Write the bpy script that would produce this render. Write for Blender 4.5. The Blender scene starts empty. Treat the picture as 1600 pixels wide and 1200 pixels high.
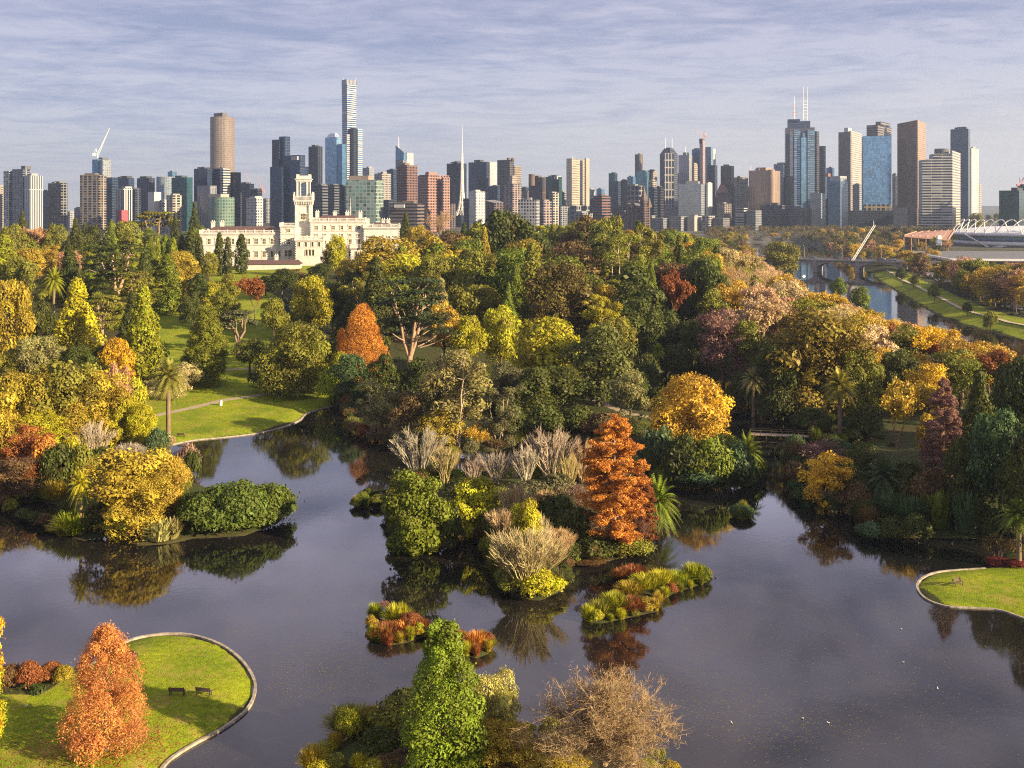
import bpy, bmesh, math, random
import numpy as np
from mathutils import Vector, Matrix

# ------------------------------------------------------------------ camera, world, sun, exposure
S = bpy.context.scene
F, YH, H = 1620.0, 322.0, 45.0            # focal length in photo pixels, horizon row, camera height above the lake
cd = bpy.data.cameras.new('camera'); cam = bpy.data.objects.new('camera', cd)
S.collection.objects.link(cam); S.camera = cam
cam.location = (0, 0, H); cam.rotation_euler = (math.radians(90), 0, 0)
cd.sensor_width = 36.0; cd.lens = 36.0 * F / 1600.0
cd.shift_y = -(600.0 - YH) / 1600.0
cd.clip_start = 1.0; cd.clip_end = 40000.0

SUN_AZ, SUN_EL = 116.0, 19.0              # clockwise from the view direction, above the horizon
HAZE = 0.00010
W = bpy.data.worlds.new('World'); S.world = W; W.use_nodes = True
nt = W.node_tree; nt.nodes.clear()
def N(t, typ, **kw):
    n = t.nodes.new(typ)
    for k, v in kw.items(): setattr(n, k, v)
    return n
def mth(t, op, a, b=None, c=None, clamp=False):
    n = t.nodes.new('ShaderNodeMath'); n.operation = op; n.use_clamp = clamp
    for i, v in enumerate((a, b, c)):
        if v is None: continue
        if isinstance(v, (int, float)): n.inputs[i].default_value = v
        else: t.links.new(v, n.inputs[i])
    return n.outputs[0]
def mixc(t, fac, a, b, mode='MIX'):
    n = t.nodes.new('ShaderNodeMix'); n.data_type = 'RGBA'; n.blend_type = mode
    for s, v in ((n.inputs[0], fac), (n.inputs[6], a), (n.inputs[7], b)):
        if isinstance(v, (int, float)): s.default_value = v
        elif isinstance(v, (tuple, list)): s.default_value = (*v[:3], 1)
        else: t.links.new(v, s)
    return n.outputs[2]
def ramp(t, fac, stops, interp='LINEAR'):
    n = t.nodes.new('ShaderNodeValToRGB'); cr = n.color_ramp; cr.interpolation = interp
    while len(cr.elements) > len(stops): cr.elements.remove(cr.elements[-1])
    while len(cr.elements) < len(stops): cr.elements.new(1.0)
    for e, (p, c) in zip(cr.elements, stops):
        e.position = p; e.color = (c, c, c, 1) if isinstance(c, (int, float)) else (*c, 1)
    t.links.new(fac, n.inputs[0]); return n.outputs[0]
def noise(t, vec, scale, detail=4, rough=.55, dist=0.0, dim='3D'):
    n = t.nodes.new('ShaderNodeTexNoise'); n.noise_dimensions = dim
    n.inputs['Scale'].default_value = scale; n.inputs['Detail'].default_value = detail
    n.inputs['Roughness'].default_value = rough; n.inputs['Distortion'].default_value = dist
    if vec is not None: t.links.new(vec, n.inputs['Vector'])
    return n.outputs[0]
def mapping(t, vec, scale=(1, 1, 1), rot=(0, 0, 0), loc=(0, 0, 0)):
    n = t.nodes.new('ShaderNodeMapping'); t.links.new(vec, n.inputs[0])
    n.inputs['Scale'].default_value = scale; n.inputs['Rotation'].default_value = rot; n.inputs['Location'].default_value = loc
    return n.outputs[0]

sky = N(nt, 'ShaderNodeTexSky', sky_type='NISHITA', sun_disc=False)
sky.sun_elevation = math.radians(SUN_EL); sky.sun_rotation = math.radians(SUN_AZ)
sky.altitude = 50; sky.air_density = 1.0; sky.dust_density = .4; sky.ozone_density = 2.0
tc = N(nt, 'ShaderNodeTexCoord')
sep = N(nt, 'ShaderNodeSeparateXYZ'); nt.links.new(tc.outputs['Generated'], sep.inputs[0])
dx, dy, dz = sep.outputs
zz = mth(nt, 'ADD', mth(nt, 'MAXIMUM', dz, 0.0), 0.045)
cmb = N(nt, 'ShaderNodeCombineXYZ')
nt.links.new(mth(nt, 'DIVIDE', dx, zz), cmb.inputs[0]); nt.links.new(mth(nt, 'DIVIDE', dy, zz), cmb.inputs[1])
flat = cmb.outputs[0]                      # a cloud sheet overhead, seen in perspective
big = noise(nt, mapping(nt, flat, (.30, .50, 1), (0, 0, .22), (3.1, 1.7, 0)), 1.0, 3, .5, .3)
mid = noise(nt, mapping(nt, flat, (1.2, 1.5, 1), (0, 0, .22), (7, 2, 0)), 1.0, 7, .62, .6)
fine = noise(nt, mapping(nt, flat, (5.0, 6.5, 1), (0, 0, -.25), (1, 9, 0)), 1.0, 4, .6, .6)
cov = mth(nt, 'ADD', mth(nt, 'MULTIPLY', big, .40), mth(nt, 'ADD', mth(nt, 'MULTIPLY', mid, .60), mth(nt, 'MULTIPLY', fine, .26)))
cmask = ramp(nt, cov, [(.50, 0.0), (.60, .5), (.69, 1.0)])
# the sheet's own colour: grey-violet body, paler where the sheet is thick, cream towards the horizon
body = ramp(nt, dz, [(0.0, (3.9, 3.9, 4.1)), (.04, (3.3, 3.5, 4.3)), (.08, (2.75, 3.05, 4.2)), (.14, (2.2, 2.55, 3.8)), (.19, (2.1, 2.4, 3.65)), (.24, (3.1, 3.3, 4.9)), (.30, (2.6, 2.65, 4.0)), (.38, (1.85, 1.8, 2.6)), (.48, (1.4, 1.3, 1.7)), (.8, (2.8, 2.7, 3.4))])
lite = ramp(nt, dz, [(0.0, (4.5, 4.4, 4.4)), (.05, (4.3, 4.4, 4.8)), (.10, (4.1, 4.2, 5.0)), (.16, (3.9, 3.9, 4.9)), (.20, (4.0, 3.9, 4.9)), (.25, (8.4, 8.2, 10.8)), (.31, (7.8, 7.3, 9.6)), (.39, (6.0, 5.4, 6.8)), (.49, (4.0, 3.5, 4.2)), (.8, (3.8, 3.6, 4.2))])
sheetc = mixc(nt, cmask, body, lite)
glow = mth(nt, 'MULTIPLY', mth(nt, 'ADD', mth(nt, 'MULTIPLY', dx, 1.5), .45, None, True), ramp(nt, dz, [(0.0, .8), (.05, .7), (.13, 0.0)]))
sheetc = mixc(nt, glow, sheetc, (5.5, 5.15, 4.95))
skyb = mixc(nt, 1.0, sky.outputs[0], (.90, .84, .98), 'MULTIPLY')
skyc = mixc(nt, .92, skyb, sheetc)
bg = N(nt, 'ShaderNodeBackground'); bg.inputs[1].default_value = 0.050
nt.links.new(skyc, bg.inputs[0])
wo = N(nt, 'ShaderNodeOutputWorld'); nt.links.new(bg.outputs[0], wo.inputs[0])

sl = bpy.data.lights.new('sun', 'SUN'); sl.energy = 4.6; sl.angle = math.radians(.5); sl.color = (1.0, .79, .49)
sun = bpy.data.objects.new('sun', sl); S.collection.objects.link(sun)
az, el = math.radians(SUN_AZ), math.radians(SUN_EL)
SDIR = Vector((math.cos(el) * math.sin(az), math.cos(el) * math.cos(az), math.sin(el)))
sun.rotation_euler = SDIR.to_track_quat('Z', 'Y').to_euler(); sun.location = SDIR * 400
S.view_settings.view_transform = 'Standard'; S.view_settings.look = 'None'
S.view_settings.exposure = 1.62; S.view_settings.gamma = 1.0; S.view_settings.use_curve_mapping = False
cy = S.cycles
cy.max_bounces = 8; cy.diffuse_bounces = 4; cy.glossy_bounces = 2; cy.transmission_bounces = 4; cy.transparent_max_bounces = 4; cy.volume_bounces = 0
cy.use_denoising = False; cy.filter_width = 1.15; cy.caustics_reflective = False; cy.caustics_refractive = False; cy.sample_clamp_indirect = 4.0

# ------------------------------------------------------------------ helpers
COL = S.collection
def tag(o, label=None, cat=None, group=None, kind=None):
    if label: o['label'] = label
    if cat: o['category'] = cat
    if group: o['group'] = group
    if kind: o['kind'] = kind
    return o
def thing(name, label, cat, loc=(0, 0, 0), rz=0.0, group=None):
    o = bpy.data.objects.new(name, None); COL.objects.link(o); o.location = loc; o.rotation_euler = (0, 0, rz)
    o.empty_display_size = .5
    return tag(o, label, cat, group)
def link(name, me, parent=None, color=None):
    o = bpy.data.objects.new(name, me); COL.objects.link(o)
    if parent: o.parent = parent
    if color: o.color = (*color[:3], 1)
    return o
def mesh_np(name, V, Fc, mats, tint=None, mi=None, smooth=False):
    """V (n,3); Fc (m,4) or (m,3) int array or a list of such arrays"""
    V = np.asarray(V, dtype=np.float32)
    Fl = Fc if isinstance(Fc, list) else [Fc]
    Fl = [np.asarray(f, dtype=np.int32) for f in Fl if len(f)]
    me = bpy.data.meshes.new(name)
    idx = np.concatenate([f.ravel() for f in Fl]); tot = np.concatenate([np.full(len(f), f.shape[1], np.int32) for f in Fl])
    st = np.concatenate([[0], np.cumsum(tot)[:-1]]).astype(np.int32)
    me.vertices.add(len(V)); me.vertices.foreach_set('co', V.ravel())
    me.loops.add(len(idx)); me.loops.foreach_set('vertex_index', idx)
    me.polygons.add(len(tot)); me.polygons.foreach_set('loop_start', st); me.polygons.foreach_set('loop_total', tot)
    if mi is not None: me.polygons.foreach_set('material_index', np.asarray(mi, np.int32))
    if smooth: me.polygons.foreach_set('use_smooth', np.ones(len(tot), bool))
    if tint is not None:
        a = me.attributes.new('tint', 'FLOAT', 'POINT'); a.data.foreach_set('value', np.asarray(tint, np.float32))
    for m in (mats if isinstance(mats, (list, tuple)) else [mats]): me.materials.append(m)
    me.update(calc_edges=True); return me
class MB:
    """collects boxes, prisms and tubes into one mesh"""
    def __init__(s): s.v = []; s.f = []; s.m = []; s.uv = []
    def add(s, vs, fs, m=0, uvs=None):
        o = len(s.v); s.v += [tuple(v) for v in vs]
        for i, f in enumerate(fs):
            s.f.append(tuple(o + k for k in f)); s.m.append(m)
            s.uv.append(uvs[i] if uvs else [(0, 0)] * len(f))
    def box(s, x0, x1, y0, y1, z0, z1, m=0):
        s.prism([(x0, y0), (x1, y0), (x1, y1), (x0, y1)], z0, z1, m)
    def prism(s, pts, z0, z1, m=0, mroof=None, top=None, ztop=None, u0=0.0):
        n = len(pts); top = top or pts
        zt = ztop or [z1] * n
        vs = [(x, y, z0) for x, y in pts] + [(x, y, z) for (x, y), z in zip(top, zt)]
        fs, us = [], []; u = u0
        for i in range(n):
            j = (i + 1) % n; L = math.hypot(pts[j][0] - pts[i][0], pts[j][1] - pts[i][1])
            fs.append((i, j, n + j, n + i)); us.append([(u, 0), (u + L, 0), (u + L, zt[j] - z0), (u, zt[i] - z0)]); u += L
        s.add(vs, fs, m, us)
        s.add(vs[n:], [tuple(range(n))], m if mroof is None else mroof)
        s.add(vs[:n], [tuple(reversed(range(n)))], m if mroof is None else mroof)
    def tube(s, pts, rad, sides=6, m=0, cap=True):
        pts = [Vector(p) for p in pts]; rings = []
        for i, p in enumerate(pts):
            d = (pts[min(i + 1, len(pts) - 1)] - pts[max(i - 1, 0)]).normalized()
            a = d.orthogonal().normalized(); b = d.cross(a); r = rad[i] if isinstance(rad, (list, tuple)) else rad
            rings.append([p + (a * math.cos(t) + b * math.sin(t)) * r for t in [2 * math.pi * k / sides for k in range(sides)]])
        vs = [v for r in rings for v in r]; fs = []
        for i in range(len(rings) - 1):
            for k in range(sides):
                fs.append((i * sides + k, i * sides + (k + 1) % sides, (i + 1) * sides + (k + 1) % sides, (i + 1) * sides + k))
        if cap: fs += [tuple(reversed(range(sides))), tuple(range(len(vs) - sides, len(vs)))]
        s.add(vs, fs, m)
    def mesh(s, name, mats, smooth=False):
        me = bpy.data.meshes.new(name); me.from_pydata(s.v, [], s.f)
        for m in (mats if isinstance(mats, (list, tuple)) else [mats]): me.materials.append(m)
        me.polygons.foreach_set('material_index', s.m)
        ul = me.uv_layers.new(name='UVMap'); flatuv = [c for f in s.uv for uv in f for c in uv]
        ul.data.foreach_set('uv', flatuv)
        if smooth: me.polygons.foreach_set('use_smooth', [True] * len(s.f))
        me.update(); return me
    def obj(s, name, mats, parent=None, smooth=False):
        return link(name, s.mesh(name, mats, smooth), parent)
def copy_tree(o, parent=None):
    c = o.copy(); COL.objects.link(c)
    if parent: c.parent = parent
    for ch in o.children: copy_tree(ch, c)
    return c

# ------------------------------------------------------------------ materials
def newmat(name):
    m = bpy.data.materials.new(name); m.use_nodes = True; t = m.node_tree
    b = next(n for n in t.nodes if n.type == 'BSDF_PRINCIPLED'); return m, t, b
def setv(t, b, key, v):
    s = b.inputs[key]
    if isinstance(v, (int, float)): s.default_value = v
    elif isinstance(v, (tuple, list)): s.default_value = (*v[:3], 1)
    else: t.links.new(v, s)
_pm = {}
def plain(name, col, rough=.7, metal=0.0, var=.25, scale=1.5):
    if name in _pm: return _pm[name]
    m, t, b = newmat(name); o = N(t, 'ShaderNodeTexCoord').outputs['Object']
    f = ramp(t, noise(t, o, scale, 5, .6), [(.3, 1 - var), (.7, 1 + var)])
    setv(t, b, 'Base Color', mixc(t, 1.0, col, f, 'MULTIPLY')); b.inputs['Roughness'].default_value = rough
    b.inputs['Metallic'].default_value = metal; _pm[name] = m; return m
def leafmat(name, trans=.25, spec=.25):
    m, t, b = newmat(name); oi = N(t, 'ShaderNodeObjectInfo')
    at = N(t, 'ShaderNodeAttribute', attribute_name='tint')
    lo = mixc(t, 1.0, oi.outputs['Color'], (.52, .50, .55), 'MULTIPLY')
    hi = mixc(t, 1.0, oi.outputs['Color'], (1.50, 1.42, 1.25), 'MULTIPLY')
    c = mixc(t, at.outputs['Fac'], lo, hi)
    hsv = N(t, 'ShaderNodeHueSaturation'); t.links.new(c, hsv.inputs['Color'])
    t.links.new(mth(t, 'ADD', .485, mth(t, 'MULTIPLY', at.outputs['Fac'], .03)), hsv.inputs['Hue'])
    c = hsv.outputs[0]
    setv(t, b, 'Base Color', c); b.inputs['Roughness'].default_value = .55; b.inputs['Specular IOR Level'].default_value = spec
    tr = N(t, 'ShaderNodeBsdfTranslucent'); t.links.new(c, tr.inputs[0])
    mx = N(t, 'ShaderNodeMixShader'); mx.inputs[0].default_value = trans
    t.links.new(b.outputs[0], mx.inputs[1]); t.links.new(tr.outputs[0], mx.inputs[2])
    out = next(n for n in t.nodes if n.type == 'OUTPUT_MATERIAL'); t.links.new(mx.outputs[0], out.inputs[0])
    return m
LEAF = leafmat('foliage')
def barkmat():
    m, t, b = newmat('bark'); oi = N(t, 'ShaderNodeObjectInfo'); o = N(t, 'ShaderNodeTexCoord').outputs['Object']
    f = ramp(t, noise(t, mapping(t, o, (6, 6, 1.2)), 1.0, 5, .6), [(.3, .65), (.7, 1.25)])
    setv(t, b, 'Base Color', mixc(t, 1.0, oi.outputs['Color'], f, 'MULTIPLY')); b.inputs['Roughness'].default_value = .85
    b.inputs['Specular IOR Level'].default_value = .15
    return m
BARK = barkmat()
# facade: window cells laid out in metres on the walls' UVs
FG = bpy.data.node_groups.new('facade_cells', 'ShaderNodeTree')
for nm, tp, dv in (('Wall', 'NodeSocketColor', (.4, .4, .4, 1)), ('Glass', 'NodeSocketColor', (.05, .08, .1, 1)), ('Floor', 'NodeSocketFloat', 3.6),
               ('Bay', 'NodeSocketFloat', 3.0), ('WF', 'NodeSocketFloat', .7), ('HF', 'NodeSocketFloat', .6), ('Var', 'NodeSocketFloat', .6), ('Lite', 'NodeSocketFloat', .12)):
    s_ = FG.interface.new_socket(nm, in_out='INPUT', socket_type=tp); s_.default_value = dv
for nm, tp in (('Color', 'NodeSocketColor'), ('Rough', 'NodeSocketFloat'), ('Metal', 'NodeSocketFloat')):
    FG.interface.new_socket(nm, in_out='OUTPUT', socket_type=tp)
gi = FG.nodes.new('NodeGroupInput'); go = FG.nodes.new('NodeGroupOutput')
uvn = FG.nodes.new('ShaderNodeUVMap'); sx = FG.nodes.new('ShaderNodeSeparateXYZ'); FG.links.new(uvn.outputs[0], sx.inputs[0])
cu = mth(FG, 'DIVIDE', sx.outputs[0], gi.outputs['Bay']); cv = mth(FG, 'DIVIDE', sx.outputs[1], gi.outputs['Floor'])
inw = mth(FG, 'MULTIPLY', mth(FG, 'LESS_THAN', mth(FG, 'FRACT', cu), gi.outputs['WF']), mth(FG, 'LESS_THAN', mth(FG, 'FRACT', cv), gi.outputs['HF']))
cb = FG.nodes.new('ShaderNodeCombineXYZ'); FG.links.new(mth(FG, 'FLOOR', cu), cb.inputs[0]); FG.links.new(mth(FG, 'FLOOR', cv), cb.inputs[1])
wn = FG.nodes.new('ShaderNodeTexWhiteNoise'); wn.noise_dimensions = '2D'; FG.links.new(cb.outputs[0], wn.inputs[0])
ob = FG.nodes.new('ShaderNodeTexCoord')
pn = noise(FG, mapping(FG, ob.outputs['Object'], (.05, .05, .02)), 1.0, 4, .6)
gmul = mth(FG, 'ADD', mth(FG, 'SUBTRACT', 1.0, mth(FG, 'MULTIPLY', gi.outputs['Var'], .5)), mth(FG, 'MULTIPLY', wn.outputs[0], gi.outputs['Var']))
gc = mixc(FG, 1.0, gi.outputs['Glass'], gmul, 'MULTIPLY')
blind = mth(FG, 'GREATER_THAN', wn.outputs[0], mth(FG, 'SUBTRACT', 1.0, gi.outputs['Lite']))
gc = mixc(FG, mth(FG, 'MULTIPLY', blind, .7), gc, gi.outputs['Wall'])
wc = mixc(FG, 1.0, gi.outputs['Wall'], ramp(FG, pn, [(.3, .78), (.7, 1.2)]), 'MULTIPLY')
FG.links.new(mixc(FG, inw, wc, gc), go.inputs['Color'])
FG.links.new(mth(FG, 'SUBTRACT', .75, mth(FG, 'MULTIPLY', inw, .57)), go.inputs['Rough'])
FG.links.new(mth(FG, 'MULTIPLY', inw, .55), go.inputs['Metal'])
STY = {  # floor, bay, window width share, window height share, variation, blinds
 'grid': (3.8, 3.4, .62, .60, .8, .14), 'hband': (3.8, 14.0, .97, .52, .5, .10), 'vband': (60.0, 3.6, .55, .985, .35, .03),
 'glass': (3.9, 2.9, .93, .90, .55, .05), 'dark': (3.9, 3.2, .90, .80, .7, .08), 'fine': (3.3, 2.4, .55, .62, .9, .2),
 'apt': (3.2, 6.5, .68, .72, .9, .22), 'mosaic': (4.0, 4.4, .78, .74, 1.5, .34), 'wide': (7.6, 7.0, .72, .72, .6, .1), 'blank': (40., 40., .0, .0, .1, .0), 'ribs': (3.6, 2.6, .80, .5, .6, .1), 'lattice': (13.5, 5.4, .74, .84, .4, .05)}
_fm = {}
def facade(sty, wall, glass):
    k = (sty, wall, glass)
    if k in _fm: return _fm[k]
    m, t, b = newmat('facade_' + sty); g = N(t, 'ShaderNodeGroup'); g.node_tree = FG
    g.inputs['Wall'].default_value = (*[(c * .76 + (sum(wall) / 3) * q * .24) * .56 for c, q in zip(wall, (.88, .98, 1.18))], 1); g.inputs['Glass'].default_value = (*[c * q for c, q in zip(glass, (.92, 1.0, 1.15))], 1)
    for nm, v in zip(('Floor', 'Bay', 'WF', 'HF', 'Var', 'Lite'), STY[sty]): g.inputs[nm].default_value = v
    t.links.new(g.outputs[0], b.inputs['Base Color']); t.links.new(g.outputs[1], b.inputs['Roughness']); t.links.new(g.outputs[2], b.inputs['Metallic'])
    _fm[k] = m; return m
ROOF = plain('roof_gravel', (.16, .16, .17), .9, 0, .3, .15)
STEEL = plain('galvanised_steel', (.45, .45, .46), .5, .3)
WHITEP = plain('white_paint', (.78, .76, .72), .5, 0, .06)

# ------------------------------------------------------------------ terrain: where the water is, how high the land is
def px0(px, py, z=0.0):                    # photo pixel on a level surface of height z -> ground position
    D = F * (H - z) / (py - YH); return ((px - 800) * D / F, D)
LAKE = [px0(*p) for p in [(-900, 800), (-200, 795), (0, 788), (60, 784), (92, 790), (98, 835), (130, 846), (165, 838), (215, 853), (260, 851), (300, 842), (380, 838),
  (435, 818), (458, 797), (452, 776), (400, 766), (330, 764), (290, 748), (276, 722), (262, 697), (300, 689), (350, 684), (400, 678), (440, 669),
  (468, 657), (478, 647), (500, 640), (526, 634), (548, 640), (560, 676), (620, 698), (700, 710), (780, 704), (830, 686), (880, 676), (940, 684),
  (1000, 676), (1030, 655), (1022, 620), (1028, 585), (1060, 570), (1110, 573), (1150, 590), (1160, 625), (1190, 650), (1250, 655), (1330, 680), (1345, 690),
  (1300, 700), (1245, 700), (1252, 740), (1245, 775), (1270, 792), (1330, 802), (1352, 822), (1362, 842), (1440, 840), (1520, 842), (1556, 846), (1572, 866), (1560, 886),
  (1520, 889), (1470, 894), (1442, 904), (1433, 918), (1446, 936), (1478, 948), (1520, 951), (1560, 954), (1600, 967), (1700, 1000), (2100, 1150), (2600, 1400)]] + [(110, 20), (-110, 20)]
PEN = [px0(*p) for p in [(-700, 1040), (0, 1040), (60, 1042), (108, 1046), (150, 1034), (185, 1010), (215, 998), (258, 992), (300, 994), (345, 1009), (378, 1034), (397, 1064),
  (397, 1088), (384, 1112), (346, 1141), (302, 1165), (264, 1190), (245, 1215), (200, 1290), (-700, 1400)]]
SPIT = [px0(*p) for p in [(470, 1210), (500, 1180), (530, 1150), (590, 1118), (650, 1110), (740, 1118), (800, 1135), (860, 1155), (960, 1178), (1060, 1205), (1100, 1280), (1050, 1400), (450, 1400)]]
ISLE = [px0(*p) for p in [(608, 842), (640, 862), (690, 862), (720, 838), (750, 850), (775, 905), (800, 932), (845, 940), (880, 922), (890, 885), (940, 880), (1005, 862), (1022, 835), (1040, 810),
  (1010, 785), (960, 765), (900, 750), (820, 745), (740, 750), (660, 752), (615, 775), (602, 805)]]
ISLB = [px0(*p) for p in [(1006, 752), (1060, 762), (1120, 764), (1170, 760), (1192, 745), (1185, 715), (1120, 705), (1050, 705), (1005, 720)]]
TUFTS = [[px0(*p) for p in q] for q in (
  [(578, 1000), (600, 1011), (640, 1004), (668, 992), (665, 978), (625, 975), (600, 968), (585, 962), (572, 966)],
  [(672, 1004), (705, 1018), (740, 1030), (772, 1018), (765, 1005), (720, 1000), (680, 992)],
  [(912, 970), (935, 976), (1000, 962), (1032, 955), (1030, 940), (1060, 924), (1108, 910), (1106, 895), (1060, 900), (1000, 915), (975, 930), (930, 950)],
  [(1142, 808), (1160, 814), (1180, 808), (1160, 800)], [(552, 793), (580, 796), (608, 790), (604, 778), (570, 776)])]
RIVER = [(190, 200), (172, 345), (169, 378), (176, 434), (198, 530), (219, 618), (243, 708), (282, 900), (330, 1100), (360, 1300), (300, 1300), (240, 1100), (205, 900), (184, 712), (158, 618), (132, 530), (112, 434), (112, 378), (116, 345), (130, 200)]
LANDS = [PEN, SPIT, ISLE, ISLB] + TUFTS
def sm(x): x = np.clip(x, 0, 1); return x * x * (3 - 2 * x)
def inside(P, X, Y):
    r = np.zeros(X.shape, bool); n = len(P)
    for i in range(n):
        x0, y0 = P[i]; x1, y1 = P[(i + 1) % n]
        if y0 == y1: continue
        c = ((y0 > Y) != (y1 > Y)) & (X < (x1 - x0) * (Y - y0) / (y1 - y0) + x0); r ^= c
    return r
def edist(P, X, Y, closed=True):
    d = np.full(X.shape, 1e9); n = len(P)
    for i in range(n if closed else n - 1):
        x0, y0 = P[i]; x1, y1 = P[(i + 1) % n]; vx, vy = x1 - x0, y1 - y0
        t = np.clip(((X - x0) * vx + (Y - y0) * vy) / (vx * vx + vy * vy + 1e-9), 0, 1)
        d = np.minimum(d, np.hypot(X - x0 - t * vx, Y - y0 - t * vy))
    return d
def shore(X, Y):                           # signed distance: positive on land
    wet = inside(LAKE, X, Y); d = edist(LAKE, X, Y)
    for P in LANDS:
        wet &= ~inside(P, X, Y); d = np.minimum(d, edist(P, X, Y))
    wet |= inside(RIVER, X, Y); d = np.minimum(d, edist(RIVER, X, Y))
    return np.where(wet, -d, d)
def relief(X, Y):
    hill = 16 * sm((Y - 205) / 300) * (1 - sm((X - 62) / 95)) * (1 - .45 * sm((Y - 620) / 500))
    base = .5 + 2.0 * sm((Y - 230) / 150) + 7 * sm((Y - 800) / 600)
    bump = .35 * np.sin(X * .07 + 1.3) * np.sin(Y * .055) * sm((Y - 230) / 80)
    return np.maximum(hill + .6, base) + bump
def height(X, Y):
    s = shore(X, Y); land = relief(X, Y)
    return np.where(s > 0, .12 + (land - .12) * sm(s / np.where(Y > 300, 14, 3.5)) - .12 * (1 - sm(s / .8)), -1.6 * sm(-s / 2.5))
def axis(segs):
    a = []
    for lo, hi, st in segs: a += list(np.arange(lo, hi, st))
    return np.array(a + [segs[-1][1]])
GX = axis([(-6000, -1200, 400), (-1200, -400, 40), (-400, -130, 5), (-130, 150, 1.1), (150, 300, 3), (300, 500, 8), (500, 1200, 40), (1200, 6000, 400)])
GY = axis([(15, 70, 5), (70, 300, 1.1), (300, 600, 4), (600, 1000, 8), (1000, 2000, 40), (2000, 6000, 250)])
MX, MY = np.meshgrid(GX, GY); MZ = height(MX, MY)
def hz(x, y):                              # interpolated ground height
    i = int(np.clip(np.searchsorted(GX, x) - 1, 0, len(GX) - 2)); j = int(np.clip(np.searchsorted(GY, y) - 1, 0, len(GY) - 2))
    a = (x - GX[i]) / (GX[i + 1] - GX[i]); b = (y - GY[j]) / (GY[j + 1] - GY[j])
    return float((MZ[j, i] * (1 - a) + MZ[j, i + 1] * a) * (1 - b) + (MZ[j + 1, i] * (1 - a) + MZ[j + 1, i + 1] * a) * b)
def at(px, py, zmin=.0):                   # photo pixel -> point on the terrain (or the water level)
    u, v = (px - 800) / F, (py - YH) / F; y = 55.0
    while y < 3000:
        z = H - v * y
        if z <= max(hz(u * y, y), zmin): break
        y += .8 if y < 400 else 2.5
    return Vector((u * y, y, max(hz(u * y, y), zmin)))
# lawns, paths and beds as a mask on the ground
LAWNS = [[(p.x, p.y) for p in (at(*q) for q in poly)] for poly in (
  [(-60, 1092), (65, 1091), (105, 1066), (150, 1036), (185, 1010), (258, 992), (345, 1009), (397, 1064), (397, 1088), (346, 1141), (264, 1190), (240, 1230), (-60, 1290)],
  [(240, 697), (300, 689), (400, 678), (468, 657), (526, 634), (500, 600), (440, 560), (330, 560), (235, 600), (225, 650)],
  [(230, 570), (330, 590), (420, 570), (440, 520), (440, 470), (400, 445), (330, 462), (235, 490)],
  [(330, 440), (480, 440), (520, 418), (500, 413), (380, 418), (320, 425)],
  [(1433, 918), (1480, 950), (1600, 968), (1760, 1010), (1760, 900), (1600, 880), (1470, 893)],
  [(80, 565), (125, 575), (120, 535), (75, 520)])]
RB = [(172, 345), (169, 378), (176, 434), (198, 530), (219, 618), (240, 700)]
LAWNS.append([(x + 2, y) for x, y in RB] + [(x + 22, y) for x, y in reversed(RB)])
lawn = np.zeros(MX.shape)
near = (MY < 760) & (np.abs(MX) < 420)
for P in LAWNS:
    ins = inside(P, MX[near], MY[near]); d = edist(P, MX[near], MY[near]); lawn[near] = np.maximum(lawn[near], np.clip(.5 + np.where(ins, d, -d) / 1.5, 0, 1))
PATHS = [([(200, 664), (240, 650), (300, 638), (350, 626), (400, 618), (450, 611), (500, 606), (540, 596)], 1.1), ([(300, 585), (345, 579), (380, 577), (430, 574)], .9),
         ([(880, 615), (910, 617), (940, 630), (985, 648), (1030, 658)], 1.0)]
path = np.zeros(MX.shape)
for pl, wd in PATHS:
    q = [(p.x, p.y) for p in (at(*r) for r in pl)]; path[near] = np.maximum(path[near], np.clip(.5 + (wd - edist(q, MX[near], MY[near], False)) / 1.0, 0, 1))
def in_lawn(x, y):
    return any(bool(inside(P, np.array([x]), np.array([y]))[0]) for P in LAWNS)
ny, nx = MX.shape
ii = np.arange(ny * nx).reshape(ny, nx)
Fq = np.stack([ii[:-1, :-1], ii[:-1, 1:], ii[1:, 1:], ii[1:, :-1]], -1).reshape(-1, 4)
gm, t, b = newmat('ground_cover')
geo = N(t, 'ShaderNodeNewGeometry').outputs['Position']
la = N(t, 'ShaderNodeAttribute', attribute_name='lawn').outputs['Fac']; pa = N(t, 'ShaderNodeAttribute', attribute_name='path').outputs['Fac']
n1 = noise(t, geo, .12, 6, .6); n2 = noise(t, geo, 1.6, 5, .65); n3 = noise(t, mapping(t, geo, (7, 7, 7)), 1.0, 3, .7)
soil = mixc(t, ramp(t, n2, [(.35, 0.), (.65, 1.)]), (.045, .038, .022), (.085, .075, .03))
soil = mixc(t, ramp(t, n1, [(.42, 0.), (.62, .75)]), soil, (.05, .075, .018))
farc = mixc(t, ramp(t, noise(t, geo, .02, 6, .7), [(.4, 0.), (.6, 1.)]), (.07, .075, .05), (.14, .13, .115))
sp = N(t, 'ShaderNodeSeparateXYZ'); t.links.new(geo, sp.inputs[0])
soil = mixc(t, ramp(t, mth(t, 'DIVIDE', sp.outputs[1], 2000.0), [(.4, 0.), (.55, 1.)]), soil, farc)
gr = mixc(t, ramp(t, n1, [(.35, 0.), (.65, 1.)]), (.14, .20, .011), (.26, .30, .014))
gr = mixc(t, 1.0, gr, ramp(t, n2, [(.3, .62), (.7, 1.25)]), 'MULTIPLY'); gr = mixc(t, 1.0, gr, ramp(t, n3, [(.3, .62), (.7, 1.35)]), 'MULTIPLY')
gr = mixc(t, ramp(t, noise(t, geo, .35, 4, .7), [(.50, 0.), (.70, .8)]), gr, (.32, .25, .06))
lw = mth(t, 'ADD', la, mth(t, 'MULTIPLY', mth(t, 'SUBTRACT', n2, .5), .5))
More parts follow.
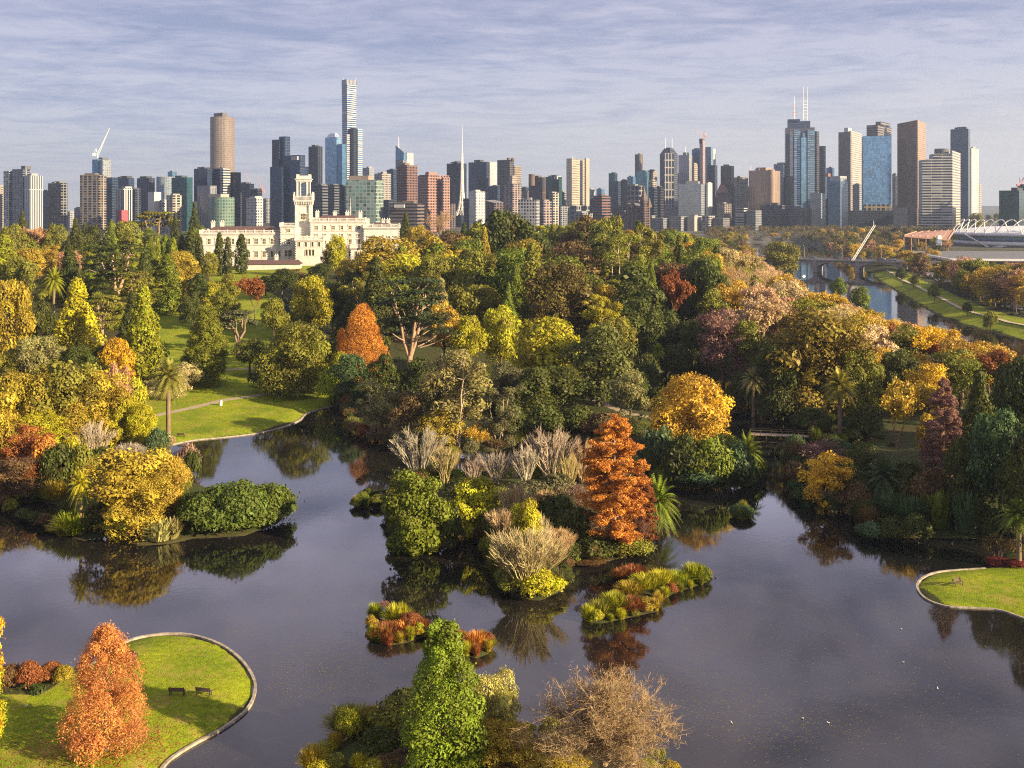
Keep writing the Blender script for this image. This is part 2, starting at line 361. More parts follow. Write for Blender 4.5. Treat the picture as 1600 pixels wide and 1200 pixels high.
gcol = mixc(t, ramp(t, lw, [(.42, 0.), (.55, 1.)]), soil, gr)
pw = mth(t, 'ADD', pa, mth(t, 'MULTIPLY', mth(t, 'SUBTRACT', n2, .5), .4))
gcol = mixc(t, ramp(t, pw, [(.42, 0.), (.52, 1.)]), gcol, mixc(t, n3, (.30, .23, .15), (.44, .36, .26)))
setv(t, b, 'Base Color', gcol); b.inputs['Roughness'].default_value = .95; b.inputs['Specular IOR Level'].default_value = .1
bp = N(t, 'ShaderNodeBump'); bp.inputs['Strength'].default_value = .6; bp.inputs['Distance'].default_value = .25
t.links.new(n3, bp.inputs['Height']); t.links.new(bp.outputs[0], b.inputs['Normal'])
gme = mesh_np('ground', np.stack([MX, MY, MZ], -1).reshape(-1, 3), Fq, gm, smooth=True)
for nm, arr in (('lawn', lawn), ('path', path)):
    a = gme.attributes.new(nm, 'FLOAT', 'POINT'); a.data.foreach_set('value', arr.ravel().astype(np.float32))
tag(link('ground', gme), kind='structure')
# water
wm, t, b = newmat('lake_water')
geo = N(t, 'ShaderNodeNewGeometry').outputs['Position']
alg = noise(t, geo, .07, 5, .6, .6); spk = noise(t, geo, 5.5, 3, .8)
am = mth(t, 'MULTIPLY', ramp(t, alg, [(.52, 0.), (.68, .9)]), ramp(t, spk, [(.54, 0.), (.62, 1.)]))
mud = ramp(t, noise(t, mapping(t, geo, (.05, .035, 1), (0, 0, .5)), 1.0, 5, .65, 1.2), [(.42, 0.), (.66, 1.)])
setv(t, b, 'Base Color', mixc(t, am, mixc(t, mud, (.006, .006, .007), (.020, .016, .013)), (.10, .085, .03)))
wp = ramp(t, noise(t, mapping(t, geo, (.022, .05, 1), (0, 0, .4)), 1.0, 5, .62, 1.0), [(.44, 0.), (.62, 1.)])
setv(t, b, 'Roughness', mth(t, 'ADD', mth(t, 'ADD', .008, mth(t, 'MULTIPLY', wp, .05)), mth(t, 'MULTIPLY', am, .35)))
b.inputs['IOR'].default_value = 1.8
rp = mth(t, 'ADD', noise(t, geo, 1.1, 3, .6), mth(t, 'MULTIPLY', noise(t, geo, 4.5, 2, .6), .35))
bp = N(t, 'ShaderNodeBump'); bp.inputs['Strength'].default_value = .05; bp.inputs['Distance'].default_value = .06
t.links.new(rp, bp.inputs['Height']); t.links.new(bp.outputs[0], b.inputs['Normal'])
def sheet(name, x0, x1, y0, y1, z):
    me = mesh_np(name, [(x0, y0, z), (x1, y0, z), (x1, y1, z), (x0, y1, z)], np.array([[0, 1, 2, 3]]), wm); return tag(link(name, me), kind='structure')
sheet('lake', -220, 108, 16, 300, 0.0); sheet('river', 108.2, 420, 16, 1350, 0.0)
# stone edging along the lawns and lake paths
KERB = plain('pale_stone_edging', (.29, .25, .195), .9, 0, .5, 1.6)
def kerb(name, pts, label, w=.45, h=.30, z0=.10):
    q = [Vector((*px0(*p), 0)) for p in pts]; s = []
    for i in range(len(q) - 1):
        for k in range(6):
            a, b_, c, d = q[max(i - 1, 0)], q[i], q[i + 1], q[min(i + 2, len(q) - 1)]; u = k / 6
            s.append(.5 * ((2 * b_) + (c - a) * u + (2 * a - 5 * b_ + 4 * c - d) * u * u + (3 * b_ - a - 3 * c + d) * u ** 3))
    s.append(q[-1]); m = MB(); ring = []
    for i, p in enumerate(s):
        d = (s[min(i + 1, len(s) - 1)] - s[max(i - 1, 0)]).normalized(); n = Vector((-d.y, d.x, 0)) * w * .5 * (1 + .06 * math.sin(i * 1.1)); z = z0
        ring.append([p - n + Vector((0, 0, -.6)), p - n + Vector((0, 0, z + h)), p + n + Vector((0, 0, z + h)), p + n + Vector((0, 0, -.6))])
    vs = [v for r in ring for v in r]; fs = []
    for i in range(len(ring) - 1):
        for k in range(4): fs.append((i * 4 + k, i * 4 + (k + 1) % 4, i * 4 + 4 + (k + 1) % 4, i * 4 + 4 + k))
    fs += [(3, 2, 1, 0), tuple(len(vs) - 4 + k for k in range(4))]
    m.add(vs, fs); return tag(m.obj(name, KERB), label, 'kerb')
kerb('stone_kerb', [(20, 1092), (65, 1090), (105, 1066), (150, 1035), (185, 1010), (215, 998), (258, 992), (300, 994), (345, 1009), (378, 1034), (397, 1064), (397, 1088), (384, 1112), (346, 1141), (302, 1165), (264, 1190), (245, 1215)],
     'pale stone kerb curving round the bench lawn beside the lake', .27, .10)
kerb('stone_kerb', [(262, 697), (300, 689), (350, 684), (400, 678), (440, 669), (468, 657), (478, 647), (500, 640), (526, 634)], 'pale stone edge below the sloping lawn with the tall palm', .36, .10)
kerb('stone_kerb', [(1540, 889), (1470, 894), (1442, 904), (1433, 918), (1446, 936), (1478, 948), (1520, 951), (1560, 954), (1600, 967), (1660, 988)], 'low stone kerb round the lawn tip at the right edge', .24, .06)
# far hills closing the horizon
hm = plain('far_wooded_hills', (.07, .085, .075), .95, 0, .3, .004)
rng = np.random.default_rng(5); hx = np.linspace(-5600, 5600, 140)
hh = 18 + 14 * np.sin(hx * .0011 + 1) + 10 * np.sin(hx * .0031) + rng.normal(0, 1.5, len(hx)) + 22 * sm((hx - 900) / 1500)
V = []; Q = []
for r, (yy, k) in enumerate(((5200, 0), (5450, .7), (5600, 1), (5900, .6))):
    V += [(x, yy, 5 + (max(h, 6) * k if k else -1)) for x, h in zip(hx, hh)]
for r in range(3):
    for i in range(len(hx) - 1): Q.append((r * 140 + i, r * 140 + i + 1, r * 140 + 141 + i, r * 140 + 140 + i))
tag(link('hills', mesh_np('hills', V, np.array(Q), hm, smooth=True)), kind='structure')

# ------------------------------------------------------------------ plants: one pair of meshes (crown, trunk) per kind, shared by its copies
def unit(v): return v / (np.linalg.norm(v, axis=-1, keepdims=True) + 1e-9)
def leaves(rng, C, R, n, size, out=1.0, flat=0.0, up=.55, cull=.62, asp=.55):
    C = np.asarray(C, float); R = np.asarray(R, float)
    if R.ndim == 1: R = np.repeat(R[:, None], 3, 1)
    idx = np.repeat(np.arange(len(C)), n); M = len(idx)
    d = unit(rng.normal(size=(M, 3))); fl = (d[:, 2] < 0) & (rng.random(M) < up); d[fl, 2] *= -1
    fl2 = rng.random(M) < .13; P = C[idx] + d * R[idx] * (.66 + .42 * rng.random(M) ** .8 + fl2 * rng.random(M) * .38)[:, None]
    if cull and len(C) > 1:
        keep = np.ones(M, bool)
        for k in range(len(C)):
            q = (((P - C[k]) / (R[k] * cull)) ** 2).sum(1) < 1; keep &= ~(q & (idx != k))
        P, d, idx = P[keep], d[keep], idx[keep]; M = len(P)
    nr = unit(d * out + rng.normal(size=(M, 3)) * .45 + np.array([0, 0, flat]))
    t = unit(np.cross(nr, rng.normal(size=(M, 3)))); b = np.cross(nr, t)
    s = (size * (.5 + .9 * rng.random(M)) * np.exp(rng.normal(0, .22, len(C)))[idx])[:, None]
    V = np.stack([P + t * s, P + b * s * asp, P - t * s, P - b * s * asp], 1).reshape(-1, 3)
    ct = rng.normal(0, .17, len(C)); tint = np.clip(.45 + ct[idx] + rng.normal(0, .17, M), 0, 1)
    return V, np.repeat(tint, 4)
def quads(n): return np.arange(n * 4).reshape(-1, 4)
def tubes(paths, sides=5):
    """paths: list of (points (k,3), radii (k)) -> V, quads"""
    Vs, Qs, o = [], [], 0
    an = np.linspace(0, 2 * np.pi, sides, endpoint=False)
    for P, r in paths:
        P = np.asarray(P, float); r = np.asarray(r, float); k = len(P)
        d = unit(np.gradient(P, axis=0)); ref = np.where(np.abs(d[:, 2:3]) > .9, np.array([[1., 0, 0]]), np.array([[0, 0, 1.]]))
        a = unit(np.cross(d, ref)); b = np.cross(d, a)
        V = P[:, None] + (a[:, None] * np.cos(an)[None, :, None] + b[:, None] * np.sin(an)[None, :, None]) * r[:, None, None]
        Vs.append(V.reshape(-1, 3)); g = np.arange(k * sides).reshape(k, sides) + o
        Qs.append(np.stack([g[:-1], np.roll(g, -1, 1)[:-1], np.roll(g, -1, 1)[1:], g[1:]], -1).reshape(-1, 4)); o += k * sides
    return np.concatenate(Vs), np.concatenate(Qs)
def curve(a, b, n=5, sag=0.0, rng=None, wob=0.0):
    a, b = np.asarray(a, float), np.asarray(b, float); t = np.linspace(0, 1, n)[:, None]
    P = a * (1 - t) + b * t; P[:, 2] += (sag * 4 * t * (1 - t))[:, 0]
    if rng is not None: P[1:-1] += rng.normal(0, wob, (n - 2, 3))
    return P
PROTO = {}
def put(kind, crown=None, trunk=None, h=10.0, w=8.0):
    c = mesh_np('crown', crown[0], crown[1] if len(crown) == 3 else quads(len(crown[0]) // 4), LEAF, crown[-1]) if crown else None
    tr = mesh_np('trunk', trunk[0], trunk[1], BARK, smooth=True) if trunk else None
    PROTO.setdefault(kind, []).append((c, tr, h, w))
def cat(*parts):                            # join (V, tint) leaf sets
    return np.concatenate([p[0] for p in parts]), np.concatenate([p[1] for p in parts])
def limbs(rng, C, base_r, fork, frac=1.0, sides=5, h0=0.0):
    P = [(curve((0, 0, -.6), (rng.normal(0, .2), rng.normal(0, .2), fork), 4), np.linspace(base_r * 1.25, base_r * .8, 4))]
    for c in C:
        if rng.random() < frac:
            z0 = fork * rng.uniform(.75, 1.0); P.append((curve((0, 0, z0), c, 5, .06 * np.linalg.norm(c[:2]), rng, .15), np.linspace(base_r * .5, base_r * .1, 5)))
    return tubes(P, sides)
def broad(kind, seed, h=14, w=13, k=46, n=330, size=.29, base=.30, cl=(.13, .22), lobes=5, **kw):
    rng = np.random.default_rng(seed); C = []; R = []
    lob = [(rng.uniform(.15, .30) * w * np.array([math.cos(a), math.sin(a), 0]) + np.array([0, 0, h * rng.uniform(base + .20, .68)])) for a in rng.uniform(0, 6.3) + np.arange(lobes) * 6.283 / lobes]
    lob.append(np.array([rng.normal(0, .05) * w, rng.normal(0, .05) * w, h * .74]))
    for i in range(k):
        L = lob[i % len(lob)]; d = unit(rng.normal(size=3)); d[2] = d[2] * .75 + .12
        rr = rng.uniform(*cl) * w
        p = L + d * np.array([w * .24, w * .24, h * (.22 + max(.3 - base, 0) * .35)]) * rng.uniform(.7, 1.05)
        m = np.hypot(p[0], p[1]); lim = w * .5 - rr * .75
        if m > lim: p[:2] *= lim / m
        p[2] = min(max(p[2], h * base + rr * .6), h - rr * .80); C.append(p); R.append([rr, rr, rr * .78])
    if base <= 0:
        for i in range(20):
            a = i * 2.4; rr = rng.uniform(.10, .15) * w; q = rng.uniform(.18, .36) * w; C.append([q * math.cos(a), q * math.sin(a), h * rng.uniform(.05, .2)]); R.append([rr, rr, rr])
    lv = leaves(rng, C, R, n, size, **kw)
    put(kind, lv, limbs(rng, C, .022 * h + .05, h * .38, .45), h, w)
def cone(kind, seed, h=16, w=7, k=70, n=120, size=.34, top=.1, belly=.25, pw=.8, base=.03, cr=(.16, .26), **kw):
    rng = np.random.default_rng(seed); C = []; R = []
    for i in range(k):
        z = base + (1 - base) * (1 - (1 - (i + .5) / k) ** .8); prof = ((1 - z) / (1 - belly)) ** pw if z > belly else .78 + .22 * z / belly
        prof = max(prof, top); rr = rng.uniform(*cr) * w * (.45 + .55 * prof); a = i * 2.4 + rng.normal(0, .4)
        r = max(w * .5 * prof - rr * .6, 0) * rng.uniform(.7, 1.1); C.append([r * math.cos(a), r * math.sin(a), min(z * h, h - rr)]); R.append([rr, rr, rr * 1.15])
    lv = leaves(rng, C, R, n, size, **kw)
    put(kind, lv, tubes([(curve((0, 0, -.6), (0, 0, h * .8), 5), np.linspace(.02 * h + .05, .05, 5))]), h, w)
def cedar(kind, seed, h=20, w=18, tiers=7, size=.38, n=120, stems=5, z0=.45):
    rng = np.random.default_rng(seed); C = []; R = []; st = []
    for s in range(stems):
        a = s * 6.28 / stems + rng.normal(0, .3); st.append((curve((0, 0, h * .22), (math.cos(a) * w * .22, math.sin(a) * w * .22, h * .88), 5, 0, rng, .3), np.linspace(.45, .15, 5)))
    for i in range(tiers * 7):
        tz = (i % tiers) / (tiers - 1); z = h * (z0 + (.96 - z0) * tz) + rng.normal(0, .3); rad = w * .5 * (.95 - .35 * tz ** 2) * math.sqrt(rng.uniform(.05, 1)); a = rng.uniform(0, 6.28)
        rr = rng.uniform(.09, .16) * w; p = np.array([math.cos(a) * rad, math.sin(a) * rad, min(z, h - .5)]); C.append(p); R.append([rr, rr, rr * .22])
        if rng.random() < .6: st.append((curve((p[0] * .25, p[1] * .25, p[2] - h * .12), p, 4, -.3), np.linspace(.16, .05, 4)))
    st.append((curve((0, 0, -.6), (0, 0, h * .26), 3), np.linspace(.8, .6, 3)))
    put(kind, leaves(rng, C, R, n, size, out=.5, flat=.9, up=.8, cull=.5), tubes(st, 5), h, w)
def branching(rng, h, w, levels=5, kids=3, droop=0.0, fan=False, base_r=.16, stems=1, spread=.5, trunk_frac=.25):
    big, tw = [], []
    def grow(p, d, L, r, lv):
        q = p + d * L; mid = (p + q) / 2 + rng.normal(0, L * .06, 3)
        (big if lv < 2 else tw).append((np.array([p, mid, q]), np.array([r, r * .8, r * .6])))
        if lv >= levels: return
        for k in range(kids + (1 if rng.random() < .4 else 0)):
            a = unit(rng.normal(size=3)); nd = unit(d + a * spread + np.array([0, 0, .16 - droop])); t = rng.uniform(.55, 1.0)
            grow(p + (q - p) * t, nd, L * rng.uniform(.62, .82), r * .55, lv + 1)
    for s in range(stems):
        a = s * 6.283 / max(stems, 1) + rng.normal(0, .3)
        d = np.array([0, 0, 1.]) if stems == 1 else unit(np.array([math.cos(a) * rng.uniform(.2, .7), math.sin(a) * rng.uniform(.2, .7), 1.]))
        grow(np.array([0, 0, -.3]) if stems == 1 else np.array([math.cos(a) * .4, math.sin(a) * .4, -.2]), d, h * trunk_frac * rng.uniform(.85, 1.1), base_r, 0)
    return big, tw
def scale_to(V, T, h, w):
    A = np.concatenate(V); zmx = A[:, 2].max(); rad = np.percentile(np.hypot(A[:, 0], A[:, 1]), 99)
    return [v * np.array([w * .5 / rad, w * .5 / rad, h / zmx]) for v in V]
def bare(kind, seed, h=12, w=10, levels=5, leafn=0, lsize=.22, twr=1.0, sides=3, **kw):
    rng = np.random.default_rng(seed); big, tw = branching(rng, h, w, levels, **kw)
    tw = [(p, np.maximum(r, .018 * twr)) for p, r in tw]
    A = [p for p, _ in big] + [p for p, _ in tw]; allp = np.concatenate(A); sc = np.array([w * .5 / np.percentile(np.hypot(allp[:, 0], allp[:, 1]), 98.5)] * 2 + [h / allp[:, 2].max()])
    big = [(p * sc, r) for p, r in big]; tw = [(p * sc, r) for p, r in tw]
    V, Q = tubes(tw, sides); tint = np.repeat(np.clip(rng.normal(.5, .2, len(tw)), 0, 1), 3 * sides)
    if leafn:
        ends = np.array([p[-1] for p, r in tw]); P = ends[rng.integers(0, len(ends), leafn)] + rng.normal(0, .28, (leafn, 3))
        t = unit(rng.normal(size=(leafn, 3))); b = unit(np.cross(t, rng.normal(size=(leafn, 3)))); s = lsize * (.6 + .8 * rng.random(leafn))[:, None]
        V2 = np.stack([P + t * s, P + b * s * .6, P - t * s, P - b * s * .6], 1).reshape(-1, 3); Q = np.concatenate([Q, quads(leafn) + len(V)]); V = np.concatenate([V, V2])
        tint = np.concatenate([tint, np.repeat(np.clip(rng.normal(.55, .2, leafn), 0, 1), 4)])
    put(kind, (V, Q, tint), tubes(big, 6), h, w)
def dome_bare(kind, seed, h=9, w=11, limbs_n=26, sec=26, tw_n=18):
    rng = np.random.default_rng(seed); P = [(curve((0, 0, -.4), (.15, 0, h * .34), 5, 0, rng, .05), np.linspace(.26, .17, 5))]; T2 = []
    def target(q, r): return q + rng.normal(0, 1, 3) * np.array([r, r, r * .8])
    for i in range(limbs_n):
        a = i * 2.4 + rng.normal(0, .2); u = (i + .5) / limbs_n; el = math.pi / 2 * (1 - u) ** .8; e = np.array([math.cos(a) * math.cos(el) * w * .37, math.sin(a) * math.cos(el) * w * .37, h * (.34 + .52 * math.sin(el))])
        s0 = np.array([.1, 0, h * rng.uniform(.14, .34)]); c = curve(s0, e, 7, .05 * w * math.cos(el), rng, .10); P.append((c, np.linspace(.12, .035, 7)))
        for j in range(sec):
            b0 = c[rng.integers(2, 7)]; q = target(b0 + (e - s0) * .12, w * .062); q[2] = max(q[2], h * .16); c2 = curve(b0, q, 4, .1, rng, .05); T2.append((c2, np.linspace(.038, .014, 4)))
            for k in range(tw_n):
                b1 = c2[rng.integers(1, 4)]; q2 = target(b1 + (q - b0) * .15 + np.array([0, 0, .1]), w * .028); T2.append((curve(b1, q2, 3, 0, rng, .04), np.array([.016, .012, .006])))
    zs = h / np.percentile(np.concatenate([p_[:, 2] for p_, _ in T2]), 99.7); rs = w * .5 / np.percentile(np.concatenate([np.hypot(p_[:, 0], p_[:, 1]) for p_, _ in T2]), 98.5); sv = np.array([rs, rs, zs]); T2 = [(p_ * sv, r) for p_, r in T2]; P = [(p_ * sv, r) for p_, r in P]
    V, Q = tubes(T2, 3); tn = np.concatenate([np.full(len(p_) * 3, np.clip(rng.normal(.55, .2), 0, 1)) for p_, _ in T2])
    en = np.array([p_[-1] for p_, _ in T2]); k = 26000; E = en[rng.integers(0, len(en), k)] + rng.normal(0, .20, (k, 3)); E[:, 2] = np.minimum(E[:, 2], h); t = unit(rng.normal(size=(k, 3)) + unit(E - np.array([0, 0, h * .3])) * .9); b = unit(np.cross(t, rng.normal(size=(k, 3)))); s = .16 * (.5 + rng.random(k))[:, None]
    V2 = np.stack([E + t * s, E + b * s * .07, E - t * s, E - b * s * .07], 1).reshape(-1, 3); Q = np.concatenate([Q, quads(k) + len(V)]); V = np.concatenate([V, V2]); tn = np.concatenate([tn, np.repeat(np.clip(rng.normal(.55, .2, k), 0, 1), 4)])
    put(kind, (V, Q, tn), tubes(P, 6), h, w)
def fan(kind, seed, h=7, w=8, stems=26, sub=6):
    rng = np.random.default_rng(seed); P = []
    for s in range(stems):
        a = rng.uniform(0, 6.28); r1 = w * .5 * math.sqrt(rng.uniform(.02, 1)); zt = h * (1 - .20 * (r1 / (w * .5)) ** 2) * rng.uniform(.8, 1)
        b0 = np.array([math.cos(a) * .09 * w * rng.random(), math.sin(a) * .09 * w * rng.random(), -.2]); e = np.array([math.cos(a) * r1, math.sin(a) * r1, zt])
        c = curve(b0, e, 6, -.08 * r1, rng, .10); c[1:-1, :2] *= .85; P.append((c, np.linspace(.085, .03, 6)))
        for k in range(sub):
            t = rng.integers(2, 5); q = c[t] + (e - c[t]) * rng.uniform(.5, .95) + rng.normal(0, .045 * w, 3) * np.array([1, 1, .5]); q[2] = min(q[2], h); P.append((curve(c[t], q, 4, 0, rng, .06), np.linspace(.045, .018, 4)))
            for j in range(3): P.append((curve((c[t] + q) / 2, q + rng.normal(0, .028 * w, 3) + np.array([0, 0, .03 * h]), 3), np.linspace(.03, .012, 3)))
    V, Q = tubes(P, 3); tn = np.concatenate([np.full(len(p) * 3, np.clip(rng.normal(.55, .2), 0, 1)) for p, _ in P]); put(kind, (V, Q, tn), None, h, w)
def tuft(kind, seed, h=2.2, w=3.4, blades=800, wd=.035, arch=.5, plumes=0):
    rng = np.random.default_rng(seed); V, Q, T = [], [], []; o = 0
    for s in range(blades):
        a = rng.uniform(0, 6.28); b0 = np.array([math.cos(a), math.sin(a), 0]) * w * .22 * math.sqrt(rng.random()); a += rng.normal(0, .6); r = w * .42 * rng.uniform(.1, 1); L = h * rng.uniform(.6, 1.1) * (1 - .5 * (r / (w * .5)) ** 2)
        dirv = np.array([math.cos(a), math.sin(a), 0]); side = np.array([-math.sin(a), math.cos(a), 0]) * wd * rng.uniform(.7, 1.4)
        ts = np.array([0, .4, .75, 1.0]); zs = L * (ts * 1.25 - arch * ts ** 2.6 * (.4 + r / w)); P = b0 + dirv * (r * ts ** 1.5)[:, None]; P[:, 2] = np.maximum(zs, .02)
        wdt = np.array([1, .9, .6, .08])[:, None]; V += [np.concatenate([P - side * wdt, P + side * wdt])]; Q += [[o + k, o + k + 1, o + 5 + k, o + 4 + k] for k in range(3)]; T += [float(np.clip(rng.normal(.5, .2), 0, 1))] * 8; o += 8
    put(kind, (np.concatenate(V), np.array(Q), np.array(T)), None, h, w)
def mound(kind, seed, h=2.5, w=5, k=34, n=240, size=.15, cr=(.16, .28), **kw):
    rng = np.random.default_rng(seed); C, R = [], []
    for i in range(k):
        a = rng.uniform(0, 6.28); r = math.sqrt(rng.random()) * .82; rr = rng.uniform(*cr) * w; z = h * math.sqrt(max(1 - r * r, .05)) * rng.uniform(.65, 1) - rr * .45 * h / w * 1.2
        C.append([math.cos(a) * r * (w * .5 - rr * .4), math.sin(a) * r * (w * .5 - rr * .4), max(z, .1)]); R.append([rr, rr, rr * min(1, 1.1 * h / w + .3)])
    kw.setdefault('up', .9); lv = leaves(rng, C, R, n, size, **kw); lv[0][:, 2] = np.maximum(lv[0][:, 2], -.15); put(kind, lv, None, h, w)
def frond(rng, base, a, e, L, droop, lw, nl, V, Q, T, o, roll=.5):
    ts = np.linspace(0, 1, 9); x = L * ts * math.cos(e); z = L * ts * math.sin(e) - droop * L * ts ** 2.2
    P = np.stack([np.cos(a) * x, np.sin(a) * x, z], 1) + base; side = np.array([-math.sin(a), math.cos(a), 0]); tn = float(np.clip(rng.normal(.5, .18), 0, 1))
    for k in range(nl):
        u = .1 + .9 * k / nl; p = np.array([np.interp(u, ts, P[:, i]) for i in range(3)]); q = np.array([np.interp(min(u + .05, 1), ts, P[:, i]) for i in range(3)]); fw = q - p; fw = fw / (np.linalg.norm(fw) + 1e-6)
        ll = lw * (.45 + .75 * math.sin(math.pi * min(u + .12, 1) ** .8))
        for sg in (-1, 1):
            tip = p + side * sg * ll * .75 + fw * ll * .65 + np.array([0, 0, -ll * roll * rng.uniform(.3, 1)]); wv = fw * ll * .13
            V.append([p - wv, p + wv, tip + wv * .2, tip - wv * .2]); Q.append([o, o + 1, o + 2, o + 3]); T += [tn] * 4; o += 4
    return o
def palm(kind, seed, h=9, w=6, fr=60, tr=.32, lw=.55, nl=22):
    rng = np.random.default_rng(seed); V, Q, T = [], [], []; o = 0; zc = h - w * .27
    for i in range(fr):
        e = math.radians(80 - 115 * (i / fr) ** .9); a = i * 2.39996 + rng.normal(0, .1); L = w * .56 * rng.uniform(.9, 1.08); o = frond(rng, np.array([0, 0, zc]), a, e, L, .18 + .36 * math.cos(e) * rng.uniform(.8, 1.2), lw, nl, V, Q, T, o)
    tr_ = tubes([(curve((0, 0, -.5), (0, 0, zc + .1), 7), np.array([tr * 1.3, tr * 1.05, tr, tr, tr, tr * 1.1, tr * 1.5]))], 10) if zc > .6 else None
    put(kind, (np.concatenate([np.array(v) for v in V]), np.array(Q), np.array(T)), tr_, h, w)
def swamp(kind, seed, h=18, w=9, tiers=30, size=.115, n=210, per=6):
    rng = np.random.default_rng(seed); C, R, st = [], [], []
    for i in range(tiers):
        z = .10 + .88 * i / tiers; prof = min(1.25 * (1 - z) ** .42, .80 + .6 * z, 1.0) * rng.uniform(.85, 1.0)
        for k in range(per if z < .85 else 4):
            a = rng.uniform(0, 6.28); L = w * .5 * prof * rng.uniform(.65, 1.05); z += rng.normal(0, .012); p0 = np.array([0, 0, z * h]); e = np.array([math.cos(a) * L, math.sin(a) * L, z * h + L * .10]); st.append((curve(p0, e, 4, L * .07), np.linspace(.09, .02, 4)))
            for u in (.45, .72, .98):
                p = p0 * (1 - u) + e * u; rr = (.13 + .30 * L / w) * w * .30 * rng.uniform(.8, 1.2) * (1.1 - .3 * u); C.append(p + rng.normal(0, .12, 3)); R.append([rr * 1.1, rr * 1.1, rr * .62])
    C.append([0, 0, h - .5]); R.append([.5, .5, .6])
    st.append((curve((0, 0, -.6), (0, 0, h * .96), 6), np.linspace(.34, .05, 6)))
    put(kind, leaves(rng, C, R, n, size, out=.35, up=.3, cull=0), tubes(st, 5), h, w)
def gum(kind, seed, h=16, w=11, k=36, n=280, size=.21, stems=3):
    rng = np.random.default_rng(seed); C, R, st = [], [], []
    for s in range(stems):
        a = s * 6.28 / stems + rng.normal(0, .4); top = np.array([math.cos(a) * w * .25, math.sin(a) * w * .25, h * rng.uniform(.78, .9)]); c = curve((math.cos(a) * .4, math.sin(a) * .4, -.5), top, 7, 0, rng, .25); st.append((c, np.linspace(.22, .07, 7)))
        for j in range(k // stems):
            b0 = c[rng.integers(2, 7)]; a2 = rng.uniform(0, 6.28); L = rng.uniform(.08, .28) * w; p = b0 + np.array([math.cos(a2) * L, math.sin(a2) * L, rng.uniform(.02, .16) * h]); rr = rng.uniform(.08, .16) * w; p[2] = min(p[2], h - rr * .7)
            C.append(p); R.append([rr, rr, rr * .85]); st.append((curve(b0, p, 4, .2, rng, .1), np.linspace(.08, .03, 4)))
    put(kind, leaves(rng, C, R, n, size, up=.4, cull=.4), tubes(st, 5), h, w)
for s in range(6): broad('broad', 10 + s, k=(46, 54, 40, 50, 60, 44)[s], lobes=(5, 6, 4, 5, 7, 4)[s], base=(.16, .08, .2, .1, .04, .14)[s])
for s in range(3): broad('dense', 30 + s, h=12, w=13, k=74, n=330, size=.20, base=.0, cl=(.10, .17), lobes=6)
for s in range(2): broad('glossy', 40 + s, h=9, w=9, k=52, n=420, size=.18, base=-.02, cl=(.12, .2), lobes=5, asp=.75)
for s in range(4): broad('far', 50 + s, h=14, w=12, k=26, n=280, size=.36, base=.06, cl=(.16, .26), lobes=4)
for s in range(3): broad('thin', 60 + s, h=13, w=11, k=52, n=150, size=.22, base=.06, cl=(.08, .17), lobes=5, cull=0)
for s in range(3): cone('cone', 70 + s, k=84, n=220, size=.24)
for s in range(2): cone('fine_cone', 75 + s, h=13, w=6.5, k=110, n=420, size=.115, cr=(.10, .21), belly=.26, pw=.52, top=.34, cull=.6)
for s in range(2): cone('feather', 78 + s, h=11, w=7.5, k=84, n=680, size=.085, cr=(.08, .24), belly=.25, pw=.55, top=.26, base=.06, cull=.45, out=.45, asp=.4)
for s in range(3): cone('column', 80 + s, h=12, w=3.6, k=60, n=100, size=.26, belly=.45, pw=.55, top=.2, cr=(.24, .36))
for s in range(2): cone('pine', 84 + s, h=18, w=11, k=64, n=190, size=.27, belly=.12, pw=.95, top=.06, cr=(.12, .2))
for s in range(2): cedar('cedar', 90 + s)
cedar('umbrella', 95, h=10, w=13, tiers=3, z0=.72, n=150, stems=4)
for s in range(3): bare('bare', 100 + s, levels=5)
dome_bare('fine_bare', 110)
for s in range(3): bare('autumn', 120 + s, levels=5, leafn=9000, lsize=.21)
for s in range(2): bare('twig', 130 + s, h=6, w=8, levels=4, stems=7, base_r=.08, leafn=1500, lsize=.15, trunk_frac=.36)
for s in range(3): fan('fan', 140 + s)
fan('thicket', 145, h=7, w=8, stems=60, sub=7)
for s in range(3): tuft('tuft', 150 + s)
tuft('flax', 155, h=2.8, w=4.2, blades=200, wd=.16, arch=.35); tuft('flax', 156, h=2.8, w=4.2, blades=220, wd=.15, arch=.55)
for s in range(4): mound('mound', 160 + s)
for s in range(2): mound('fine_mound', 165 + s, k=40, n=260, size=.13, cr=(.12, .2))
for s in range(2): palm('palm', 170 + s)
palm('short_palm', 175, h=4.4, w=6.4, fr=60, tr=.3)
for s in range(2): swamp('swamp', 180 + s)
for s in range(3): gum('gum', 190 + s)

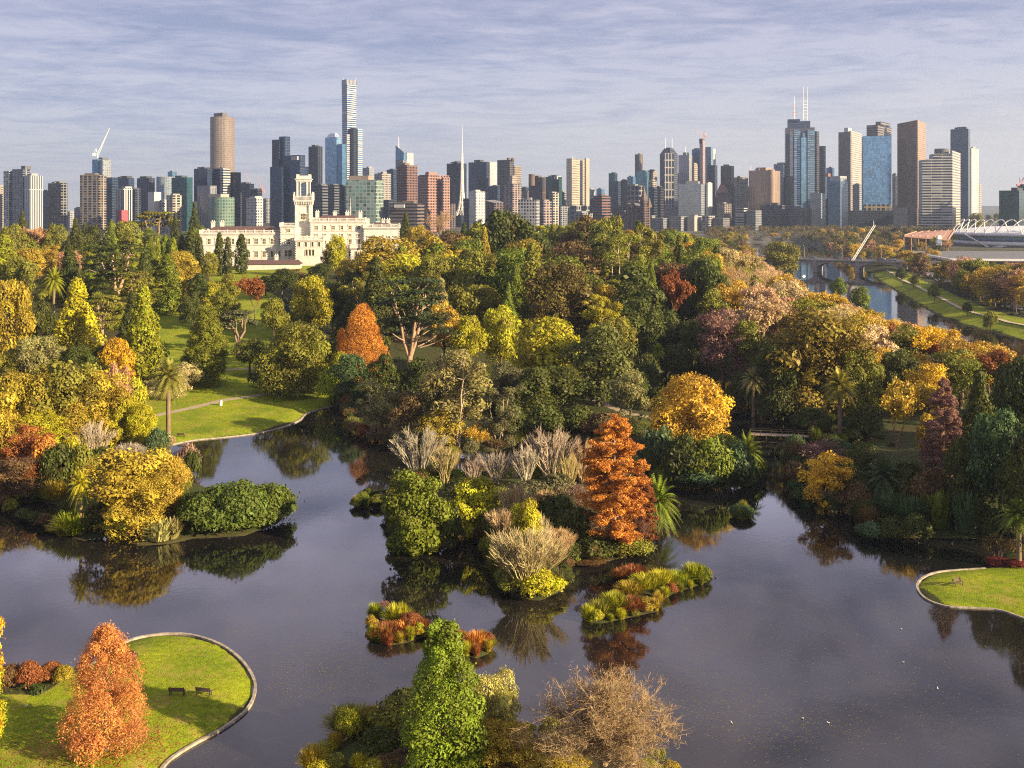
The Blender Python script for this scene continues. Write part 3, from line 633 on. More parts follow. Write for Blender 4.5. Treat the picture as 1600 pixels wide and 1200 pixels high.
# ------------------------------------------------------------------ planting
PAL = {'DG': (.070, .088, .013), 'MG': (.15, .195, .016), 'YG': (.38, .38, .018), 'LG': (.24, .28, .014), 'OL': (.20, .205, .023), 'OG': (.36, .275, .028), 'GOLD': (.50, .345, .045),
 'YEL': (.60, .40, .025), 'OR': (.58, .255, .045), 'SAL': (.56, .23, .075), 'RUST': (.26, .095, .03), 'TAN': (.54, .39, .23), 'PINK': (.42, .25, .15), 'GG': (.27, .25, .09), 'DGG': (.13, .13, .055),
 'CREAM': (.50, .42, .20), 'PURP': (.26, .155, .125), 'WHT': (.46, .41, .33), 'STRAW': (.58, .48, .28), 'BLUE': (.075, .10, .095), 'BRN': (.15, .10, .04), 'RED': (.16, .03, .025), 'BG': (.075, .13, .045)}
CW = {'DG': 'dark green', 'MG': 'mid green', 'YG': 'yellow-green', 'LG': 'bright green', 'OL': 'olive green', 'OG': 'olive gold', 'GOLD': 'golden', 'YEL': 'bright yellow', 'OR': 'orange', 'SAL': 'salmon orange', 'RUST': 'rust brown',
 'TAN': 'tan leafless', 'PINK': 'pinkish brown', 'GG': 'pale grey-green', 'DGG': 'dull grey-green', 'CREAM': 'cream', 'PURP': 'purple-brown', 'WHT': 'bare white', 'STRAW': 'straw coloured', 'BLUE': 'blue-grey', 'BRN': 'brown', 'RED': 'dark red', 'BG': 'deep blue-green'}
KW = {'broad': ('broadleaf_tree', 'rounded tree', 'tree'), 'dense': ('broadleaf_tree', 'dense domed tree', 'tree'), 'glossy': ('broadleaf_tree', 'glossy leaved tree', 'tree'), 'far': ('broadleaf_tree', 'rounded tree', 'tree'), 'thin': ('broadleaf_tree', 'loose crowned tree', 'tree'),
 'cone': ('conifer', 'conical conifer', 'conifer'), 'fine_cone': ('conifer', 'dense conifer', 'conifer'), 'feather': ('swamp_cypress', 'feathery conifer', 'conifer'), 'column': ('columnar_cypress', 'slim column cypress', 'cypress'), 'pine': ('pine_tree', 'shaggy pine', 'pine'),
 'cedar': ('cedar_tree', 'flat tiered cedar', 'cedar'), 'umbrella': ('umbrella_pine', 'flat topped pine', 'pine'), 'bare': ('bare_tree', 'twiggy tree', 'bare tree'), 'fine_bare': ('bare_tree', 'finely twigged bare tree', 'bare tree'), 'autumn': ('autumn_tree', 'thin autumn tree', 'autumn tree'),
 'twig': ('twiggy_bush', 'twiggy bush', 'bush'), 'fan': ('coppiced_shrub', 'fan of bare stems', 'bare shrub'), 'thicket': ('bare_thicket', 'thicket of bare stems', 'bare shrub'), 'tuft': ('reed_clump', 'clump of reeds', 'reeds'), 'flax': ('flax_clump', 'clump of strappy flax', 'flax'),
 'mound': ('shrub', 'low shrub', 'shrub'), 'fine_mound': ('shrub', 'small leaved shrub', 'shrub'), 'palm': ('palm_tree', 'feather palm', 'palm'), 'short_palm': ('palm_tree', 'low feather palm', 'palm'), 'swamp': ('swamp_cypress', 'tiered swamp cypress', 'conifer'), 'gum': ('gum_tree', 'open gum tree', 'gum tree')}
BC = {'gum': (.42, .33, .22), 'cedar': (.36, .25, .16), 'bare': (.34, .25, .16), 'fine_bare': (.36, .26, .15), 'palm': (.20, .14, .09), 'swamp': (.30, .19, .12), 'autumn': (.20, .15, .10), 'twig': (.2, .15, .1), 'umbrella': (.25, .18, .12)}
TREES = []; prg = random.Random(3)
DEPTHMIN = {}
def plant(kind, loc, h, w, col, label=None, px=None, py=None, sq=1.0, jit=.10, short=None):
    pr = PROTO[kind][prg.randrange(len(PROTO[kind]))]; c, tr, ph, pw = pr
    base = PAL[col] if isinstance(col, str) else col; k = 1 + prg.uniform(-jit, jit); colr = tuple(min(v * k * (1 + prg.uniform(-jit, jit) * .5), .8) for v in base)
    nm, kw, cat_ = KW[kind]
    if nm == 'broadleaf_tree':
        if base[0] > 1.25 * base[1]: nm, cat_ = ('golden_tree', 'golden tree') if base[0] > .44 else ('autumn_tree', 'autumn tree')
        elif base[0] < .05 or kind == 'dense': nm, cat_ = 'evergreen_tree', 'evergreen tree'
    elif nm == 'autumn_tree' and base[0] > .44: nm, cat_ = 'golden_tree', 'golden tree'
    sc = (w / pw, w / pw * sq, h / ph); rz = prg.uniform(0, 6.283)
    if tr:
        o = thing(nm, label, cat_, loc, rz); o.scale = sc
        link('crown', c, o, colr); link('trunk', tr, o, BC.get(kind, (.12, .09, .06)))
    else:
        o = link(nm, c, None, colr); o.location = loc; o.rotation_euler = (0, 0, rz); o.scale = sc; tag(o, label, cat_)
    if px is None:
        px = 800 + F * loc[0] / loc[1]; py = YH + F * (H - loc[2] - h * .6) / loc[1]
    TREES.append([o, col, kind, px, py, label, short]); return o
SPOTS = []
def T(kind, x, top, base, w, col, label=None, z=None, short=None):
    f = {'mound': 1, 'fine_mound': 1, 'twig': 1, 'tuft': 1, 'flax': 1, 'fan': .5, 'thicket': .5, 'glossy': .5, 'dense': .4}.get(kind, 0) * w * (base - YH) / F
    base -= .40 * f; p = at(x, base); D = p.y; h = max((base - top - .22 * f) * D / F, .3) * (1.3 if kind == 'tuft' else 1); w *= 1.2 if kind == 'tuft' else 1
    SPOTS.append((p.x, p.y, .35 * w * D / F)); return plant(kind, p, h, w * D / F, col, label, x, top * .6 + base * .4, short=short)
# --- foreground
T('feather', 165, 984, 1176, 128, 'SAL', 'salmon orange feathery conifer standing on the bench lawn')
T('fine_cone', 694, 978, 1218, 132, (.16, .225, .015), 'bright green dense conifer standing at the bottom centre by the lake')
T('dense', 768, 1058, 1195, 88, (.46, .43, .13), 'pale cream-green bush right behind the bottom bright green conifer')
T('dense', 800, 1132, 1230, 100, 'GOLD', 'golden bush at the bottom edge left of the bare tan tree')
T('fine_bare', 945, 1068, 1246, 240, (.40, .265, .155), 'wide bare tan tree at the bottom edge over the dark lake')
T('tuft', 550, 1108, 1162, 84, 'OL', 'pampas grass clump with white plumes at the lower lake edge')
T('fine_mound', 632, 1085, 1165, 110, 'OL', 'olive shrub between the pampas grass and the bottom bright green conifer')
T('twig', 650, 1128, 1190, 70, 'BRN', 'brown twiggy bush in front of the bottom bright green conifer')
T('fine_mound', 590, 1140, 1200, 70, 'DG', None); T('twig', 612, 1172, 1215, 66, 'PURP', None)
T('fine_mound', 505, 1178, 1216, 60, 'YG', 'yellow-green shrub at the bottom edge left of centre'); T('fine_mound', 590, 1182, 1222, 70, 'YG', None)
T('fine_mound', 750, 1150, 1222, 80, 'OL', None); T('mound', 725, 1165, 1225, 60, 'YG', None); T('fine_mound', 690, 1168, 1225, 60, 'OL', None)
T('tuft', 872, 1155, 1200, 60, 'STRAW', 'straw pampas tuft between the golden bush and bare tan tree'); T('fine_mound', 880, 1180, 1222, 84, 'OG', None); T('fine_mound', 1010, 1190, 1225, 60, 'LG', None)
T('thin', -26, 945, 1165, 62, 'YEL', 'yellow tree cut off by the left edge beside the bench lawn'); T('thin', -30, 1050, 1180, 70, 'YG', None); T('fine_mound', -20, 1090, 1200, 44, 'YEL', None)
for x, t_, w_, c_ in ((15, 1040, 46, 'BRN'), (45, 1036, 50, 'RUST'), (78, 1038, 52, 'RUST'), (100, 1040, 34, 'OG')): T('fine_mound', x, t_, 1084 if x < 70 else 1074, w_, c_)
# --- floating islets
for x, t_, b_, w_, c_, kd in ((586, 946, 970, 26, 'LG', 'tuft'), (600, 942, 968, 22, 'PURP', 'twig'), (622, 950, 984, 46, 'YG', 'tuft'), (605, 975, 1004, 52, 'RUST', 'tuft'), (592, 985, 1008, 34, 'YG', 'tuft'), (635, 972, 998, 52, 'OR', 'tuft'), (655, 968, 992, 36, 'RUST', 'tuft'), (640, 958, 988, 40, 'RUST', 'fine_mound'),
    (722, 995, 1016, 34, 'OG', 'tuft'), (745, 992, 1020, 42, 'OR', 'tuft'), (762, 1000, 1020, 28, 'YG', 'tuft'), (676, 982, 1000, 34, 'OG', 'tuft'), (694, 986, 1008, 36, 'RUST', 'tuft'), (708, 990, 1012, 30, 'YG', 'tuft'), (920, 948, 974, 28, 'YG', 'tuft'), (938, 940, 968, 40, 'OL', 'tuft'), (960, 932, 962, 48, 'LG', 'tuft'), (985, 934, 960, 50, 'RUST', 'tuft'), (1010, 936, 958, 40, 'OG', 'fine_mound'), (1022, 938, 955, 26, 'GG', 'tuft'),
    (985, 912, 938, 46, 'OG', 'tuft'), (1010, 900, 928, 50, 'YG', 'tuft'), (1035, 896, 924, 48, 'YG', 'tuft'), (990, 888, 910, 46, 'RUST', 'tuft'), (1060, 894, 918, 44, 'LG', 'tuft'), (1085, 886, 914, 44, 'LG', 'tuft'), (1100, 886, 910, 26, 'MG', 'fine_mound'), (970, 890, 908, 30, 'RUST', 'tuft'),
    (1160, 790, 812, 42, 'BG', 'fine_mound'), (566, 776, 795, 34, 'MG', 'fine_mound'), (592, 774, 793, 34, 'OL', 'fine_mound')): T(kd, x, t_, b_, w_, c_)
# --- central island
T('glossy', 652, 742, 868, 108, (.15, .19, .014), 'big glossy green and yellow tree on the left of the middle island')
T('glossy', 738, 744, 842, 88, 'YG', 'yellow-green glossy tree beside the big one on the middle island')
T('glossy', 824, 782, 880, 58, 'YG', 'small yellow-green tree above the pale thicket on the middle island')
T('thicket', 822, 822, 935, 132, 'STRAW', 'pale straw thicket at the near tip of the middle island')
T('fine_mound', 842, 888, 940, 84, 'YG', 'round yellow-green bush at the near tip of the middle island'); T('fine_mound', 800, 895, 936, 50, 'OL')
T('fan', 656, 662, 752, 100, 'WHT', 'bare white fan shaped shrub behind the big glossy island tree')
T('fan', 862, 664, 756, 100, 'WHT', 'bare cream fan shaped shrub left of the orange swamp cypress'); T('fan', 775, 702, 760, 66, 'WHT'); T('fan', 912, 684, 760, 46, 'TAN'); T('fan', 740, 712, 760, 44, 'WHT')
T('swamp', 960, 648, 862, 112, 'OR', 'orange swamp cypress on the middle island'); T('swamp', 1002, 735, 858, 50, 'RUST')
T('short_palm', 1028, 756, 832, 72, 'MG', 'low green palm right beside the orange swamp cypress')
T('twig', 905, 758, 815, 78, 'PURP', 'purple-brown dome of twigs left of the swamp cypress foot'); T('thicket', 985, 800, 868, 66, 'PURP'); T('thicket', 945, 800, 868, 50, 'TAN')
for x, t_, b_, w_, c_ in ((900, 800, 862, 70, 'DG'), (870, 780, 842, 66, 'DG'), (930, 838, 880, 70, 'DG'), (985, 838, 876, 70, 'OL'), (880, 845, 890, 60, 'DG'), (765, 800, 850, 50, 'DG'), (830, 755, 800, 80, 'DGG'), (780, 765, 806, 60, 'OL'), (870, 745, 790, 60, 'DGG'), (920, 870, 885, 60, 'BRN'), (700, 800, 865, 50, 'DG'), (1012, 800, 850, 40, 'DG'), (720, 750, 785, 60, 'DG')): T('mound', x, t_, b_, w_, c_)
T('fan', 695, 690, 758, 56, 'CREAM'); T('fan', 822, 694, 762, 60, 'WHT'); T('fan', 888, 704, 775, 46, 'CREAM'); T('thicket', 805, 752, 838, 56, 'STRAW'); T('thicket', 852, 762, 830, 52, 'TAN'); T('fan', 842, 800, 868, 46, 'STRAW');
T('thicket', 870, 820, 890, 60, 'TAN'); T('thicket', 785, 790, 850, 56, 'STRAW')
# --- yellow tree island
T('dense', 1078, 583, 722, 124, (.56, .395, .04), 'bright yellow tree standing right of the orange swamp cypress')
T('short_palm', 1168, 684, 745, 58, 'MG', 'low palm at the right end of the yellow tree island')
for x, t_, b_, w_, c_ in ((1030, 680, 750, 66, 'BG'), (1070, 690, 762, 70, 'DG'), (1110, 694, 764, 74, 'MG'), (1150, 700, 762, 60, 'BG'), (1180, 715, 750, 40, 'MG'), (1130, 685, 740, 60, 'MG'), (1020, 705, 752, 40, 'DG')): T('mound', x, t_, b_, w_, c_)
T('twig', 1080, 660, 725, 74, 'BRN'); T('mound', 1090, 725, 766, 80, 'BG')
# --- left islands and bank
for x, t_, b_, w_ in ((318, 776, 838, 84), (368, 752, 834, 110), (420, 758, 824, 84), (345, 790, 842, 90), (405, 786, 834, 90), (298, 772, 822, 50), (440, 772, 815, 46), (380, 768, 838, 90), (330, 762, 810, 70)): T('fine_mound', x, t_, b_, w_, (.10, .145, .018))
T('dense', 195, 704, 826, 150, 'OG', 'sprawling olive gold tree on the left island'); T('dense', 262, 712, 804, 76, 'GOLD', 'golden tree leaning out on the right of the left island'); T('dense', 215, 745, 838, 110, 'OG')
T('tuft', 118, 802, 842, 66, 'LG'); T('tuft', 100, 812, 840, 40, 'OG'); T('flax', 250, 806, 852, 60, (.46, .44, .17), 'pale spiky reeds below the sprawling olive gold tree'); T('flax', 230, 820, 852, 44, 'GG'); T('flax', 270, 808, 846, 44, 'GG')
T('palm', 126, 742, 836, 40, 'YG', 'small bright cabbage palm on the tip of the left island')
for x, t_, b_, w_, c_ in ((160, 790, 836, 60, 'DG'), (195, 800, 848, 60, 'YG'), (295, 700, 745, 40, 'PURP'), (280, 735, 790, 40, 'OL')): T('mound', x, t_, b_, w_, c_)
T('fan', 145, 652, 735, 72, 'WHT', 'bare white twiggy shrub on the left bank'); T('thicket', 200, 690, 735, 56, 'WHT'); T('twig', 285, 698, 740, 44, 'PURP')
for x, t_, b_, w_, c_, kd in ((40, 665, 745, 80, 'RUST', 'thin'), (70, 690, 760, 60, 'OR', 'fine_mound'), (20, 715, 782, 80, 'BRN', 'thin'), (55, 720, 782, 60, 'RUST', 'twig'), (92, 705, 780, 66, 'DG', 'mound'), (125, 705, 775, 50, 'OL', 'mound'), (85, 755, 785, 40, 'OG', 'tuft'), (60, 765, 784, 40, 'DG', 'mound'), (20, 765, 786, 60, 'BRN', 'mound'), (112, 690, 745, 40, 'YG', 'mound'), (160, 705, 760, 60, 'DG', 'mound'), (245, 675, 715, 40, 'BG', 'mound'), (262, 680, 712, 30, 'TAN', 'twig'), (300, 712, 760, 30, 'DG', 'mound')): T(kd, x, t_, b_, w_, c_)
T('palm', 62, 632, 720, 34, 'YG', 'thin pale palm among the yellow-green trees at left')
for x, t_, b_, w_, c_ in ((30, 580, 720, 110, 'OG'), (95, 566, 715, 130, (.19, .185, .025)), (150, 580, 705, 110, 'OG'), (190, 615, 702, 70, 'YG'), (60, 640, 730, 100, 'YG'), (0, 640, 745, 90, 'OG'), (222, 630, 705, 44, 'YG'), (-30, 600, 740, 90, 'OG'), (120, 625, 715, 90, 'OG')): T('dense', x, t_, b_, w_, c_)
T('thin', 180, 566, 690, 50, 'PINK', 'pinkish cream tree among the yellow-green trees at left')
T('dense', 62, 525, 620, 82, 'GG', 'pale grey-green domed tree near the left edge'); T('dense', 15, 438, 590, 80, 'OG', 'tall olive tree on the left edge beside the thin palm')
T('palm', 38, 458, 530, 24, 'YG', 'thin trunked palm beside the tall olive tree at left edge')
T('palm', 84, 424, 505, 36, 'LG', 'feathery palm behind the golden drooping conifer')
T('cone', 120, 436, 585, 76, 'YG', 'yellow-green drooping conifer left of the tall dark cypress')
T('cone', 224, 446, 602, 64, 'LG', 'tall pointed green cypress left of the open lawn', short='tall pointed green cypress')
T('fine_cone', 322, 478, 602, 70, (.15, .175, .015), 'dense upright dark green conifer standing on the open lawn')
T('dense', 184, 526, 612, 54, 'YEL', 'golden domed tree left of the tall pointed cypress foot'); T('pine', 206, 455, 560, 54, 'DG')
for x, t_, b_, w_ in ((272, 572, 625, 54), (290, 566, 612, 50), (245, 590, 625, 40)): T('thin', x, t_, b_, w_, 'CREAM')
T('palm', 263, 568, 690, 66, (.26, .25, .05), 'tall lone palm at the lake lawn with a white sign on its trunk')
T('mound', 212, 600, 650, 40, 'YG')
# --- upper left slope
T('pine', 35, 330, 395, 30, 'DG', 'dark pine against the white stepped towers'); T('cone', 8, 366, 455, 52, 'LG'); T('broad', 20, 350, 430, 46, 'OL')
T('autumn', 57, 356, 420, 48, 'PINK', 'pinkish brown autumn tree near the upper left edge'); T('broad', 45, 388, 450, 56, 'OG'); T('broad', 88, 350, 420, 36, 'OL'); T('pine', 118, 342, 425, 40, 'DG'); T('broad', 143, 352, 420, 40, 'DG'); T('cone', 174, 345, 420, 22, 'MG')
T('broad', 195, 345, 415, 54, 'OL'); T('umbrella', 240, 330, 400, 72, 'OL', 'wide spreading olive tree on the left skyline'); T('pine', 274, 332, 410, 24, 'DG'); T('pine', 304, 316, 400, 28, 'DG', 'tall dark pine left of the white palace'); T('thin', 110, 390, 445, 38, 'PINK')
for i, (x, t_) in enumerate(((206, 386), (214, 383), (222, 381), (230, 378), (238, 376), (247, 374))): T('column', x, t_, 446 - i, 11, 'LG')
for x, t_, b_, w_, c_ in ((258, 368, 436, 15, 'MG'), (271, 372, 440, 15, 'LG'), (284, 368, 436, 15, 'DG'), (298, 362, 438, 20, 'DG'), (312, 372, 438, 15, 'DG')): T('column', x, t_, b_, w_, c_)
T('column', 343, 364, 432, 15, 'DG', 'left of the two slim cypresses before the palace left wing'); T('column', 356, 371, 432, 13, 'DG', 'right of the two slim cypresses before the palace left wing'); T('column', 377, 366, 428, 19, 'DG', 'single dark cypress in front of the white palace annex')
T('broad', 327, 394, 440, 30, 'OL'); T('cedar', 180, 382, 492, 116, 'DG', 'broad flat tiered cedar with pale stems on the left slope', short='left slope cedar')
T('cone', 262, 398, 490, 50, 'MG'); T('broad', 310, 428, 490, 44, 'DG'); T('broad', 326, 440, 488, 36, 'YG'); T('broad', 355, 428, 485, 42, 'OL'); T('cedar', 215, 425, 520, 70, 'OL'); T('cedar', 160, 460, 540, 60, 'OL')
T('umbrella', 372, 486, 556, 66, 'DGG', 'flat topped grey-green pine at the right of the open lawn'); T('autumn', 399, 434, 512, 62, 'RUST', 'rust coloured thin tree on the upper lawn'); T('cone', 446, 466, 518, 26, 'BLUE', 'blue-grey spruce on the upper lawn')
T('broad', 390, 530, 585, 60, 'DG')
for x, t_, b_, w_, c_, kd in ((1000, 468, 565, 60, 'DG', 'broad'), (1040, 485, 575, 60, 'DG', 'broad'), (1085, 498, 582, 60, 'DG', 'dense'), (965, 495, 575, 56, 'OL', 'broad'), (1150, 436, 530, 66, 'GOLD', 'thin'), (1186, 448, 548, 66, 'TAN', 'autumn'), (1118, 452, 545, 56, 'OL', 'broad'), (1170, 500, 590, 60, 'OL', 'broad'), (1060, 545, 592, 50, 'DG', 'mound'), (1012, 575, 625, 46, 'DG', 'mound'), (440, 420, 470, 50, 'DG', 'broad'), (520, 440, 520, 60, 'DG', 'broad'), (428, 466, 540, 46, 'OL', 'broad'), (415, 432, 466, 40, 'DG', 'broad'), (352, 455, 515, 44, 'OL', 'broad'), (300, 462, 515, 40, 'DG', 'broad'), (470, 470, 530, 44, 'OL', 'broad'), (545, 405, 460, 44, 'OG', 'broad'), (545, 470, 540, 60, 'DG', 'pine'), (465, 420, 455, 40, 'BRN', 'thin'), (500, 412, 440, 40, 'DG', 'broad'), (555, 420, 480, 60, 'DG', 'broad'), (510, 530, 600, 60, 'DG', 'broad'), (425, 575, 618, 70, 'DG', 'mound'), (60, 470, 560, 50, 'DG', 'broad'), (90, 500, 570, 50, 'DG', 'pine'), (160, 540, 610, 50, 'DG', 'broad'), (20, 545, 620, 60, 'OL', 'dense'), (120, 540, 620, 60, 'DG', 'dense')): T(kd, x, t_, b_, w_, c_)
# --- middle
T('broad', 486, 430, 528, 66, 'YG', 'yellow-green round topped tree on the upper lawn'); T('dense', 456, 502, 622, 116, 'OL', 'large olive tree above the lake lawn'); T('mound', 516, 582, 642, 46, 'LG', 'small bright round bush at the end of the lake lawn')
T('dense', 546, 555, 640, 66, 'BG'); T('broad', 530, 550, 620, 30, 'YG'); T('feather', 566, 476, 606, 84, 'OR', 'orange autumn conifer left of the flat topped cedar'); T('feather', 534, 514, 600, 32, 'OR')
T('cedar', 640, 434, 598, 138, (.05, .075, .025), 'large flat topped cedar with bare brown trunks in the middle'); T('thin', 694, 470, 580, 50, 'GOLD', 'thin gold tree right of the flat topped cedar'); T('cone', 688, 436, 540, 40, 'GG')
T('broad', 730, 494, 590, 60, 'YG'); T('broad', 782, 478, 585, 66, 'YG', 'bright yellow-green tree right of the thin gold tree'); T('broad', 600, 370, 472, 120, 'OG', 'broad olive gold tree hiding the palace right wing'); T('cone', 628, 386, 475, 56, 'MG'); T('cone', 612, 404, 478, 40, 'YG'); T('broad', 526, 367, 436, 34, 'YG'); T('thin', 511, 382, 436, 22, 'BRN')
T('pine', 634, 333, 405, 36, 'DG', 'dark pine at the right end of the palace'); T('bare', 684, 325, 400, 62, 'TAN', 'bare tan tree left of the white lattice spire'); T('broad', 655, 352, 412, 50, 'OG'); T('broad', 672, 372, 420, 60, 'DG'); T('broad', 704, 360, 420, 46, 'DG')
T('far', 762, 329, 450, 80, 'DG', 'tall dark tree right below the white lattice spire'); T('far', 800, 331, 450, 70, 'DG'); T('far', 735, 348, 450, 60, 'OL'); T('cone', 757, 355, 460, 28, 'OG'); T('far', 835, 348, 450, 70, 'DG')
T('broad', 735, 390, 500, 90, 'OL'); T('broad', 680, 394, 500, 76, 'OL'); T('dense', 880, 408, 540, 118, (.12, .10, .02), 'big brown-olive domed tree in the middle wood'); T('broad', 950, 444, 535, 60, 'GOLD', 'golden tree right of the big brown-olive tree'); T('thin', 974, 450, 525, 44, 'YEL')
T('gum', 965, 368, 490, 90, 'OL', 'tall gum with pale trunks in the middle wood'); T('gum', 935, 350, 470, 70, 'DG'); T('far', 905, 337, 440, 70, 'BRN'); T('far', 950, 338, 440, 60, 'OL'); T('gum', 1012, 352, 470, 60, 'OL'); T('pine', 1062, 368, 470, 56, 'OL')
T('autumn', 1054, 422, 530, 50, 'RUST', 'rust orange tree with a pale trunk left of the dark conifer'); T('broad', 1104, 404, 520, 66, 'DG', 'dark green tree right of the rust orange tree'); T('palm', 1008, 484, 552, 28, 'MG'); T('palm', 1028, 540, 588, 28, 'LG')
T('broad', 855, 496, 620, 116, 'YG', 'largest bright yellow-green tree in the middle'); T('broad', 935, 508, 635, 112, (.12, .13, .028), 'olive tree right of the largest bright yellow-green tree'); T('thin', 1130, 482, 598, 88, 'PURP', 'purple-brown twiggy tree beside the hidden pond')
T('gum', 714, 546, 700, 118, 'GG', 'tall pale grey-green gum at the middle lake edge'); T('gum', 588, 598, 688, 70, 'GG'); T('gum', 780, 605, 700, 70, 'DGG'); T('thin', 640, 610, 696, 66, 'BRN'); T('gum', 672, 590, 695, 56, 'DGG')
T('thin', 690, 640, 708, 70, 'OG'); T('twig', 745, 660, 706, 50, 'GOLD'); T('twig', 590, 660, 692, 50, 'PURP'); T('thin', 985, 575, 660, 60, 'GG', 'grey-green open tree above the curved footpath'); T('thin', 790, 565, 650, 62, 'DGG'); T('thin', 745, 575, 640, 60, 'OL')
for x, t_, b_, w_, c_, kd in ((600, 555, 650, 60, 'DG', 'broad'), (650, 560, 650, 70, 'DG', 'broad'), (830, 575, 660, 80, 'DG', 'broad'), (880, 570, 650, 90, 'DG', 'broad'), (905, 640, 680, 60, 'DG', 'mound'), (850, 640, 684, 70, 'DG', 'mound'), (945, 650, 686, 50, 'BRN', 'mound'), (985, 660, 684, 50, 'DG', 'mound'), (1035, 610, 650, 50, 'DG', 'mound'), (800, 640, 690, 50, 'DG', 'mound'), (930, 600, 640, 50, 'DG', 'mound'), (1010, 560, 600, 40, 'DG', 'mound'), (1000, 590, 640, 30, 'DG', 'mound')): T(kd, x, t_, b_, w_, c_)
# --- right side
T('palm', 1177, 580, 652, 46, 'GG', 'palm with a pale crown above the dark right arm of the lake'); T('palm', 1312, 585, 686, 62, 'OL', 'tall palm between the big olive tree and the autumn tree'); T('dense', 1278, 486, 650, 175, (.20, .16, .02), 'largest spreading dark olive tree on the right'); T('dense', 1218, 530, 650, 80, 'DG'); T('dense', 1345, 545, 655, 70, 'OL')
T('broad', 1405, 545, 640, 70, 'DG'); T('thin', 1446, 566, 665, 70, 'YEL', 'golden tree behind the half bare autumn tree at right'); T('autumn', 1402, 598, 742, 100, 'GOLD', 'half bare gold and brown tree in the right shade'); T('thin', 1460, 640, 760, 60, 'OG')
T('swamp', 1474, 592, 790, 66, 'PURP', 'tall purple-brown swamp cypress in the right shade'); T('pine', 1530, 580, 780, 92, 'DG'); T('broad', 1590, 560, 760, 90, 'DG'); T('broad', 1562, 640, 826, 100, 'BG', 'dark green tree above the right hand palm'); T('broad', 1510, 680, 815, 70, 'DG')
T('thin', 1290, 708, 796, 86, 'YEL', 'small bright yellow tree leaning over the lake at right'); T('twig', 1290, 682, 745, 92, 'PURP', 'purple-brown dome of twigs above the small yellow tree'); T('fine_mound', 1335, 755, 806, 60, 'BRN'); T('short_palm', 1382, 720, 790, 72, 'BG'); T('thin', 1345, 690, 770, 70, 'DG')
for x in range(1375, 1545, 15): T('flax', x, 764 + prg.randrange(-4, 34), 826 + prg.randrange(-14, 14), 70, ('BG', 'MG', 'BG', 'DG')[x // 15 % 4])
T('palm', 1592, 786, 884, 70, 'MG', 'palm at the right edge behind the lawn tip'); T('fine_mound', 1562, 872, 890, 44, 'RED', 'dark red low bush at the back of the right lawn tip'); T('fine_mound', 1590, 874, 890, 40, 'RED'); T('twig', 1560, 830, 884, 50, 'BRN')
for x, t_, b_, w_, c_, kd in ((1420, 730, 800, 60, 'DG', 'mound'), (1450, 745, 810, 60, 'BRN', 'mound'), (1560, 800, 850, 60, 'DG', 'mound'), (1525, 790, 840, 50, 'DG', 'mound'), (1220, 610, 662, 60, 'DG', 'mound'), (1270, 640, 680, 60, 'DG', 'mound'), (1355, 640, 690, 50, 'DG', 'mound'), (1240, 690, 730, 40, 'BRN', 'twig'), (1330, 735, 790, 60, 'DG', 'mound'), (1160, 590, 640, 50, 'DG', 'mound'), (1600, 700, 850, 80, 'DG', 'broad'), (1640, 650, 880, 110, 'DG', 'broad')): T(kd, x, t_, b_, w_, c_)
T('broad', 1220, 377, 440, 58, 'OL', 'dark olive tree left of the river bridge'); T('broad', 1310, 434, 475, 28, 'MG'); T('broad', 1345, 448, 500, 34, 'MG'); T('broad', 1362, 512, 570, 34, 'LG')
# tall trees on the near right bank, beyond the picture's edge: they shade the right of the lake
for X, Y, h, w in ((120, 205, 22, 18), (107, 181, 24, 18), (96, 158, 25, 18), (86, 136, 22, 17), (112, 160, 25, 19)):
    plant('dense', (X, Y, hz(X, Y)), h, w, 'DG'); SPOTS.append((X, Y, 8))

for x, t_, b_, w_, c_ in ((1408, 418, 444, 22, 'DG'), (1428, 430, 451, 18, 'OL'), (1460, 446, 474, 20, 'OL'), (1512, 474, 496, 16, 'DG'), (1548, 486, 516, 22, 'OL')): T('broad', x, t_, b_, w_, c_)
# low growth hugging the island shores and covering the reed islets
def edge(P, step, kinds, cols, w0, w1, inset=.5, yr=(0, 1e9)):
    n = len(P); acc = 0.0; cx = sum(p[0] for p in P) / n; cyy = sum(p[1] for p in P) / n
    for i in range(n):
        (x0, y0), (x1, y1) = P[i], P[(i + 1) % n]; L_ = math.hypot(x1 - x0, y1 - y0); s_ = acc
        while s_ < L_:
            u = s_ / L_; x, y = x0 + (x1 - x0) * u, y0 + (y1 - y0) * u; d_ = math.hypot(cx - x, cyy - y); x += (cx - x) / d_ * inset; y += (cyy - y) / d_ * inset; s_ += step * prg.uniform(.7, 1.3)
            if yr[0] < y < yr[1] and abs(x) < y * .52: w_ = prg.uniform(w0, w1); k = prg.choice(kinds); plant(k, (x, y, max(hz(x, y), .0)), w_ * prg.uniform(.45, .8) * (1.3 if k == 'tuft' else 1), w_, prg.choice(cols))
        acc = s_ - L_
for P in TUFTS[:3]: edge(P, 1.5, ['tuft', 'tuft', 'fine_mound'], ['YG', 'YG', 'LG', 'OG', 'OL', 'RUST', 'OG'], .9, 1.7, .4)
for P in TUFTS[3:]: edge(P, 1.6, ['fine_mound', 'tuft'], ['DG', 'OL'], 1.3, 2.2, .5)
edge(ISLE, 2.3, ['mound', 'fine_mound', 'tuft', 'mound'], ['DG', 'OL', 'BRN', 'DG', 'DGG', 'MG'], 1.8, 3.4, .9); edge(ISLB, 2.6, ['mound', 'mound', 'tuft'], ['DG', 'BG', 'MG', 'DG'], 2.2, 3.8, 1.0)
edge(SPIT[:11], 2.2, ['fine_mound', 'tuft', 'twig', 'mound'], ['DG', 'OL', 'BRN', 'OG', 'OL', 'YG'], 1.4, 2.8, .9, (80, 120))
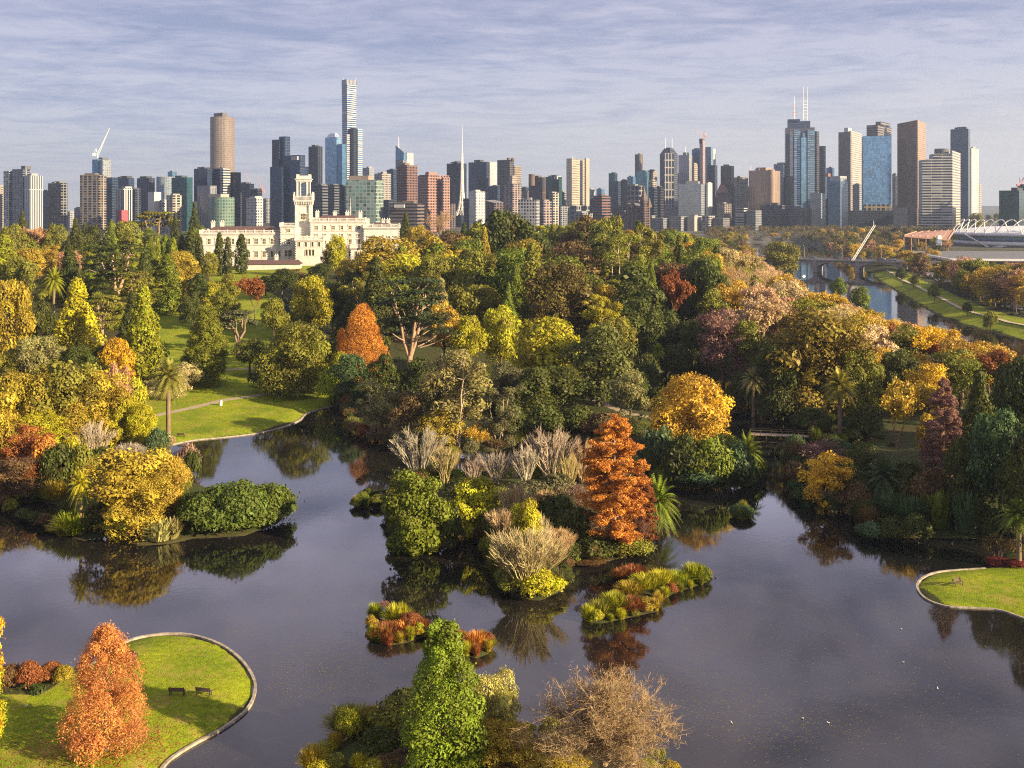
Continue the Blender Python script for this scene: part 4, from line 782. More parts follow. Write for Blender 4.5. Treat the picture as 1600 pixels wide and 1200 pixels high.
edge(LAKE[2:6], 3.0, ['mound', 'mound', 'fine_mound'], ['DG', 'OL', 'BRN', 'DG'], 1.6, 2.6, -.8, (100, 215)); edge(LAKE[27:37], 3.6, ['mound', 'tuft', 'twig', 'mound'], ['DG', 'BRN', 'OL', 'DGG', 'RUST'], 2.4, 4.2, -1.2); edge(LAKE[45:57], 3.2, ['mound', 'tuft', 'mound'], ['DG', 'BRN', 'BG', 'DG'], 2.4, 4.2, -1.0)

# --- the wood behind, scattered over the hill and along the river
def free(x, y, r):
    return all((x - a) ** 2 + (y - b) ** 2 > (r + c) ** 2 for a, b, c in SPOTS)
def scatter(n, region, kinds, cols, hs, sp, sky=None, gate=None, tries=4000):
    got = 0
    for _ in range(tries):
        if got >= n: break
        px, Y = prg.uniform(*region[0]), prg.uniform(*region[1]); X = (px - 800) * Y / F
        if gate and not gate(px, Y, X): continue
        z = hz(X, Y)
        if z < .15 or in_lawn(X, Y) or not free(X, Y, sp * (.8 if Y < 400 else 1)): continue
        h = prg.uniform(*hs); w = h * prg.uniform(.7, 1.0)
        if sky:
            lim = float(np.interp(px, sky[0], sky[1])) + prg.uniform(0, 1) ** 1.5 * 20; h = min(h, H - (lim - YH) * Y / F - z)
            if h < 5: continue
            w = min(w, h * 1.1)
        SPOTS.append((X, Y, sp * .55)); got += 1
        k = prg.choice(kinds); cc = prg.choice(cols)
        if k in ('cone', 'pine', 'cedar') and cc in ('LG', 'YG', 'OG', 'BRN'): cc = 'DG'
        plant(k, (X, Y, z), h * (1.15 if k in ('cone', 'pine') else 1), w * (.6 if k in ('cone', 'pine', 'column') else 1), cc)
SKYL = ([-100, 0, 60, 120, 200, 240, 300, 330, 420, 480, 560, 630, 700, 760, 800, 850, 900, 980, 1050, 1110, 1180, 1300], [350, 352, 362, 352, 352, 345, 345, 398, 426, 426, 422, 395, 362, 336, 338, 352, 342, 346, 350, 358, 372, 395])
FK = ['broad', 'broad', 'far', 'far', 'dense', 'pine', 'cone', 'gum']
def hillgate(px, Y, X):
    if -165 < X < -48 and 440 < Y < 575: return False            # the palace and its terrace
    return not (300 < px < 560 and Y < 505)
scatter(58, ((-60, 330), (300, 620)), FK + ['cedar'], ['DG', 'OL', 'OL', 'MG', 'OG', 'YG', 'LG'], (10, 19), 6.5, SKYL, hillgate)
scatter(100, ((560, 1120), (290, 580)), FK, ['DG', 'DG', 'OL', 'OL', 'MG', 'OG', 'YG', 'BRN', 'MG'], (14, 24), 6.0, SKYL, hillgate)
scatter(16, ((300, 640), (560, 680)), ['far', 'pine'], ['DG', 'MG', 'OL'], (10, 18), 7, SKYL)
def rivergate(px, Y, X): return X > (72 if Y < 262 else 60) + (Y - 280) * .03 and X < 112 + max(Y - 434, 0) * .24
RSKY = ([1000, 1130, 1170, 1240, 1290, 1340, 1400, 1480, 1540, 1600], [352, 374, 396, 434, 456, 482, 496, 514, 530, 545])
scatter(34, ((1100, 1300), (240, 480)), ['autumn', 'bare', 'thin', 'bare', 'broad'], ['TAN', 'PINK', 'CREAM', 'TAN', 'GOLD', 'OL'], (12, 18), 4.6, RSKY, rivergate, 6000)
scatter(64, ((1270, 1660), (226, 440)), ['autumn', 'thin', 'autumn', 'thin', 'broad'], ['GOLD', 'GOLD', 'YEL', 'OG', 'TAN', 'CREAM', 'GOLD', 'OL', 'RUST'], (10, 17), 4.4, RSKY, rivergate, 9000)
scatter(44, ((1060, 1270), (430, 700)), ['autumn', 'thin', 'far', 'bare'], ['GOLD', 'TAN', 'PINK', 'OL', 'CREAM', 'OG'], (10, 16), 5.0, RSKY, rivergate, 6000)
def bankgate(px, Y, X):
    xr = float(np.interp(Y, [p[1] for p in RB], [p[0] for p in RB])); return X > xr + 24 and not (29 < X - xr < 40) and not (Y > 560 and px > 1440)
scatter(120, ((1375, 1640), (330, 900)), ['autumn', 'thin', 'broad', 'autumn', 'far'], ['GOLD', 'OG', 'BRN', 'OL', 'PINK', 'GOLD', 'OG'], (12, 19), 4.6, ([1300, 1370, 1420, 1600], [352, 380, 392, 408]), bankgate, 12000)
scatter(110, ((1120, 1480), (740, 1300)), ['far', 'far', 'autumn', 'thin'], ['OG', 'GOLD', 'OL', 'BRN', 'DG', 'PINK', 'OG'], (9, 15), 6, ([1100, 1200, 1320, 1480], [352, 356, 348, 354]))
scatter(24, ((1490, 1620), (1200, 2600)), ['far'], ['OL', 'BRN', 'DG', 'OG'], (14, 26), 12, ([1490, 1530, 1560, 1620], [345, 305, 308, 330]))
scatter(20, ((640, 1180), (640, 950)), ['far'], ['PINK', 'BRN', 'OL', 'DG'], (9, 14), 9, ([600, 1100, 1200], [352, 352, 350]))
# undergrowth: low leafy growth and litter nobody could count
rg = np.random.default_rng(77)
m_ = (MZ > .08) & (MY > 72) & (MY < 560) & (np.abs(MX) < 250) & (lawn < .25) & (path < .25)
cx, cyy, cz = MX[m_], MY[m_], MZ[m_]; area = np.where(cyy < 300, 1.2, 10.0) * np.where(np.abs(cx - 10) < 140, 1, 4)
def growth(name, nc, per, col, rlo, rhi, size):
    pk = rg.choice(len(cx), nc, p=area / area.sum()); r = rg.uniform(rlo, rhi, nc); jx = np.where(cyy[pk] < 300, .6, 2.5)
    C = np.stack([cx[pk] + rg.uniform(-1, 1, nc) * jx, cyy[pk] + rg.uniform(-1, 1, nc) * jx, cz[pk] + r * .1], 1)
    V, tn = leaves(rg, C, np.stack([r, r, r * .75], 1), per, size, up=1.0, cull=0); u = link(name, mesh_np(name, V, quads(len(V) // 4), LEAF, tn), None, col); tag(u, kind='stuff')
growth('undergrowth', 2600, 60, (.045, .065, .016), .5, 1.5, .2); growth('dry_undergrowth', 1500, 50, (.12, .085, .03), .4, 1.2, .17); growth('light_undergrowth', 1100, 50, (.12, .13, .02), .4, 1.1, .17)

# fallen leaves under the orange trees, and leaves and scum drifting on the lake
def litter(name, cen, n, col, rad, size, mat=None, z=None):
    X = []
    for (x, y), r, k in cen: X.append(np.stack([x + rg.normal(0, r, k), y + rg.normal(0, r * .6, k)], 1))
    X = np.concatenate(X); zz_ = np.array([hz(a, b) for a, b in X]) + .05 if z is None else np.full(len(X), z); keep = (zz_ > .1) if z is None else (np.array([hz(a, b) for a, b in X]) < -.1); X, zz_ = X[keep], zz_[keep]; k = len(X)
    a = rg.uniform(0, 6.28, k); s_ = (size * rg.uniform(.4, 1.3, k))[:, None]; t_ = np.stack([np.cos(a), np.sin(a), rg.normal(0, .12 if z is None else 0, k)], 1); b_ = np.stack([-np.sin(a), np.cos(a), rg.normal(0, .12 if z is None else 0, k)], 1); C = np.stack([X[:, 0], X[:, 1], zz_ + rg.uniform(0, .01, k)], 1)
    V = np.stack([C + t_ * s_, C + b_ * s_ * .6, C - t_ * s_, C - b_ * s_ * .6], 1).reshape(-1, 3); tag(link(name, mesh_np(name, V, quads(k), LEAF, np.repeat(np.clip(rg.normal(.5, .22, k), 0, 1), 4)), None, col), kind='stuff')
q1 = at(160, 1172); q2 = at(1078, 735)
litter('fallen_leaves', [((q1.x + .5, q1.y), 3.4, 2600), ((q1.x - 2, q1.y - 1), 7, 900), ((-24, 100), 9, 500), ((-62, 205), 8, 500), ((-48, 225), 12, 600)], 0, (.42, .18, .05), 3, .10)
litter('floating_leaves', [(px0(*c), r, k) for c, r, k in (((500, 1040), 4, 900), ((470, 1000), 6, 700), ((480, 1075), 3, 420), ((1080, 1090), 5, 900), ((1040, 1060), 4, 260), ((1130, 1110), 4, 260), ((1230, 1140), 5, 800), ((1250, 1000), 8, 700), ((1400, 1060), 9, 600), ((700, 920), 12, 500), ((200, 900), 9, 400), ((1100, 960), 9, 400), ((600, 930), 9, 260), ((330, 930), 9, 260), ((1350, 930), 8, 260), ((900, 1030), 9, 300), ((1000, 1010), 5, 200), ((1500, 1130), 8, 260))], 0, (.30, .27, .10), 0, .055, z=.012)

# far belt of trees between the river and the city, one mass at this distance
nc = 2600; pxs = rg.uniform(1105, 1600, nc); Ys = rg.uniform(900, 1420, nc); Xs = (pxs - 800) * Ys / F; hs_ = np.array([hz(a, b) for a, b in zip(Xs, Ys)]); ok = (hs_ > .3) & ~((pxs > 1395) & (Ys < 1080)); rr = rg.uniform(1.6, 3.6, nc)
C = np.stack([Xs, Ys, hs_ + rg.uniform(1, 8, nc)], 1)[ok]; rr = rr[ok]; V, tn = leaves(rg, C, np.stack([rr * 1.2, rr * 1.2, rr], 1), 46, .75, cull=0)
half = rg.random(len(tn) // 4) < 2
tag(link('far_wood', mesh_np('far_wood', V, quads(len(V) // 4), LEAF, tn), None, (.12, .10, .03)), kind='stuff')

# --- labels for everything planted without one: the kind, its colour and where it stands against a landmark
LMS = [('the white palace', 470, 370), ('the tall lone palm', 263, 620), ('the flat topped cedar', 640, 500), ('the orange swamp cypress', 960, 740), ('the bright yellow tree', 1078, 640), ('the bottom bright green conifer', 694, 1080), ('the salmon orange conifer', 163, 1070),
 ('the bottom bare tree', 945, 1140), ('the pale straw thicket', 822, 880), ('the big brown-olive tree', 880, 460), ('the largest yellow-green tree', 855, 545), ('the river bridge', 1310, 412), ('the leaning white mast', 1348, 375), ('the spreading right bank tree', 1278, 550), ('the purple-brown swamp cypress', 1474, 680),
 ('the right lawn tip', 1530, 920), ('the tall pointed cypress', 224, 520), ('the yellow-green drooping conifer', 120, 505), ('the left slope cedar', 180, 430), ('the olive gold island tree', 195, 760), ('the grey-green domed tree', 62, 565), ('the orange autumn conifer', 568, 530), ('the white lattice spire', 722, 300),
 ('the white arched stadium', 1545, 365), ('the grassy river bank', 1470, 475), ('the small yellow lakeside tree', 1290, 750), ('the tall pale gum', 714, 620), ('the dark bridge tree', 1220, 400), ('the rust orange tree', 1054, 465), ('the golden tree in the wood', 950, 485), ('the glossy island tree', 652, 800), ('the lawn olive tree', 456, 555),
 ('the wide skyline tree', 240, 355), ('the purple twiggy pond tree', 1130, 540), ('the pampas grass', 550, 1135), ('the grey arched tower block', 1045, 280)]
ORD = ['nearest', 'second', 'third', 'fourth', 'fifth', 'sixth', 'seventh', 'eighth', 'ninth', 'tenth'] + ['%dth' % k for k in range(11, 60)]
grp = {}
for tr in TREES:
    o, col, kind, x, y, lab, _ = tr
    if lab: continue
    best = min(LMS, key=lambda L: math.hypot(L[1] - x, (L[2] - y) * 1.3)); ax, ay = x - best[1], y - best[2]
    d_ = ('left of' if ax < 0 else 'right of') if abs(ax) > abs(ay) * 1.2 else ('behind' if ay < 0 else 'in front of')
    if not isinstance(col, str): col = min(PAL, key=lambda k: sum((a - b) ** 2 for a, b in zip(PAL[k], col)))
    desc = CW[col] + ' ' + KW[kind][1].replace('twiggy tree' if col == 'TAN' else '\0', 'twiggy tree')
    grp.setdefault((desc, d_, best[0]), []).append((math.hypot(ax, ay), tr))
GN = {'tree': 'trees of the garden', 'conifer': 'conifers of the garden', 'shrub': 'shrubs along the water', 'reeds': 'reed clumps in the lake', 'palm': 'palms of the garden', 'autumn tree': 'autumn trees near the river', 'cypress': 'slim cypresses by the palace', 'flax': 'flax clumps on the right bank', 'pine': 'pines of the garden', 'gum tree': 'gum trees of the garden', 'bush': 'twiggy bushes by the water', 'bare shrub': 'bare stemmed shrubs', 'cedar': 'cedars of the garden', 'bare tree': 'leafless trees'}
for (desc, d_, lm), L in grp.items():
    L.sort(key=lambda q: q[0])
    for i, (_, tr) in enumerate(L):
        tr[0]['label'] = (f'{desc} {d_} {lm}' if len(L) == 1 else f'{desc}, {ORD[i]} {d_} {lm}')
for tr in TREES: tr[0]['group'] = {'evergreen tree': 'evergreens of the garden', 'golden tree': 'golden trees in autumn leaf'}.get(tr[0]['category'], GN.get(tr[0]['category']))

# ------------------------------------------------------------------ the palace on the hill
STONE = plain('cream_stucco', (.50, .485, .45), .8, 0, .2, .5)
SLATE = plain('red_brown_slate', (.10, .055, .05), .7, 0, .25, 1.0)
PANE = plain('dark_window_glass', (.022, .02, .02), .75, 0, .2, 1.0)
STONE2 = plain('warm_stone_trim', (.64, .55, .40), .8, 0, .12, .6)
PY = 500.0; GZ = 15.2; K = PY / F                        # metres per photo pixel at the palace
def gx(px): return (px - 471) * K
def gz(py): return H - (py - YH) * K - GZ
pal = thing('palace', 'long white Italianate palace with a square belvedere tower on the hill', 'palace', ((471 - 800) * K, PY, GZ), math.radians(7))
winm = None
def winmesh(w, h, arch):
    m = MB(); m.box(-w / 2, w / 2, -.04, .3, 0, h, 0); f = MB()
    f.box(-w / 2 - .28, -w / 2, -.22, .1, -.2, h + .05); f.box(w / 2, w / 2 + .28, -.22, .1, -.2, h + .05)
    f.box(-w / 2 - .45, w / 2 + .45, -.34, .1, h + .05, h + .45); f.box(-w / 2 - .4, w / 2 + .4, -.30, .1, -.45, -.2)
    f.box(-.05, .05, -.10, .02, 0, h); f.box(-w / 2, w / 2, -.09, .02, h * .5 - .05, h * .5 + .05)
    if arch:
        pts = [(-w / 2 * math.cos(a), h + .02 + w / 2 * math.sin(a)) for a in np.linspace(0, math.pi, 9)]
        m.add([(x, -.05, z) for x, z in pts] + [(x, .2, z) for x, z in pts], [tuple(range(9))[::-1]] + [(i, i + 1, 10 + i, 9 + i) for i in range(8)])
        f = MB(); f.box(-w / 2 - .28, -w / 2, -.2, .1, -.2, h); f.box(w / 2, w / 2 + .28, -.2, .1, -.2, h)
        for i in range(8):
            (x0, z0), (x1, z1) = pts[i], pts[i + 1]; f.tube([(x0 * 1.15, -.1, z0 + .1), (x1 * 1.15, -.1, z1 + .1)], .16, 4)
    return m.mesh('window', PANE), f.mesh('frame', STONE2)
WINS = {}
def window(x, y, z, w=1.15, h=2.2, arch=False, rz=0):
    k = (w, h, arch)
    if k not in WINS: WINS[k] = winmesh(w, h, arch)
    o = link('window', WINS[k][0], pal); o.location = (x, y, z); o.rotation_euler = (0, 0, rz); link('frame', WINS[k][1], o)
def block(name, x0, x1, y0, y1, z1, z0=-2.0, cornice=True, roof=None, strings=(), bal=True):
    m = MB(); m.box(x0, x1, y0, y1, z0, z1); m.box(x0 - .25, x1 + .25, y0 - .25, y1 + .25, z0, .9)
    for s in strings: m.box(x0 - .22, x1 + .22, y0 - .22, y1 + .22, s, s + .35)
    if cornice: m.box(x0 - .7, x1 + .7, y0 - .7, y1 + .7, z1 + .001, z1 + .4); m.box(x0 - .4, x1 + .4, y0 - .4, y1 + .4, z1 - .45, z1 - .002)
    for xq in (x0, x1):
        zq = 1.0
        while zq < z1 - 1.2: m.box(xq - .35, xq + .35, y0 - .14, y0 + .5, zq, zq + .55); zq += 1.1
    w = m.obj(name, STONE, pal)
    if bal:
        b = MB(); zt = z1 + 1.75
        for (a0, a1, c0, c1) in ((x0 - .35, x1 + .35, y0 - .35, y0 - .05), (x0 - .35, x1 + .35, y1 + .05, y1 + .35), (x0 - .35, x0 - .05, y0, y1), (x1 + .05, x1 + .35, y0, y1)):
            b.box(a0, a1, c0, c1, z1 + .41, z1 + .62); b.box(a0, a1, c0, c1, zt - .3, zt)
            L = max(a1 - a0, c1 - c0); n = max(int(L / .55), 2)
            for i in range(n):
                u = (i + .5) / n; x = a0 + (a1 - a0) * u if a1 - a0 > c1 - c0 else (a0 + a1) / 2; y = c0 + (c1 - c0) * u if c1 - c0 > a1 - a0 else (c0 + c1) / 2; b.box(x - .11, x + .11, y - .11, y + .11, z1 + .62, zt - .3)
            n = max(int(L / 4.2), 1)
            for i in range(n + 1):
                u = i / n; x = a0 + (a1 - a0) * u if a1 - a0 > c1 - c0 else (a0 + a1) / 2; y = c0 + (c1 - c0) * u if c1 - c0 > a1 - a0 else (c0 + c1) / 2; b.box(x - .3, x + .3, y - .3, y + .3, z1 + .405, zt + .25)
        b.obj('balustrade', STONE, pal)
    if roof:
        r = MB(); i = 1.2; hh = roof; yc = (y0 + y1) / 2; d = min((y1 - y0) / 2 - i, 6)
        pts = [(x0 + i, y0 + i), (x1 - i, y0 + i), (x1 - i, y1 - i), (x0 + i, y1 - i)]; top = [(x0 + i + d * .7, y0 + i + d * .7), (x1 - i - d * .7, y0 + i + d * .7), (x1 - i - d * .7, y1 - i - d * .7), (x0 + i + d * .7, y1 - i - d * .7)]
        r.prism(pts, z1 + .41, z1 + .41 + hh, top=top); r.obj('roof', SLATE, pal)
    return w
def chimney(x, y, z0, z1, w=.9):
    m = MB(); m.box(x - w, x + w, y - .6, y + .6, z0, z1); m.box(x - w - .2, x + w + .2, y - .8, y + .8, z1, z1 + .4)
    for s in (-.5, .5): m.tube([(x + s * w, y, z1 + .4), (x + s * w, y, z1 + 1.2)], .22, 8)
    m.obj('chimney', STONE, pal)
# left wing, corner pavilion, tower, state block, right wing
zL = gz(365)
block('left_wing', gx(318), gx(440), 0, 22, zL, roof=2.9, strings=(gz(383),))
for i in range(10):
    x = gx(331 + i * 11.9); window(x, 0, gz(381) + .1, 1.2, 2.4); window(x, 0, gz(401), 1.2, 2.6)
for i in range(3): window(gx(318), 4 + i * 6, gz(381), 1.2, 2.4, rz=-math.pi / 2)
block('corner_pavilion', gx(440), gx(462), -2.2, 16, gz(354), strings=(gz(383), gz(366)))
for z in (gz(381), gz(362)): window(gx(452), -2.2, z, 1.3, 2.3 if z < 12 else 1.2)
for d in (-4, 0, 4): window(gx(452 + d), -2.2, gz(400), .95, 2.8)
tw = MB(); a0, a1, b0, b1 = gx(461), gx(482.5), 9.0, 15.6; zc = gz(315)
tw.box(a0, a1, b0, b1, -2, zc)
for s in (gz(346), gz(322)): tw.box(a0 - .25, a1 + .25, b0 - .25, b1 + .25, s, s + .5)
for c in (a0, a1):
    for e in (b0, b1): tw.box(c - .7, c + .7, e - .7, e + .7, -1.5, zc - .01)
tw.obj('tower', STONE, pal)
xm = (a0 + a1) / 2; ym = (b0 + b1) / 2
cn = MB(); zb = gz(309)
for i in range(11):
    for e in (b0 - .95, b1 + .5): cn.box(a0 - 1.0 + i * (a1 - a0 + 1.7) / 10, a0 - .6 + i * (a1 - a0 + 1.7) / 10, e, e + .6, zc - 1.4, zc)
cn.box(a0 - 1.3, a1 + 1.3, b0 - 1.3, b1 + 1.3, zc + .001, zc + .7); cn.obj('cornice', STONE, pal)
bl = MB()
for (p0, p1, q0, q1) in ((a0 - 1.2, a1 + 1.2, b0 - 1.2, b0 - 1.1), (a0 - 1.2, a1 + 1.2, b1 + .95, b1 + 1.2), (a0 - 1.2, a0 - .95, b0 - .95, b1 + .95), (a1 + .95, a1 + 1.2, b0 - .95, b1 + .95)):
    bl.box(p0, p1, q0, q1, zb + .7, zb + 1.0); L = max(p1 - p0, q1 - q0)
    for i in range(17):
        u = (i + .5) / 17; bl.box(p0 + (p1 - p0) * u - .12, p0 + (p1 - p0) * u + .12, q0 + (q1 - q0) * u - .12, q0 + (q1 - q0) * u + .12, zc + .7, zb + .7)
for c in (a0 - 1.08, a1 + 1.08):
    for e in (b0 - 1.08, b1 + 1.08): bl.box(c - .4, c + .4, e - .4, e + .4, zc + .7, zb + 1.9); bl.tube([(c, e, zb + 1.9), (c, e, zb + 2.4), (c, e, zb + 3)], [.35, .4, .1], 8)
bl.obj('balustrade', STONE, pal)
bv = MB(); q = .7; z0 = zc + .7; z2 = gz(283); z3 = gz(275.5)
for c in (a0 + .2, a1 - 1.7):
    for e in (b0 + .2, b1 - 1.7): bv.box(c, c + 1.5, e, e + 1.5, z0, z2)
bv.box(a0 + .9, a1 - .9, b0 + 2.4, b1 - 2.4, z0, z0 + 1.4)
for e in (b0 + .35, b1 - 1.5):                      # arch heads over the four openings
    for i in range(8):
        t0, t1 = math.pi * i / 8, math.pi * (i + 1) / 8; r = (a1 - a0) / 2 - 1.7; zz0 = z2 - 2.1
        xa, xb = xm - r * math.cos(t0), xm - r * math.cos(t1); za, zb_ = zz0 + 1.6 * math.sin(t0), zz0 + 1.6 * math.sin(t1)
        bv.add([(xa, e, za), (xb, e, zb_), (xb, e, z2 + .01), (xa, e, z2 + .01), (xa, e + 1.1, za), (xb, e + 1.1, zb_), (xb, e + 1.1, z2 + .01), (xa, e + 1.1, z2 + .01)], [(0, 1, 2, 3), (7, 6, 5, 4), (4, 5, 1, 0)])
for k in range(3):
    for (c, e) in ((a0 - .1, b0 - .1), (a1 - .35, b0 - .1), (a0 + 1.55, b0 - .1), (a1 - 1.95, b0 - .1)): bv.tube([(c + .22, e, z0), (c + .22, e, z2)], .22, 6) if k == 0 else None
bv.box(a0 - .3, a1 + .3, b0 - .3, b1 + .3, z2 + .011, z2 + 1.0); bv.box(a0 - .8, a1 + .8, b0 - .8, b1 + .8, z2 + 1.001, z2 + 1.4); bv.box(a0 - .1, a1 + .1, b0 - .1, b1 + .1, z2 + 1.401, z3 + .6)
for c in (a0 + .4, a1 - .4):
    for e in (b0 + .4, b1 - .4): bv.box(c - .5, c + .5, e - .5, e + .5, z3 + .601, z3 + 1.3)
bv.obj('belvedere', STONE, pal); window(gx(470), b0, gz(343), 1.2, 2.6); window(gx(475), b0, gz(343), 1.2, 2.6)
zR = gz(347)
block('state_block', gx(484), gx(568), 6, 30, zR, roof=2.6, strings=(gz(362), gz(383)))
for i in range(7):
    x = gx(493 + i * 13.2)
    if x < gx(566): window(x, 6, gz(359), 1.2, 1.7); window(x, 6, gz(370), 1.1, 1.0); window(x, 6, gz(384), 1.3, 2.8); window(x, 6, gz(402), 1.3, 2.8)
for x in (492, 520, 540, 561): chimney(gx(x), 17, zR + 1, gz(333 if x > 500 else 332))
block('right_wing', gx(568), gx(623), 4, 24, gz(357), roof=1.9, strings=(gz(374),))
for i in range(5): window(gx(575 + i * 10.5), 4, gz(378), 1.2, 2.4); window(gx(575 + i * 10.5), 4, gz(399), 1.2, 2.4, True)
for i in range(3): window(gx(623), 8 + i * 6, gz(378), 1.2, 2.4, rz=math.pi / 2)
for x in (331, 345): chimney(gx(x), 11, zL + 1, gz(348))
for x in (598, 606, 573): chimney(gx(x), 14, gz(356), gz(345))
block('arcade_porch', gx(465), gx(506), -9, 6, gz(375), strings=(gz(386),))
for i in range(3): window(gx(481 + i * 5), -9, gz(398), 1.0, 2.4, True)
for i in range(4): window(gx(470 + i * 10), -9, gz(384), .9, 1.7, True)
block('side_porch', gx(548), gx(572), -2, 6, gz(388)); window(gx(556), -2, gz(403), 1.1, 2.6, True); window(gx(563), -2, gz(403), 1.1, 2.6, True)
an = MB(); an.box(gx(386), gx(476), -26, -18, -3, gz(408)); an.obj('service_wing', STONE, pal)
ar = MB(); ar.prism([(gx(385), -26.6), (gx(478), -26.6), (gx(478), -17.4), (gx(385), -17.4)], gz(408) + .01, gz(402), top=[(gx(387), -22.2), (gx(472), -22.2), (gx(472), -21.8), (gx(387), -21.8)]); ar.obj('roof', SLATE, pal)
for x in (395, 440): chimney(gx(x), -22, gz(404), gz(397), .8)
fm = MB(); fm.tube([(gx(545), 18, zR + 2.5), (gx(545), 18, zR + 12)], [.12, .05], 5); fm.obj('flagpole', WHITEP, pal)

# ------------------------------------------------------------------ the city
def vol(root, part, xl, xr, top, D, sty, wall, glass, s=.62, rot=-36, bot=None, zt=None, shape=None, dmax=90, taper=None, roofm=None, dd=0.0):
    """one block of a building, given by the picture columns it spans at distance D; zt lists corner heights (near, right, back, left) in rows"""
    D = D + dd; k = D / F; ext = (xr - xl) * k; th = math.radians(abs(rot)); z1 = H - (top - YH) * k
    gx0 = (xl + xr) / 2 * k - 800 * k; z0 = (hz(gx0, D) - 1.0) if bot is None else H - (bot - YH) * k
    m = MB(); L = root.location
    if shape == 'cyl':
        r = ext / 2; n = 28; pts = [(r * math.cos(2 * math.pi * i / n), r * math.sin(2 * math.pi * i / n)) for i in range(n)]; ox, oy = (xl + xr) / 2 * k - 800 * k, D + r; zts = None; tp = None
    else:
        th = max(th, .03); c_, n_ = math.cos(th), math.sin(th); ul, ur = (xl - 800) / F, (xr - 800) / F; den = n_ - ur * c_
        xc = xl + s * (xr - xl) if den > .05 else xr          # the corner nearest the camera
        Xc = (xc - 800) * k; w = min(max((Xc - ul * D) / (c_ + ul * n_), 3), 130); d = (ur * D - Xc) / den if den > .05 else 30
        d = min(max(d, 10), dmax); lf, rt = (-c_, n_), (n_, c_); pts = [(0, 0), (rt[0] * d, rt[1] * d), (rt[0] * d + lf[0] * w, rt[1] * d + lf[1] * w), (lf[0] * w, lf[1] * w)]
        ox, oy = (xc - 800) * k, D
        zts = [H - (v - YH) * k - z0 for v in zt] if zt else None; tp = None
    if taper:
        cx = sum(p[0] for p in pts) / len(pts); cy_ = sum(p[1] for p in pts) / len(pts); tp = [(cx + (x - cx) * taper, cy_ + (y - cy_) * taper) for x, y in pts]
    else: tp = None
    m.prism(pts, 0, z1 - z0, 0, 1, top=tp, ztop=zts)
    mat = facade(sty, wall, glass) if not isinstance(sty, bpy.types.Material) else sty
    o = m.obj(part, [mat, roofm or ROOF], root); o.location = (ox - L.x, oy - L.y, z0 - L.z)
    return o
crg = random.Random(11)
PLANTM = plain('plant_room_cladding', (.30, .29, .29), .7, 0, .2, .3)
def building(name, label, xl, xr, top, D, sty, wall, glass, s=.62, rot=-36, cat_='building', plant_=True, group=None, **kw):
    X = ((xl + xr) / 2 - 800) * D / F
    r = thing(name, label, cat_, (X, D, hz(X, D)), 0, group or 'buildings of the city skyline')
    vol(r, 'tower_body' if YH - top > -5 else 'body', xl, xr, top, D, sty, wall, glass, s, rot, **kw)
    if plant_:
        a = crg.uniform(.15, .4); b_ = crg.uniform(.55, .85); hgt = min(max((xr - xl) * .10, 1.5), 4.5)
        vol(r, 'plant_room', xl + a * (xr - xl), xl + b_ * (xr - xl), top - hgt, D, 'blank', tuple(min(c * .8 + .03, .6) for c in wall), (.1, .1, .1), s, rot, bot=top - .01, dd=min(6, (xr - xl) * .4))
        if xr - xl > 16 and crg.random() < .6: vol(r, 'lift_tower', xl + .2 * (xr - xl), xl + .42 * (xr - xl), top - hgt * .6, D, 'blank', wall, wall, s, rot, bot=top - .02, dd=min(9, (xr - xl) * .6))
    return r
def mast(root, px, top, bot, D, r=.5, mat=None, name='mast', dd=8):
    D += dd; k = D / F; m = MB(); m.tube([((px - 800) * k - root.location.x, D - root.location.y, H - (bot - YH) * k - root.location.z), ((px - 800) * k - root.location.x, D - root.location.y, H - (top - YH) * k - root.location.z)], [r, r * .5], 5); return m.obj(name, mat or STEEL, root)
# palette of walls and glass
NAVY = (.025, .05, .095); SLT = (.065, .09, .14); CHAR = (.042, .048, .065); TEAL = (.035, .11, .12); BLU = (.10, .22, .33); LBL = (.22, .36, .46); CRM = (.62, .52, .38); WHT = (.72, .70, .66); TANW = (.50, .36, .24); BRNW = (.20, .115, .08)
BRICK = (.30, .13, .085); TERRA = (.55, .26, .17); GREYW = (.36, .36, .37); DGRY = (.17, .175, .19); GL = (.05, .07, .09); GLB = (.07, .12, .18); GLD = (.013, .024, .042); PNK = (.50, .34, .29)
# -- left cluster
b_ = building('apartment_tower', 'white stepped apartment tower at the far left of the skyline', 38, 67, 274, 1450, 'vband', WHT, DGRY, .28, -30)
vol(b_, 'tower_body', 19, 47, 264, 1450, 'apt', GREYW, GL, .6, -30, dd=14); vol(b_, 'tower_body', 5.5, 21, 267, 1450, 'apt', WHT, GL, .55, -30, dd=26); vol(b_, 'plant_room', 33, 43, 259, 1450, 'blank', DGRY, DGRY, .6, -30, bot=265, dd=22)
building('office_tower', 'pale tan block cut off by the left edge of the skyline', -14, 7, 291, 1500, 'fine', CRM, GL, .5, -30)
building('office_tower', 'plain slate blue block right of the white stepped tower', 66, 79, 298, 1620, 'dark', SLT, NAVY, .8)
building('apartment_tower', 'dark speckled apartment tower with pale panels right of the white stepped tower', 75, 102, 286, 1480, 'mosaic', (.30, .28, .25), GLD, .75)
building('office_block', 'small low grey block in the gap at left of the skyline', 116, 128, 325, 1650, 'fine', GREYW, GL, .5)
b_ = building('apartment_tower', 'brown and cream striped apartment tower left of the white crane tower', 125, 155, 273, 1350, 'apt', (.34, .27, .19), GLD, .97, -10, plant_=False); vol(b_, 'tower_body', 153, 164, 275, 1350, 'apt', TANW, GL, .3, -30, dd=12); vol(b_, 'plant_room', 132, 150, 270.5, 1350, 'blank', (.25, .2, .15), GL, .9, -10, bot=273.1, dd=10)
